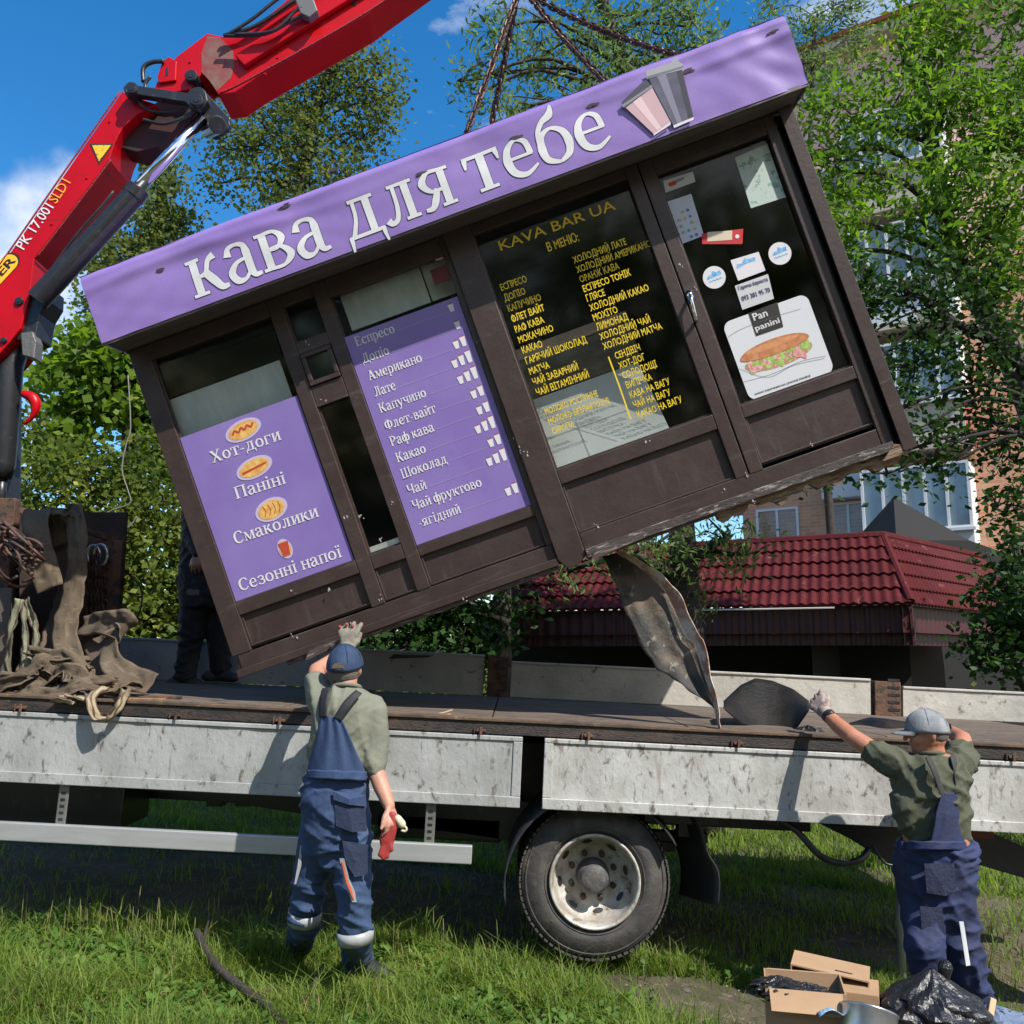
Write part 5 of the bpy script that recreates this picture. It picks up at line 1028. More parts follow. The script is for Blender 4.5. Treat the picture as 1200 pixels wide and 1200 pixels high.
b = sheet(f2, [(1056, 986), (1056, 996)], [(1138, 986), (1138, 996)], 30, 4, .042, .003); o = pb(b, 'waistband', ov2, m2); solid(o, .008, 1)
dk = mat('olive_strap', (.03, .03, .028), .8)
for a_, b_ in (([(1101, 931), (1094, 910), (1084, 888)], [(1107, 931), (1100, 908), (1091, 886)]), ([(1119, 930), (1118, 908), (1113, 886)], [(1125, 930), (1124, 908), (1119, 886)])):
    b = sheet(f2, a_, b_, 4, 12, .032); o = pb(b, 'strap', dk, m2); solid(o, .004, 1)
pk2 = mat('pocket_blue', (.010, .014, .042), .8, bump=.5)
patch('back_pocket', [(1083, 1012), (1118, 1012), (1120, 1042), (1108, 1050), (1086, 1046)], 4.64, pk2, .165, m2); patch('leg_pocket', [(1078, 1062), (1104, 1064), (1108, 1096), (1094, 1108), (1080, 1092)], 4.62, pk2, .135, m2)
patch('zip_panel', [(1124, 1080), (1129, 1080), (1137, 1131), (1132, 1132)], 4.62, mat('white_zip', (.6, .62, .62), .5), .128, m2)
for q in (l2R[-1], l2L[-1]):
    b = MB(); z0 = float(gz(q.x, q.y)); b.capsule([Vector((q.x, q.y, q.z)), Vector((q.x, q.y, z0+.06)), Vector((q.x-.08, q.y+.12, z0+.045))], [.05, .05, .045], 12); pb(b, 'boot', bootm, m2, .01, 3)
cap2 = mat('grey_blue_cap', (.15, .165, .18), .8, c2=(.24, .25, .26), scale=18, bump=.2, bscale=80)
finish(capmesh(None, t2, R2, cap2, s=.98), m2)
b = MB(); finger_hand(b, a2L[-1]-(at(952, 818, 5.1)-a2L[-1])*.1, at(950, 815, 5.1)-a2L[-1], (.2, 1, .3), (.3, 0, 1), .19, .35, .011, .2, 1.2); b.capsule([a2L[-1]+(a2L[-2]-a2L[-1])*.22, a2L[-1]], [.035, .037], 12); pb(b, 'glove', mat('white_knit_glove', (.36, .31, .27), .9, c2=(.2, .12, .11), scale=25, bump=.4, bscale=150), m2, .006, 2)
b = MB(); wv = (a2L[-2]-a2L[-1]).normalized(); wc = a2L[-1]+wv*.045; b.tube([wc-wv*.014, wc+wv*.014], .0375, 20); b.ell(wc+Vector((.0, -.035, .012)), (.018, .008, .018)); pb(b, 'wrist_watch', blackm, m2, None, smooth=False)

# --- worker on the deck, mostly behind the kiosk
m3 = empty('person', 'worker in black trousers standing on the deck behind the lower left kiosk corner', 'person', loc=at(220, 800, 7.2))
darkc = mat('black_workwear', (.012, .012, .015), .8, c2=(.025, .025, .03), scale=5, bump=.5, bscale=14)
Y3 = 7.2; b = MB(); T3 = [(238, 700, 24, .13), (238, 675, 24, .13), (240, 645, 23, .12), (246, 610, 27, .13), (248, 585, 27, .12), (249, 575, 12, .07)]
b.loft(rings(T3, Y3)); b.capsule(J((249, 580, 7.2), (249, 568, 7.2)), [.06, .058], 12); head(b, at(249, 552, 7.2), R_(-40), 0)
l3a = J((228, 700, 7.2), (225, 745, 7.18), (217, 793, 7.2)); l3b = J((246, 700, 7.3), (255, 740, 7.3), (258, 785, 7.35))
b.capsule(l3a, [.08, .06, .045], 12); b.capsule(l3b, [.08, .06, .045], 12)
for q in ((J((222, 600, 7.2), (224, 630, 7.1), (232, 650, 7.0))), (J((272, 600, 7.2), (276, 630, 7.1), (270, 650, 7.0)))): b.capsule(q, [.055, .045, .03], 12); finger_hand(b, q[-1], (0, -.3, -1), (0, 1, 0), (-1, 0, 0))
pb(b, 'body', skin, m3, .009, 3)
b = MB(); b.loft(rings(T3[:-1], Y3, 0, .03)); b.capsule(J((222, 600, 7.2), (224, 630, 7.1), (232, 648, 7.0)), [.075, .065, .05], 12); b.capsule(J((272, 600, 7.2), (276, 630, 7.1), (270, 648, 7.0)), [.075, .065, .05], 12); bake_folds(pb(b, 'jacket', darkc, m3), .011, 4, .012, 'torso', 7)
b = MB(); b.loft(rings([(238, 712, 24, .13), (238, 685, 25, .14), (238, 672, 25, .13)], Y3, 0, .02)); b.capsule(l3a, [.12, .10, .085], 14); b.capsule(l3b, [.12, .10, .085], 14); bake_folds(pb(b, 'trousers', darkc, m3), .011, 5, .014, 'leg', 8)
patch('grey_patch', [(219, 690), (234, 690), (233, 698), (219, 697)], 7.1, mat('grey_label', (.12, .12, .12), .6), .06, m3)
for q in (l3a[-1], l3b[-1]):
    b = MB(); z0 = q.z; b.capsule([q+Vector((-.1, -.02, -.05)), q+Vector((0, 0, -.04)), q+Vector((.13, -.04, -.06))], [.045, .055, .04], 12); pb(b, 'boot', mat('boot_grey', (.035, .035, .035), .6), m3, .012, 3)
# ================================================================== THINGS ON THE DECK
stripe = mat('strap_stripe', (.09, .065, .04), .9, c2=(.16, .12, .08), scale=12, bump=.6, bscale=160)
def strap(label, pts, wd, m=strapm, side=(1, 0, 0), tw=0.0, group=None, k=8, name='lifting_strap', th=.006, wv=.0):
    P = cat([at(*p) for p in pts], k); n = len(P); L, R = [], []; s = Vector(side).normalized(); b = MB()
    for i in range(n):
        t = i/(n-1); d = (P[min(i+1, n-1)]-P[max(i-1, 0)]).normalized(); q = s-d*s.dot(d); q = q.normalized() if q.length > .1 else d.orthogonal().normalized()
        q = Matrix.Rotation(tw*math.sin(t*5), 3, d) @ q; c_ = d.cross(q)*wv*math.sin(t*17)
        for j in range(9): L.append(P[i]+q*(wd*(j/8-.5))+d.cross(q)*(.009*math.sin(j*.8+t*9)+.004*math.sin(t*60+j))+c_)
    b.v = [tuple(p) for p in L]; b.f = [(i*9+j, i*9+j+1, (i+1)*9+j+1, (i+1)*9+j) for i in range(n-1) for j in range(8)]
    b.v = [(x+.004*math.sin(z*60+x*40), y+.006*math.sin(x*50+z*30), z) for x, y, z in b.v]
    o = b.build(name, m, None, True); o.data.materials.append(stripe); o.data.polygons.foreach_set('material_index', [1 if k_ % 8 in (0, 4, 7) else 0 for k_ in range((n-1)*8)]); solid(o, th*.7, 0); return tag(o, label, 'strap', group)
# rack
rk = empty('tool_rack', 'rusty brown steel rack full of straps and chains on the deck at the left', 'rack', loc=at(60, 790, 6.3))
def rbox(name, m, a, bb, d0, d1, par=rk):
    b = MB(); p, q = at(*a), at(*bb); b.box(p.x, q.x, d0, d1, q.z, p.z); o = b.build(name, m, None, bev=.006); finish(o, par); return o
rbox('rack_post', rust, (122, 634, 6.2), (137, 790, 6.2), 6.15, 6.22); rbox('rack_panel', mat('rack_brown', (.075, .04, .028), .8, c2=(.13, .07, .045), scale=6, bump=.3), (84, 628, 6.3), (110, 790, 6.3), 6.28, 6.31)
b = MB()
for a, c in (((-40, 578, 5.7), (137, 633, 6.2)), ((-40, 640, 5.7), (20, 655, 6.0))): b.tube([at(*a), at(*c)], .03, 4)
o = b.build('top_bar', rust, None); finish(o, rk); rbox('back_plate', mat('dark_plate', (.03, .02, .016), .8, c2=(.06, .035, .025)), (-60, 600, 6.4), (136, 800, 6.4), 6.4, 6.42)
rbox('rack_post', rust, (-20, 585, 5.8), (2, 830, 5.8), 5.75, 5.82); rbox('side_plate', mat('grey_plate', (.06, .055, .05), .7, c2=(.1, .08, .06), bump=.3), (-30, 690, 5.8), (14, 810, 5.8), 5.7, 5.74)
strap('wide tan strap looped over the rack bar nearest the rope tangle', [(58, 690, 5.6), (44, 640, 5.62), (42, 604, 5.7), (48, 598, 5.8), (60, 606, 5.9), (66, 640, 5.9)], .17, wv=.01)
strap('long brown strap folded over the rack bar and falling to the deck', [(66, 603, 5.72), (78, 598, 5.78), (88, 606, 5.74), (90, 650, 5.7), (84, 700, 5.68), (76, 740, 5.6), (84, 775, 5.5), (104, 795, 5.4)], .15, tw=.3)
strap('dark brown strap hanging behind the folded ones', [(72, 610, 5.95), (76, 680, 5.95), (66, 740, 5.9), (58, 790, 5.7)], .16, mat('dark_webbing', (.10, .07, .05), .9, bump=.5, bscale=120), tw=.5)
strap('brown strap hanging from the rack beside the chain bundle', [(88, 612, 5.8), (94, 660, 5.8), (90, 700, 5.75), (82, 730, 5.7)], .07)
strap('pale green strap hanging in a loop at far left', [(24, 702, 5.5), (14, 740, 5.5), (10, 790, 5.5), (20, 800, 5.5), (28, 760, 5.5), (26, 705, 5.52)], .06, strapg, tw=.6)
strap('pale green strap hanging right of the first green loop', [(28, 702, 5.52), (40, 730, 5.52), (38, 770, 5.5), (24, 790, 5.46)], .06, strapg, tw=.5)
hp = 'strap ends heaped on the deck edge'
strap('tan strap draped over the deck edge in a hanging loop', [(140, 812, 5.12), (146, 808, 5.05), (140, 826, 5.03), (127, 842, 5.02), (112, 840, 5.02), (107, 818, 5.05), (120, 806, 5.2), (138, 805, 5.3)], .06, mat('light_webbing', (.36, .29, .19), .9, c2=(.25, .19, .12), bump=.5, bscale=120), side=(0.5, .8, .2), group=hp)
rs = random.Random(11)
lbs = ['broad tan strap lying flat from the left edge of the heap', 'tan strap curled in the middle of the deck heap', 'dull brown strap crossing the heap toward the loop', 'narrow tan strap bent double at the left end of the heap', 'tan strap arching over the top of the heap', 'brown strap lowest in the heap by the deck edge']
paths = [[(-10, 815, 5.2), (20, 800, 5.25), (50, 780, 5.35), (80, 785, 5.3), (105, 800, 5.25)], [(60, 800, 5.3), (75, 785, 5.2), (95, 790, 5.2), (85, 808, 5.2), (60, 812, 5.2), (40, 800, 5.2)], [(20, 812, 5.18), (60, 815, 5.15), (100, 800, 5.18), (140, 805, 5.25), (165, 800, 5.3)], [(0, 812, 5.2), (30, 790, 5.2), (50, 775, 5.25), (60, 790, 5.25), (25, 812, 5.2)], [(45, 790, 5.4), (65, 765, 5.4), (90, 775, 5.35), (110, 795, 5.3), (125, 812, 5.25)], [(0, 818, 5.15), (50, 820, 5.12), (100, 816, 5.13), (150, 815, 5.15)]]
for l, p in zip(lbs, paths): strap(l, p, rs.choice((.06, .08, .1)), rs.choice((strapm, strapm, mat('light_webbing', (.36, .29, .19)))), side=(.3, .7, .5), tw=rs.uniform(.5, 1.1), group=hp, wv=.015)
rs2 = random.Random(23); xl_ = ['short strap end curling up near the left edge of the heap', 'thin strap zigzagging through the middle of the heap', 'folded strap stub behind the draped loop', 'slack strap lying across the coiled dark red one', 'tight strap roll at the back of the heap', 'loose strap tail resting on the deck lip']
for l, (cx, cy, Yk) in zip(xl_, ((25, 800, 5.22), (60, 796, 5.2), (112, 800, 5.25), (80, 778, 5.35), (55, 768, 5.5), (85, 818, 5.1))):
    strap(l, [(cx+rs2.uniform(-26, 26), cy+rs2.uniform(-10, 9), Yk+rs2.uniform(-.08, .08)) for _ in range(6)], .05, rs2.choice((strapm, strapm, mat('light_webbing', (.36, .29, .19)))), side=(rs2.uniform(0, .5), .6, .7), tw=1.2, group=hp)
strap('wide grey brown strap twisting upward right of the heap', [(95, 735, 5.7), (115, 730, 5.6), (135, 728, 5.55), (148, 728, 5.5), (142, 745, 5.5), (128, 752, 5.5), (130, 775, 5.4), (150, 790, 5.35), (172, 798, 5.3)], .14, side=(.2, .3, 1), tw=.5)
strap('dark strap sagging from the rack to the right end of the heap', [(110, 748, 5.7), (120, 770, 5.6), (140, 790, 5.55), (178, 802, 5.5)], .16, mat('dark_webbing', (.1, .07, .05)), side=(.3, .4, .8), tw=.2)
strap('dark red strap coiled beside the heap', [(66, 775, 5.5), (75, 768, 5.45), (85, 775, 5.45), (76, 786, 5.4), (66, 780, 5.4)], .05, mat('maroon_webbing', (.11, .02, .025), .9, bump=.4), side=(0, .5, .8))
b = MB(); b.box(-.14, .14, -.03, .03, 0, .018); o = b.build('plank', mat('raw_wood', (.4, .22, .1), .8, c2=(.1, .06, .04), scale=7), None, bev=.003); o.location = at(163, 822, 5.2); tag(o, 'short reddish wooden plank on the deck edge beside the straps', 'plank')
b = MB(); b.box(-.12, .12, -.025, .025, 0, .016); o = b.build('plank', rust, None, bev=.003); o.location = at(188, 819, 5.3); tag(o, 'dark wooden block lying right of the reddish plank', 'plank')
# rope tangle, wire ring, chain bundle
b = MB(); rr = random.Random(5)
for k in range(16):
    cx, cy = rr.uniform(5, 35), rr.uniform(630, 665); r1, r2 = rr.uniform(12, 28), rr.uniform(12, 26); ph = rr.uniform(0, 6); Yk = rr.uniform(5.4, 5.65)
    b.tube([at(cx+r1*math.cos(ph+a), cy+r2*math.sin(ph*1.3+a), Yk+.05*math.sin(a*2+ph)) for a in np.linspace(0, rr.uniform(4, 6.2), 24)], .009, 6)
tag(b.build('rope_coil', mat('brown_cable', (.045, .025, .02), .7, c2=(.12, .06, .045), scale=9), None, True), 'tangled coil of dark brown cable hanging on the rack', 'rope')
b = MB()
for cx, r in ((110, 9), (118, 10)): b.tube([at(cx+r*.8*math.cos(a), 650+r*1.2*math.sin(a), 6.05) for a in np.linspace(0, 6.3, 24)], .011, 8)
tag(b.build('shackle_ring', galv, None, True), 'pair of pale steel rings holding up the chain bundle', 'ring')
for k, lab in enumerate(('leftmost strand of the rusty chain bundle on the rack', 'left inner strand of the rusty chain bundle', 'middle strand of the rusty chain bundle', 'right inner strand of the rusty chain bundle', 'rightmost strand of the rusty chain bundle by the post')):
    px = 103+5.2*k; chain(lab, at(px*.5+56, 652, 6.05), at(px, 724+rr.randint(-6, 6), 6.05), 0, .036, 'chain strands hanging on the rack', 1.15)
# wires dangling at the left
wirem = mat('pale_cable', (.16, .15, .14), .6); b = MB()
b.tube(cat([at(150, 440, 9), at(153, 500, 9), at(148, 520, 9), at(143, 550, 9), at(150, 575, 9), at(152, 590, 9), at(128, 600, 9), at(130, 615, 9), at(150, 618, 9), at(160, 605, 9)], 6), .007, 6)
tag(b.build('dangling_cable', wirem, None, True), 'thin pale cable dangling in front of the left bushes', 'cable')
b = MB(); b.tube(cat([at(122, 655, 6.1), at(150, 672, 6.3), at(165, 690, 6.3), at(165, 712, 6.3), at(155, 735, 6.3)], 6), .007, 6); tag(b.build('steel_rod', blackm, None, True), 'bent dark wire curving out of the rack', 'wire')
b = MB(); b.tube(cat([at(430, 834, 5.3), at(460, 836, 5.3), at(485, 839, 5.25), at(512, 837, 5.25), at(530, 832, 5.3)], 5), .005, 6); b.tube([at(508, 838, 5.25), at(528, 837, 5.2)], .004, 5); tag(b.build('twig', mat('dry_wood', (.35, .25, .15), .8), None, True), 'thin dry twig lying on the deck behind the left man', 'twig')
# hanging metal sheet under the kiosk
shm = mat('rotten_metal', (.028, .028, .024), .7, c2=(.10, .072, .048), scale=4, amt=(.45, .6), c3=(.26, .22, .16), amt3=(.60, .66), scale3=9, bump=.6, bscale=14)
lipm = mat('rusty_fold', (.36, .18, .12), .8, c2=(.55, .47, .40), scale=9, amt=(.45, .55), bump=.5)
hs = empty('hanging_sheet', 'torn metal floor sheet with rusty folded edge hanging from the kiosk underside', 'metal sheet', loc=at(780, 740, 5.4))
EL = [(706, 652), (718, 675), (729, 705), (743, 738), (758, 768), (771, 785), (786, 793), (800, 803), (815, 815), (836, 827)]; ER = [(722, 648), (745, 662), (764, 677), (782, 697), (792, 718), (804, 745), (814, 752), (824, 785), (832, 805), (842, 838)]
def sh(u, v):
    n = len(EL)-1; i = min(int(v*n), n-1); t = v*n-i; a = Vector(EL[i]).lerp(Vector(EL[i+1]), t); c_ = Vector(ER[i]).lerp(Vector(ER[i+1]), t); p = a.lerp(c_, u)
    y = 5.42-.24*v+.02*math.sin(u*3.1)+.008*math.sin(v*9+u*3)+.004*math.sin(v*31+u*9)*(1-u)+.005*math.sin(u*14+v*3)+.03*max(0, u-.55)
    return tuple(at(p.x+1.2*math.sin(v*43)*(u < .05), p.y, y))
o = MB().grid(sh, 16, 60).build('sheet', shm, None, True); solid(o, .004, 1); finish(o, hs)
def lip(u, v):
    n = len(ER)-1; i = min(int(v*n), n-1); t = v*n-i; a = Vector(ER[i]).lerp(Vector(ER[i+1]), t); wd = (6+8*math.sin(math.pi*min(1, v*1.15))+.9*math.sin(v*37))*(1 if v < .97 else .5); y = 5.42-.24*v-.07*u
    return tuple(at(a.x+wd*u*.9, a.y-wd*.35*u+(16*v**6), y))
o = MB().grid(lip, 4, 50).build('folded_edge', lipm, None, False); solid(o, .004, 1); finish(o, hs)
# curved black sheet held by the right man
def cs(u, v):
    px = 848+100*u; top = np.interp(px, [848, 868, 885, 905, 930, 948], [822, 803, 795, 798, 808, 822]); bot = np.interp(px, [848, 868, 890, 915, 930, 948], [830, 848, 856, 860, 858, 832])
    return tuple(at(px, top+(bot-top)*v, 5.75-.45*v+.25*math.sin(u*3.1)))
o = MB().grid(cs, 30, 12).build('curved_sheet', mat('sheet_black', (.007, .0065, .006), .5, spec=.3, c2=(.018, .015, .012), scale=4, bump=.4), None, True); solid(o, .006, 0); tag(o, 'curved black metal sheet leaning on the deck, held by the right man', 'metal sheet')
def crump(name, lab, cx, cy, Y, rx, rz, ry, m, seed, cate):
    b = MB(); rr = random.Random(seed); b.ell(at(cx, cy, Y), (rx, ry, rz), None, 20, 12); b.v = [tuple(Vector(v)+Vector((rr.uniform(-.3, .3)*rx*.4, rr.uniform(-.3, .3)*ry*.4, rr.uniform(-.3, .3)*rz*.6))) for v in b.v]
    return tag(b.build(name, m, None, False), lab, cate)
crump('scrap_piece', 'crumpled dark scrap on the deck just right of the reaching hand', 948, 862, 5.35, .09, .05, .12, blackm, 1, 'scrap'); crump('scrap_piece', 'small dark lump of scrap between the sheet and the arm', 968, 866, 5.3, .07, .035, .1, rust, 2, 'scrap')
def cs2(u, v):
    px = 995+65*u; top = np.interp(px, [995, 1020, 1040, 1060], [848, 841, 843, 846]); bot = np.interp(px, [995, 1020, 1040, 1060], [862, 872, 872, 864]); return tuple(at(px, top+(bot-top)*v, 6.1-.4*v+.1*math.sin(u*7)))
o = MB().grid(cs2, 20, 8).build('torn_sheet', mat('sheet_black', (.03, .027, .022)), None, True); solid(o, .01, 0); tag(o, 'flat torn dark sheet on the deck behind the grey cap', 'metal sheet')
b = MB(); b.prism([(0, 0), (.3, .01), (.33, .025), (.04, .035)], 0, .2); o = b.build('metal_scrap', blackm, None); o.location = at(455, 772, 6.9); tag(o, 'thin dark bar on the deck beyond the navy cap', 'scrap')
# ================================================================== FOREGROUND THINGS
card = mat('cardboard', (.36, .23, .13), .85, c2=(.31, .195, .11), scale=3, stretch=(1, 1, 4), bump=.08); cardi = mat('cardboard_inside', (.2, .125, .07), .9)
def cbox(name, lab, ctr, sx, sy, sz, rz, open_='top', tilt=0):
    e = empty(name, lab, 'box', loc=ctr); e.rotation_euler = (tilt, 0, rz); t = .006
    W_ = [('side_panel', (-sx, sx, -sy, -sy+t, 0, sz)), ('side_panel', (-sx, sx, sy-t, sy, 0, sz)), ('side_panel', (-sx, -sx+t, -sy+t+.0005, sy-t-.0005, 0, sz)), ('side_panel', (sx-t, sx, -sy+t+.0005, sy-t-.0005, 0, sz)), ('base_panel', (-sx+t, sx-t, -sy+t, sy-t, .001, t))]
    for n_, q in W_: MB().box(*q).build(n_, card, e)
    return e
g0 = at(930, 1165, 3.75); hb = .36; c0 = Vector((at(942, 1160, 3.95).x, 3.95, float(gz(g0.x, 3.9))))
top1 = at(930, 1160, 3.85).z; cb = cbox('cardboard_box', 'open cardboard box holding black bags, at the bottom edge of the view', c0, .155, .12, top1-c0.z, R_(-14))
for sgn in (-1, 1):
    b = MB(); b.add([(-.14, sgn*.12, 0), (.14, sgn*.12, 0), (.135, sgn*.19, -.06), (-.135, sgn*.19, -.06)], [(0, 1, 2, 3)]); o = b.build('flap', card, cb); o.location.z = top1-c0.z; solid(o, .004)
bag = mat('black_film', (.010, .010, .012), .34, bump=.9, bscale=9, spec=.6)
def baggy(name, lab, c, r, seed, knot=None, cate='bag', amp=.12):
    b = MB(); rr = random.Random(seed); ph = [rr.uniform(0, 6) for _ in range(12)]; c = Vector(c)
    for j in range(33):
        th_ = math.pi*min(max(j/32, .02), .98)
        for i in range(56):
            a = 2*math.pi*i/56; w_ = 1+amp*(abs(math.sin(a*3+ph[0]+2*math.sin(th_*3)))-.5)+amp*.7*(abs(math.sin(a*5+th_*4+ph[1]))-.5)+amp*.5*abs(math.sin(th_*7+a*2+ph[2]))+amp*.3*math.sin(a*11+th_*9)
            s_ = math.sin(th_)**(.8 if th_ > 1.5 else 1.25); b.v.append((c.x+r[0]*w_*s_*math.cos(a), c.y+r[1]*w_*s_*math.sin(a), c.z+r[2]*(math.cos(th_)+(.25*math.exp(-(th_/.35)**2)))))
    b.f = [(j*56+i, (j+1)*56+i, (j+1)*56+(i+1) % 56, j*56+(i+1) % 56) for j in range(32) for i in range(56)]
    o = b.build(name, bag, None, False); return tag(o, lab, cate)
baggy('black_bag', 'crumpled black bag bulging out of the left side of the cardboard box', at(912, 1158, 3.93), (.085, .07, .04), 3, amp=.35); baggy('black_bag', 'smaller crumpled black bag in the right side of the open box', at(944, 1164, 3.95), (.08, .06, .035), 4, amp=.35)
c1_ = at(972, 1158, 4.2); e2 = empty('cardboard_box', 'cardboard box lying on its side behind the bag filled box, opening dark', 'box', loc=c1_); e2.rotation_euler = (0, R_(6), R_(-22))
for n_, q, m_ in (('top_panel', (-.16, .16, -.1, .1, .09, .096), card), ('base_panel', (-.16, .16, -.1, .1, -.1, -.094), card), ('rear_panel', (-.16, .16, .094, .1, -.0935, .0895), cardi), ('side_panel', (.154, .16, -.1, .0935, -.0935, .0895), card), ('side_panel', (-.16, -.154, -.1, .0935, -.0935, .0895), card)): MB().box(*q).build(n_, m_, e2)
MB().box(.02, .09, -.06, -.05, .0965, .098).build('grip_slot', blackm, e2)
MB().box(-.1, .1, -.09, .05, -.45, -.11).build('lower_crate', card, e2)
e3 = cbox('cardboard_box', 'small closed cardboard box to the right of the side lying box', Vector((at(992, 1172, 4.0).x+.06, 4.08, float(gz(1.5, 4)))), .1, .1, at(1005, 1163, 4.0).z-float(gz(1.5, 4)), R_(-22)); MB().box(-.099, .099, -.099, .099, -.004, 0).build('lid', card, e3).location.z = at(1005, 1163, 4.0).z-float(gz(1.5, 4))+.002
b = MB(); b.lathe([(.105, -.2), (.105, 0), (.109, .004), (.109, .01), (.105, .012), (.101, .01), (.101, -.2)], 48, axis='z'); o = b.build('duct_pipe', galv, None, True); o.location = at(1018, 1187, 3.75); o.rotation_euler = (R_(-25), R_(18), 0); tag(o, 'shiny galvanised duct ring between the boxes and the black bag', 'duct')
b = MB(); b.grid(lambda u, v: (.2*u, .1*v, .02*math.sin(u*7)+.012*math.sin(v*9+u*3)), 16, 8); o = b.build('foil_piece', mat('blue_film', (.12, .25, .4), .15, c2=(.5, .6, .68), scale=9, bump=.4), None, True); solid(o, .002); o.location = at(960, 1193, 3.72); tag(o, 'scrap of shiny bluish film in front of the cardboard box', 'film')
bb_ = at(1095, 1205, 4.0); baggy('trash_bag', 'large black plastic trash bag at the feet of the right man', (bb_.x, 4.0, at(1095, 1195, 4.0).z), (.21, .18, .16), 8, amp=.16)
b = MB(); kp_ = at(1106, 1148, 4.0); b.capsule([kp_+Vector((0, 0, -.05)), kp_, kp_+Vector((.01, 0, .05))], [.05, .02, .03], 10); tag(b.build('bag_knot', bag, None, False), 'gathered knot on top of the large black trash bag', 'bag top'); bpy.data.objects['bag_knot'].parent = bpy.data.objects['trash_bag']
kk = bpy.data.objects['bag_knot']; del kk['category']; del kk['label']
b = MB(); b.tube([at(1155, 1215, 3.95), at(1163, 1170, 4.0)], .018, 4); tag(b.build('wooden_stick', mat('pale_wood', (.5, .36, .22), .8), None, bev=.003), 'pale wooden stick standing right of the black trash bag', 'stick')
crump('cloth_bundle', 'grey blue rag lying by the pale stick', 1172, 1196, 4.0, .12, .04, .1, mat('rag', (.12, .16, .24), .8), 6, 'rag')
pz = onground(1058, 1162); e = empty('metal_post', 'thin grey galvanised post standing behind the right man', 'post', loc=pz)
zt_ = at(1062, 1012, pz.y).z; b = MB(); b.tube([pz-Vector((0, 0, .1)), Vector((pz.x+.02, pz.y, zt_))], .022, 16); o = b.build('tube', mat('post_grey', (.3, .31, .3), .5, .4, c2=(.2, .17, .12), scale=3), None, True); finish(o, e)
b = MB(); q = Vector((pz.x+.015, pz.y, zt_)); b.box(q.x-.05, q.x+.03, q.y-.03, q.y+.03, q.z-.01, q.z+.07); o = b.build('collar', blackc, None, bev=.005); finish(o, e)
bk = mat('bark_dark', (.03, .024, .019), .9, c2=(.055, .045, .036), scale=14, bump=.8, bscale=40)
b = MB(); b.tube(cat([onground(228, 1128)+Vector((0, 0, .16)), onground(236, 1140)+Vector((0, 0, .14)), onground(255, 1160)+Vector((0, 0, .1)), onground(285, 1180)+Vector((0, 0, .08)), onground(320, 1200)+Vector((0, 0, .05)), onground(350, 1240)+Vector((0, 0, .03))], 6), [.012]+[.02]*29+[.024], 8)
b.tube([onground(236, 1140)+Vector((0, 0, .14)), onground(242, 1125)+Vector((0, 0, .2))], [.012, .005], 6); b.tube(cat([onground(372, 1200)+Vector((0, 0, .02)), onground(366, 1180)+Vector((0, 0, .07)), onground(378, 1160)+Vector((0, 0, .12))], 4), [.013]*8+[.006], 6); b.tube([onground(366, 1185)+Vector((0, 0, .07)), onground(345, 1195)+Vector((0, 0, .08))], [.01, .004], 6)
tag(b.build('fallen_branch', bk, None, True), 'curved dark fallen branch in the grass at lower left', 'branch')
# ================================================================== PAVILION
pv = empty('pavilion', 'low pavilion with dark red metal tile roof behind the truck', 'pavilion', loc=(0, 0, 0))
roofm = mat('red_metal_tile', (.080, .010, .012), .7, spec=.15, c2=(.055, .008, .009), scale=1.5, c3=(.14, .05, .045), amt3=(.6, .7), scale3=5)
facm = mat('dark_red_band', (.05, .009, .013), .45)
E0 = at(1068, 709, 11.0); E1 = at(560, 717.5, 13.1); E1.z = E0.z; E2 = at(1200, 724, 14.9); E2.z = E0.z
Rr0 = at(1035, 628, 12.3); Rr1 = at(640, 655, 14.6); Rr1.z = Rr0.z; Rr2 = at(1150, 650, 15.1); Rr2.z = Rr0.z
def tile_slope(A, B, Cc, D, rows, pitch):   # A-B eave, D-C ridge (D above A)
    nrm = (B-A).cross(D-A).normalized(); nrm = nrm if nrm.z > 0 else -nrm; Ln = (B-A).length; n = int(Ln/pitch)*6
    for r in range(rows):
        t0, t1 = r/rows, (r+1)/rows
        def fn(u, v):
            t = t0+(t1-t0)*v; p = A.lerp(D, t).lerp(B.lerp(Cc, t), u); x = (p-A).dot((B-A).normalized())
            return tuple(p+nrm*(.028*(.5+.5*math.sin(2*math.pi*x/pitch))+.035*(1-v)))
        b = MB().grid(fn, n, 3)
        k = len(b.v)
        for i in range(n+1): b.v.append(tuple(Vector(b.v[i])-nrm*.03-Vector((0, 0, .012))))
        b.f += [(k+i, k+i+1, i+1, i) for i in range(n)]
        o = b.build('tile_row', roofm, pv, False)
tile_slope(E0, E1, Rr1, Rr0, 5, .125); tile_slope(E0, E2, Rr2, Rr0, 5, .125)
def band_(A, B, z0, z1, off, m, name, pitch=.17, amp=.012):
    d = (B-A).normalized(); n_ = Vector((-d.y, d.x, 0)); n_ = n_ if n_.y > 0 else -n_; L = (B-A).length; k = int(L/pitch)*6
    return MB().grid(lambda u, v: tuple(Vector((A.x, A.y, 0)).lerp(Vector((B.x, B.y, 0)), u)+n_*(off+amp*math.sin(2*math.pi*u*L/pitch))+Vector((0, 0, z0+(z1-z0)*v))), k, 2).build(name, m, pv, False)
zf = at(1068, 756, 11.1).z
for A, B in ((E0, E1), (E0, E2)):
    band_(A, B, zf, E0.z+.01, .12, facm, 'corrugated_band'); band_(A, B, -.5, zf+.2, 1.3, mat('pavilion_shade', (.008, .007, .007), .8), 'shaded_wall', 1, 0)  # near-black wall colour stands in for the open shade under the roof
    band_(A, B, zf, zf+.01, .5, facm, 'gutter', 2, 0)
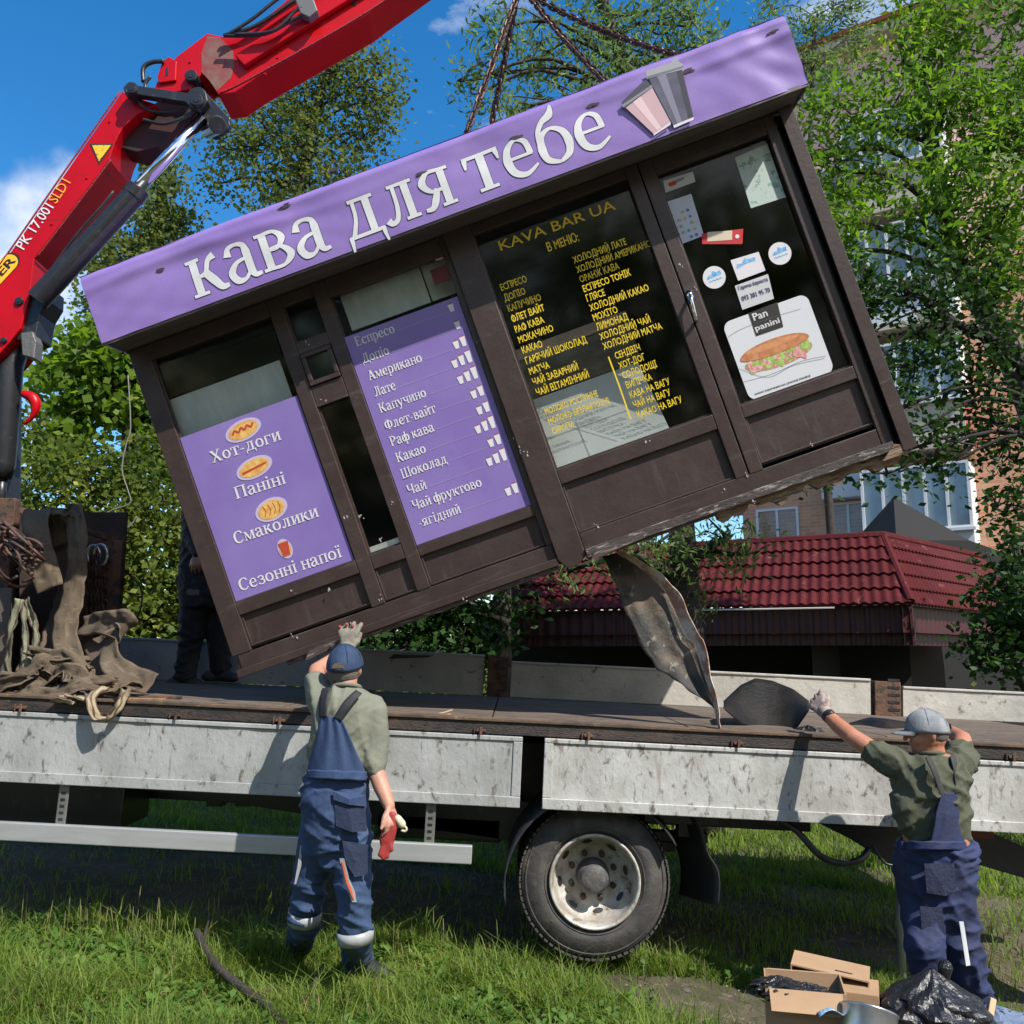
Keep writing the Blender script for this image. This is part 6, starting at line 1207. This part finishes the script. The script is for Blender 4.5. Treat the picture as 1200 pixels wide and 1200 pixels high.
b = MB(); b.tube([Rr1, Rr0, Rr2], .07, 8); b.tube([E0+Vector((0, 0, .04)), Rr0], .05, 8); b.build('ridge_cap', roofm, pv)
b = MB(); q = [E0, E1, E1+Vector((1.3, 4, 0)), E2]; b.add([(p.x, p.y, zf+.15) for p in q], [(0, 1, 2, 3)]); b.build('ceiling', mat('pavilion_shade', (.008, .007, .007)), pv)
b = MB(); b.add([tuple(Rr0), tuple(Rr1), tuple(Rr1+Vector((2, 6, 0))), tuple(Rr2)], [(0, 1, 2, 3)]); b.build('roof_deck', roofm, pv)
b = MB(); b.tube([E0+Vector((-.02, 0, -.02)), Vector((E0.x, E0.y, zf))], .03, 6); b.build('corner_trim', facm, pv)
wv_ = mat('eave_white', (.5, .48, .45), .5); d = (E1-E0).normalized(); b = MB(); b.tube([E0+d*.9+Vector((0, -.04, -.02)), E0+d*2.9+Vector((0, -.04, -.02))], .012, 5); b.build('eave_strip', wv_, pv)
cone = MB(); cp = at(1090, 588, 17); cone.add([(cp.x-2.2, cp.y, cp.z-1.3), (cp.x+2.2, cp.y, cp.z-1.3), (cp.x+2.2, cp.y+3, cp.z-1.3), (cp.x-2.2, cp.y+3, cp.z-1.3), (cp.x-.05, cp.y+1.5, cp.z+.35), (cp.x-.7, cp.y, cp.z-.75), (cp.x+.7, cp.y, cp.z-.75), (cp.x+.7, cp.y+3, cp.z-.75), (cp.x-.7, cp.y+3, cp.z-.75), (cp.x-2.2, cp.y, 0), (cp.x+2.2, cp.y, 0), (cp.x+2.2, cp.y+3, 0), (cp.x-2.2, cp.y+3, 0)],
 [(0,1,6,5),(1,2,7,6),(2,3,8,7),(3,0,5,8),(5,6,4),(6,7,4),(7,8,4),(8,5,4),(9,10,1,0),(10,11,2,1),(11,12,3,2),(12,9,0,3)])
tag(cone.build('tent', mat('tent_black', (.008, .008, .009), .8, bump=.2), None), 'black pointed tent roof rising behind the red tiled roof', 'tent')
# ================================================================== APARTMENT BLOCK
A0 = at(1055, 20, 20.0); fx = Vector((.84, -.55, 0)).normalized(); fy = Vector((.55, .84, 0)).normalized()
BFr = Matrix((fx, fy, (0, 0, 1))).transposed(); BF = Frame((A0.x, A0.y, 0), BFr); Htop = A0.z
apt = empty('apartment_building', 'pink and brick apartment block with white glazed balconies behind the trees', 'building', BF)
def brickmat(name, c1, c2, mortar, sc=1):
    m = bpy.data.materials.new(name); m.use_nodes = True; n = m.node_tree; b = n.nodes['Principled BSDF']; t = n.nodes.new('ShaderNodeTexCoord'); s = n.nodes.new('ShaderNodeMapping'); s.inputs['Rotation'].default_value = (math.pi/2, 0, 0)
    k = n.nodes.new('ShaderNodeTexBrick'); k.inputs['Scale'].default_value = sc; k.inputs['Brick Width'].default_value = .27; k.inputs['Row Height'].default_value = .085; k.inputs['Mortar Size'].default_value = .008; k.inputs[1].default_value = col4(c1); k.inputs[2].default_value = col4(c2); k.inputs[3].default_value = col4(mortar)
    n.links.new(t.outputs['Object'], s.inputs[0]); n.links.new(s.outputs[0], k.inputs[0]); n.links.new(k.outputs[0], b.inputs['Base Color']); b.inputs['Roughness'].default_value = .9; return m
brick = brickmat('brick_wall', (.50, .22, .12), (.60, .30, .17), (.45, .38, .3)); pink = mat('pink_plaster', (.72, .45, .43), .9, c2=(.64, .39, .37), scale=1)
whiteb = mat('white_plastic', (.6, .62, .64), .5); wglass = glassmat('window_glass', (.9, .93, .95), .05, (.8, .85, .9)); cream = mat('cream_panel', (.5, .46, .38), .8, c2=(.42, .38, .32), scale=.8); dkroom = mat('room_dark', (.05, .06, .07), .9)
xl = BF.loc(858, 300)[0]; xr = 9.0; zmid = BF.loc(1100, 300)[1]
MB().box(xl, xr, .0, 10, -1, zmid).build('brick_lower_wall', brick, apt); MB().box(xl, xr, .0, 10, zmid, Htop-.5).build('pink_upper_wall', pink, apt)
MB().box(xl-.3, xr, -.45, 10, Htop-.5, Htop-.2).build('cornice', cream, apt)
b = MB(); b.add([(xl-.4, -.6, Htop-.2), (xr, -.6, Htop-.2), (xr, 3.5, Htop+1.2), (xl-.4, 3.5, Htop+1.2)], [(0, 1, 2, 3)]); o = b.build('roof', mat('red_roof_sheet', (.4, .1, .05), .6), apt); solid(o, .1, -1)
def win(x0, x1, z0, z1, y=0.0, n=2, par=apt):
    t = .06; f = MB(); f.box(x0, x1, y-.03, y+.04, z0, z0+t).box(x0, x1, y-.03, y+.04, z1-t, z1)
    for k in range(n+1):
        x = x0+(x1-x0-t)*k/n; f.box(x, x+t, y-.03, y+.04, z0+t+.001, z1-t-.001)
    o = f.build('window', whiteb, par); MB().add([(x0, y+.0, z0), (x1, y+.0, z0), (x1, y+.0, z1), (x0, y+.0, z1)], [(0, 1, 2, 3)]).build('pane', wglass, o)
    MB().add([(x0, y+.03, z0), (x1, y+.03, z0), (x1, y+.03, z1), (x0, y+.03, z1)], [(0, 1, 2, 3)]).build('curtain', mat('curtain', (.55, .62, .62), .8, c2=(.3, .34, .35), scale=.5), o)
    MB().box(x0-.05, x1+.05, y-.15, y-.031, z0-.06, z0-.0).build('sill', whiteb, o)
za = BF.loc(910, 640)[1]; hwin = BF.loc(910, 612)[1]-za; xa_, xb2 = BF.loc(887, 625)[0], BF.loc(937, 625)[0]; xc, xd = BF.loc(971, 622)[0], BF.loc(1020, 622)[0]
step = 2.85
for fl in range(-1, 5):
    z = za+step*fl
    if z+hwin > Htop-.6: break
    win(xa_, xb2, z, z+hwin+.35, -.002); win(xc, xd, z, z+hwin+.35, -.002); win(5.6, 7.0, z, z+hwin+.35, -.002, 3)
bx0, bx1 = BF.loc(1022, 600)[0], BF.loc(1143, 560)[0]
for fl in range(-1, 5):
    z = za+step*fl-.95
    if z+2 > Htop-.6: break
    MB().box(bx0, bx1, -1.1, -.005, z-.12, z).build('balcony_slab', cream, apt); MB().box(bx0, bx1, -1.1, -1.05, z+.001, z+.95).build('balcony_parapet', cream if fl % 2 else whiteb, apt)
    MB().box(bx1-.05, bx1, -1.049, -.005, z+.001, z+.95).build('balcony_side', mat('red_brick_side', (.35, .07, .05), .7) if fl == 1 else whiteb, apt)
    win(bx0, bx1, z+.951, z+2.4, -1.08, 5); win_s = MB().box(bx1-.04, bx1, -1.03, -.01, z+.96, z+2.4).build('balcony_glazing', whiteb, apt); MB().box(bx0, bx0+.05, -1.03, -.01, z, z+2.5).build('balcony_side', whiteb, apt)
zz = BF.loc(925, 578)[1]; xq = BF.loc(990, 575)[0]; MB().box(xq-.45, xq+.45, -.4, -.06, zz-.3, zz+.25).build('air_conditioner', whiteb, apt, bev=.02)
# ================================================================== TREES
def leafcloud(C, rad, n, size, asp, sig, rng, droop=.3, fold=True):
    """C centres (k,3) of twigs; n leaves each"""
    k = len(C); N = k*n; base = np.repeat(C, n, 0); P = base+rng.normal(0, 1, (N, 3))*sig
    a = rng.uniform(0, 2*np.pi, N); el = rng.normal(-droop, .45, N); d = np.stack([np.cos(a)*np.cos(el), np.sin(a)*np.cos(el), np.sin(el)], 1)
    r = rng.normal(0, 1, (N, 3)); s = np.cross(d, r); s /= np.linalg.norm(s, axis=1, keepdims=True)+1e-9
    up = np.cross(d, s); s = s*.75+np.sign(rng.normal(0, 1, (N, 1)))*np.cross(d, np.tile([0, 0, 1.], (N, 1)))*.6; s /= np.linalg.norm(s, axis=1, keepdims=True)+1e-9
    L = size*rng.uniform(.6, 1.3, (N, 1)); W = L*asp; q = np.cross(d, s)*L*.06
    V = np.stack([P-d*L*.5, P-d*L*.05+s*W*.5+q, P+d*L*.5, P-d*L*.05-s*W*.5+q], 1).reshape(-1, 3); return V
def crown_points(blobs, dens, rng, clump=.28, shell=.45):
    out = []
    for (px, py, Y, rpx, rz) in blobs:
        c = np.array(at(px, py, Y)); rx = rpx*Y/1050; r3 = np.array([rx, rx*.8, rz*Y/1050]); n = max(3, int(dens*rx*rx*(r3[2]/rx)*12))
        v = rng.normal(0, 1, (n, 3)); v /= np.linalg.norm(v, axis=1, keepdims=True); rad = rng.uniform(shell, 1.0, (n, 1))**.7*(1+.18*np.sin(v[:, :1]*7+v[:, 2:]*5)); out.append(c+v*rad*r3)
    return np.concatenate(out)
DK = 2.2
def tree(name, lab, cate, trunk, blobs, lm_, size, asp, dens=6, nl=14, sig=.16, seed=0, tr=.14, limbs=True, droop=.3, group=None, bark=bk, twigs=.35):
    rng = np.random.default_rng(seed); rr = random.Random(seed); e = empty(name, lab, cate, loc=trunk[0], group=group)
    dk_ = DK if name not in ('ash_tree', 'elm_tree', 'locust_tree') else (1.5 if name == 'ash_tree' else 1.25)
    C_ = crown_points(blobs, dens*dk_, rng); V = leafcloud(C_, 0, int(nl*(1.25 if dk_ > 1 else 1.6)), size, asp, sig, rng, droop); print(name, len(V)//4)
    o = link('crown', mesh_np('crown', V, 4), lm_); finish(o, e); o['kind'] = 'stuff'
    b = MB(); Tk = cat(trunk, 5); n = len(Tk); rds = [tr*(1-.75*i/(n-1))+.01 for i in range(n)]; b.tube(Tk, rds, 10)
    o = b.build('trunk', bark, None, True); finish(o, e)
    if limbs:
        b = MB(); cs_ = [(at(px, py, Y), rpx*Y/1050) for px, py, Y, rpx, rz in blobs]
        for c_, r in cs_:
            i = min(range(n), key=lambda k: (Tk[k]-c_).length+abs(Tk[k].z-(c_.z-.8*r))*.9+(3 if k < n*.25 else 0)); s_ = Tk[i]; mid = s_.lerp(c_, .5)+Vector((rr.uniform(-.2, .2), rr.uniform(-.2, .2), .15*(c_-s_).length)); L_ = cat([s_, mid, c_, c_+Vector((rr.uniform(-.3, .3), 0, r*.6))], 4)
            b.tube(L_, [max(.008, rds[i]*.38*(1-k/len(L_))) for k in range(len(L_))], 6)
            near = C_[np.linalg.norm(C_-np.array(c_), axis=1) < r*1.3]
            if len(near):
                for q in near[rng.permutation(len(near))[:max(3, int(len(near)*twigs*.5))]]:
                    j = rr.randint(len(L_)//3, len(L_)-1); q = Vector(q); m_ = L_[j].lerp(q, .55)+Vector((rr.uniform(-.08, .08),)*3)+Vector((0, 0, .06)); b.tube([L_[j], m_, q], [.013, .008, .003], 4, False)
        o = b.build('limbs', bark, None, True); finish(o, e); o['kind'] = 'stuff'
    return e
lg_birch = leafmat('birch_leaf', (.055, .085, .025), (.15, .18, .045), (.34, .30, .06), .5); lg_maple = leafmat('maple_leaf', (.05, .11, .018), (.16, .24, .03), (.42, .40, .04), .5)
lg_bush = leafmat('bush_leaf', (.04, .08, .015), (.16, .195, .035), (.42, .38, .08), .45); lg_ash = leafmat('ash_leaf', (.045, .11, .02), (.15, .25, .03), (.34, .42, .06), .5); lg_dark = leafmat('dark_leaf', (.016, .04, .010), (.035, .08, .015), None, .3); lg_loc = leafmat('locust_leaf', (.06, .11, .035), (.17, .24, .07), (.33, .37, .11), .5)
G = lambda x, Y: Vector((x, Y, float(gz(x, Y))))
tree('birch_tree', 'tall airy yellowing birch against the sky above the banner', 'tree', [G(-3.2, 14), at(340, 600, 14), at(345, 300, 14), at(365, 150, 14), at(395, 60, 14)],
     [(350, 120, 14, 45, 40), (395, 85, 14, 45, 38), (430, 120, 14, 40, 34), (310, 150, 14, 45, 32), (265, 175, 14, 36, 24), (365, 180, 14, 50, 38), (425, 165, 14.2, 36, 24), (320, 215, 14, 45, 24), (280, 120, 14, 22, 16), (400, 220, 14, 40, 30), (255, 215, 14, 20, 16), (445, 75, 14, 22, 22), (400, 55, 14, 24, 14), (340, 250, 14, 60, 24), (455, 110, 14, 16, 12)], lg_birch, .085, .75, 7, 17, .16, 1, .16)
tree('poplar_tree', 'narrow yellow green tree between the crane cylinder and banner corner', 'tree', [G(-6.3, 15), at(170, 420, 15), at(190, 200, 15)],
     [(195, 215, 15, 18, 30), (180, 260, 15, 32, 36), (205, 270, 15.2, 28, 30), (150, 310, 15, 40, 36), (195, 320, 15, 45, 40), (130, 350, 15, 36, 34), (180, 190, 15, 14, 16), (230, 330, 15, 40, 36), (120, 300, 15.5, 25, 20)], lg_birch, .10, .7, 9, 17, .16, 2, .16)
tree('maple_tree', 'bright green maple left of the kiosk above the bushes', 'tree', [G(-4.9, 12), at(150, 560, 12), at(150, 420, 12)],
     [(110, 430, 12, 42, 40), (150, 400, 12, 38, 36), (85, 470, 12, 40, 34), (150, 460, 12, 52, 40), (200, 480, 12.2, 50, 46), (70, 520, 12, 38, 34), (190, 420, 12.4, 36, 32), (60, 440, 12.2, 22, 20), (90, 400, 12.4, 24, 18), (220, 540, 12.2, 50, 40)], lg_maple, .15, .85, 7, 13, .17, 3, .13)
tree('hazel_bush', 'dense olive bush behind the rack with lighter leaf tips', 'bush', [G(-5.2, 10.5), at(100, 700, 10.5), at(100, 600, 10.5)],
     [(40, 560, 10.5, 48, 40), (100, 560, 10.3, 48, 40), (60, 620, 10.4, 55, 45), (140, 630, 10.2, 50, 45), (30, 680, 10.4, 50, 50), (110, 690, 10.2, 55, 50), (150, 560, 10.6, 42, 40), (100, 740, 10.2, 60, 36), (20, 500, 10.8, 26, 22)], lg_bush, .085, .75, 9, 18, .13, 4, .1)
tree('hazel_bush', 'dense sunlit bush behind the legs of the worker on the deck', 'bush', [G(-3.9, 10.5), at(210, 700, 10.5), at(205, 600, 10.5)],
     [(190, 600, 10.4, 45, 45), (220, 660, 10.4, 55, 50), (180, 700, 10.3, 50, 46), (240, 730, 10.4, 60, 46), (300, 760, 10.6, 60, 36), (170, 745, 10.2, 50, 36), (200, 530, 10.8, 38, 34)], lg_bush, .085, .75, 9, 18, .13, 5, .1)
tree('shade_tree', 'dark leafy tree seen below the kiosk beside the dropside post', 'tree', [G(-.2, 12.4), at(588, 740, 12.4), at(590, 600, 12.4), at(590, 400, 12.4)],
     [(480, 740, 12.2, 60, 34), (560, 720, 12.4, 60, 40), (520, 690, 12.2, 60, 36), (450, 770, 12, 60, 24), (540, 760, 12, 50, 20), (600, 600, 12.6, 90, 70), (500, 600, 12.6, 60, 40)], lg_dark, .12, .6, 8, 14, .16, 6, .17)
tree('locust_tree', 'locust tree with dark ivy trunk standing before the red roof', 'tree', [G(2.0, 9.6), at(803, 720, 9.6), at(800, 640, 9.6), at(780, 400, 9.7), at(740, 120, 9.8), at(700, -20, 9.8)],
     [(590, 30, 9.4, 38, 30), (640, 60, 9.6, 48, 38), (700, 40, 9.8, 55, 42), (760, 60, 9.8, 50, 38), (810, 30, 9.8, 42, 30), (660, 110, 9.6, 55, 26), (730, 100, 9.8, 50, 28), (570, 85, 9.4, 25, 18), (600, 130, 9.4, 36, 20), (830, 70, 9.8, 32, 22), (780, 0, 9.8, 50, 26), (690, -10, 9.8, 46, 20), (560, 110, 9.4, 20, 14), (545, 95, 9.4, 10, 8),
      (735, 655, 9.2, 32, 20), (665, 668, 10.2, 26, 10), (850, 630, 9.2, 38, 24), (870, 650, 9.2, 20, 16), (770, 640, 9.3, 40, 26), (800, 690, 9.6, 22, 46)], lg_loc, .11, .28, 9, 24, .14, 7, .2, droop=.6)
TRr = [G(6.2, 9.2), Vector((6.0, 9.2, 2.2)), at(1190, 430, 9.0), at(1120, 300, 8.9), at(1080, 100, 8.9)]
tree('ash_tree', 'large bright green ash tree filling the upper right corner', 'tree', TRr,
     [(960, 130, 8.6, 40, 34), (985, 200, 8.6, 42, 40), (1040, 140, 8.6, 55, 45), (1110, 110, 8.7, 60, 50), (1170, 160, 8.7, 55, 50), (1060, 70, 8.8, 50, 36), (1130, 40, 8.8, 50, 36), (960, 260, 8.6, 42, 34), (1120, 210, 8.5, 60, 46), (1190, 90, 8.9, 42, 40), (1180, 250, 8.6, 55, 44), (940, 190, 8.7, 24, 24), (1000, 290, 8.6, 40, 24), (1080, 260, 8.5, 42, 28), (1040, 215, 8.6, 30, 24), (1200, 10, 8.9, 40, 40), (1200, 330, 8.6, 50, 50), (1150, 300, 8.6, 50, 40), (1200, 170, 8.8, 45, 45), (1070, 20, 8.9, 40, 24)], lg_ash, .112, .34, 9, 26, .13, 8, .2, droop=.45)
tree('ash_tree', 'thin upright ash shoots just right of the banner top corner', 'tree', [G(6.0, 16.5), at(965, 500, 16), at(950, 200, 16), at(955, 20, 16)],
     [(905, 10, 16, 30, 20), (940, 40, 16, 32, 28), (980, 20, 16, 32, 26), (1010, 50, 16, 28, 24), (960, 80, 16, 32, 26), (930, 75, 16, 18, 18), (1000, 0, 16, 30, 14)], lg_loc, .12, .3, 7, 18, .15, 9, .08, droop=.2)
tree('elm_tree', 'dark shaded elm boughs hanging before the white balconies', 'tree', [G(6.6, 8.2), Vector((6.3, 8.2, 2.5)), at(1185, 420, 8.2), at(1120, 380, 8.1), at(1060, 330, 8.0)],
     [(1010, 330, 8.0, 40, 24), (1060, 350, 8.0, 55, 32), (1110, 330, 8.1, 55, 38), (1060, 430, 7.9, 42, 26), (1100, 410, 8.0, 48, 34), (1160, 400, 8.1, 45, 40), (1040, 480, 7.8, 38, 26), (1080, 500, 7.9, 42, 22), (1010, 520, 7.8, 30, 16), (1120, 540, 7.9, 42, 20), (1040, 555, 7.8, 36, 14), (1170, 500, 8.1, 40, 30), (980, 560, 7.8, 22, 10), (1180, 600, 8.1, 30, 26), (1000, 400, 8, 20, 14), (1190, 540, 8.2, 30, 40), (1010, 440, 7.9, 26, 20), (1150, 450, 8.1, 40, 34)], lg_dark, .08, .6, 13, 18, .11, 10, .085, droop=.3, twigs=.5, bark=mat('shaded_bark', (.014, .011, .009), .9, c2=(.028, .022, .018), scale=12, bump=.6))  # darkened bark and dark leaf colours carry the boughs' shade
tree('yard_bush', 'dark bush at the right edge beside the red roof', 'bush', [G(6.6, 10.2), at(1180, 760, 10.2), at(1180, 700, 10.2)],
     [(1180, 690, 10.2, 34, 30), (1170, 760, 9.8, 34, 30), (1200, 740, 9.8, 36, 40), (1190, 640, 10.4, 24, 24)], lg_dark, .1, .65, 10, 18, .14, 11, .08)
# far hedge behind the truck
rng = np.random.default_rng(21); n = 2600; C_ = np.stack([rng.uniform(-16, 10, n), rng.uniform(17.5, 19.5, n), rng.uniform(0, 1, n)**.8*2.6], 1)
o = link('hedge', mesh_np('hedge', leafcloud(C_, 0, 14, .16, .6, .22, rng), 4), lg_bush); tag(o, 'dense green hedge running behind everything at the back', 'hedge')
rng = np.random.default_rng(22); n = 1500; C_ = np.stack([rng.uniform(-26, 26, n), rng.uniform(-17, -13, n), rng.uniform(0, 1, n)**.8*8], 1)
o = link('hedge', mesh_np('hedge', leafcloud(C_, 0, 16, .5, .6, .6, rng), 4), lg_bush); tag(o, 'tall dark hedge across the yard behind the viewer, seen only in the glass', 'hedge')
# ================================================================== GRASS AND WEEDS
gl1 = leafmat('grass_blade', (.07, .14, .025), (.22, .29, .055), (.46, .43, .17), .5); gl2 = leafmat('weed_leaf', (.05, .11, .025), (.13, .22, .045), (.26, .29, .08), .4); gl3 = leafmat('dry_blade', (.12, .10, .04), (.28, .22, .10), None, .2)
BF_ = [(0, 1, 2, 4), (4, 2, 3)]
def dens_ok(x, y, rng):
    y = y-.28*np.clip(.2-x, 0, 1)
    sc_ = np.sin(x*1.7+y*2.3)+np.sin(x*3.1-y*1.9+1); bare = np.clip((x-.45+.25*np.sin(y*4))*2.5, 0, 1)*((y < 5.3) & (x < 3.4)).astype(float)*(.80+.14*sc_)+np.clip(.5*np.sin(x*2.9+y*3.7+1)+.1*sc_-.25, 0, .5)+((y > 4.95)&(y < 5.6)).astype(float)*.4
    shade = ((y > 5.5) & (y < 7.3)).astype(float)*np.where(x > 1.1, .55, .88); return rng.uniform(0, 1, len(x)) > np.clip(np.maximum(bare, shade), 0, .97)
def blades(n, x0, x1, y0, y1, h0, h1, wd, rng, lean=.5):
    x = rng.uniform(x0, x1, n); y = rng.uniform(y0, y1, n); k = dens_ok(x, y, rng); x, y = x[k], y[k]; n = len(x); cl = (.62+.38*np.sin(x*4.1+1.3)*np.sin(y*5.3))*(.8+.35*np.sin(x*9.3+y*4)*np.sin(y*11+x*3))
    h = rng.uniform(h0, h1, n)*cl; a = rng.uniform(0, 2*np.pi, n); l = rng.uniform(.1, lean, n)*h; z = gz(x, y); b0 = np.stack([x, y, z-.01], 1); dx = np.stack([np.cos(a), np.sin(a), 0*a], 1); sx = np.stack([-np.sin(a), np.cos(a), 0*a], 1)*(wd*rng.uniform(.6, 1.4, n))[:, None]
    m_ = b0+dx*(l*.35)[:, None]+np.stack([0*h, 0*h, h*.6], 1); t_ = b0+dx*(l*1.2)[:, None]+np.stack([0*h, 0*h, h*.95], 1)
    return np.stack([b0-sx, b0+sx, m_+sx*.8, t_, m_-sx*.8], 1).reshape(-1, 3)
rng = np.random.default_rng(3)
V = np.concatenate([blades(230000, -4, 3.6, 3.6, 5.7, .04, .17, .0024, rng, 1.3), blades(30000, -4.5, 4.2, 5.3, 6.1, .06, .2, .003, rng), blades(22000, -4, 1.0, 3.7, 5.7, .12, .34, .003, rng, 1.5)])
o = link('grass', mesh_pat('grass', V, 5, BF_), gl1); tag(o, 'short sunlit grass in front of the truck', 'grass', kind='stuff')
V = np.concatenate([blades(45000, -7, 8, 6.1, 7.8, .06, .22, .004, rng, 1.0), blades(60000, -8, 9, 7.6, 11.5, .08, .3, .006, rng, 1.0), blades(40000, -14, 16, 11.5, 17, .1, .35, .012, rng, 1.0)])
o = link('grass', mesh_pat('grass', V, 5, BF_), gl1); tag(o, 'taller rough grass beyond the truck', 'grass', kind='stuff')
V = blades(14000, -4, 3.6, 3.7, 5.6, .08, .22, .0022, rng, 1.6); o = link('dry_grass', mesh_pat('dry_grass', V, 5, BF_), gl3); tag(o, 'scattered straw coloured dry stalks among the grass', 'grass', kind='stuff')
n = 54; x = np.concatenate([rng.normal(-2.05, .35, 34), rng.uniform(-3, 2, 20)]); y = np.concatenate([rng.uniform(4.9, 5.5, 34), rng.uniform(4.8, 5.4, 20)]); b = MB()
for a, c_ in zip(x, y):
    z = float(gz(a, c_)); h = rng.uniform(.16, .3); q = Vector((rng.normal(0, .02), rng.normal(0, .02), h)); p = Vector((a, c_, z)); b.tube([p, p+q*.6, p+q], [.0013, .0013, .0012], 4); b.tube([p+q*.75, p+q*.88, p+q*1.05], [.0025, .0035, .0015], 5)
tag(b.build('seed_stalks', leafmat('stalk_green', (.10, .13, .04), (.24, .22, .09), None, .2), None), 'upright plantain seed stalks at the dark edge under the truck', 'weeds', kind='stuff')
def rosettes(n, x0, x1, y0, y1, size, rng, wr=.26):
    x = rng.uniform(x0, x1, n); y = rng.uniform(y0, y1, n); k = dens_ok(x, y, rng)&(np.sin(x*2.3+.7)*np.sin(y*3.1+x)+rng.uniform(-.6, .8, n) > 0); x, y = x[k], y[k]; n = len(x); m_ = 6; X = np.repeat(x, m_); Yy = np.repeat(y, m_); N = n*m_
    a = rng.uniform(0, 2*np.pi, N); el = rng.uniform(.15, 1.0, N); L = size*rng.uniform(.5, 1.3, N); d = np.stack([np.cos(a)*np.cos(el), np.sin(a)*np.cos(el), np.sin(el)], 1); s = np.stack([-np.sin(a), np.cos(a), rng.normal(0, .25, N)], 1); b0 = np.stack([X, Yy, gz(X, Yy)+rng.uniform(0, .05, N)], 1)
    W = L*wr; dn = np.array([0, 0, -1.]); P = []
    for t, w_, g_ in ((0, .08, 0), (.35, .8, 0), (.65, 1, .05), (1.0, .0, .22)):
        c_ = b0+d*(L*t)[:, None]+dn*(L*g_)[:, None]; P.append((c_-s*(W*w_)[:, None], c_+s*(W*w_)[:, None]))
    return np.stack([P[0][0], P[0][1], P[1][1], P[2][1], P[3][0], P[2][0], P[1][0]], 1).reshape(-1, 3)
o = link('dandelion_weeds', mesh_pat('dandelion_weeds', rosettes(750, -4, 3.0, 3.7, 5.6, .11, rng, .075), 7, [(0, 1, 2, 6), (6, 2, 3, 5), (5, 3, 4)]), leafmat('long_weed_leaf', (.04, .11, .02), (.12, .21, .04), (.26, .28, .08), .4)); tag(o, 'long narrow weed leaves arching over the short grass', 'weeds', kind='stuff')
o = link('broadleaf_weeds', mesh_pat('broadleaf_weeds', rosettes(6500, -4, 3.2, 3.7, 5.5, .052, rng), 7, [(0, 1, 2, 6), (6, 2, 3, 5), (5, 3, 4)]), gl2); tag(o, 'broad leafed weeds mixed through the grass', 'weeds', kind='stuff')
n = 900; b = MB(); pb_ = random.Random(9); me_ = None
for k in range(n):
    xx, yy = pb_.uniform(-3.5, 3.4), pb_.uniform(3.7, 5.6)
    if xx < .5 and pb_.random() < .6: continue
    r = pb_.uniform(.004, .014); z = float(gz(xx, yy)); b.add([(xx+r, yy, z), (xx, yy+r, z), (xx-r, yy, z), (xx, yy-r, z), (xx+r*.2, yy, z+r*.8)], [(0, 1, 4), (1, 2, 4), (2, 3, 4), (3, 0, 4)])
tag(b.build('litter', mat('litter', (.2, .16, .11), .9, c2=(.1, .08, .05), scale=9), None), 'small stones and bits scattered on the bare soil', 'debris', kind='stuff')
for o in bpy.data.objects:
    if o.type == 'MESH' and o.parent and o.name.split('.')[0] in ('lettering', 'letter_outline', 'tear_mark', 'cup_icons', 'cup_lids', 'dotted_line', 'coloured_dots', 'window_lettering', 'lettuce_picture', 'ham_picture', 'emblem'): o['kind'] = 'stuff'
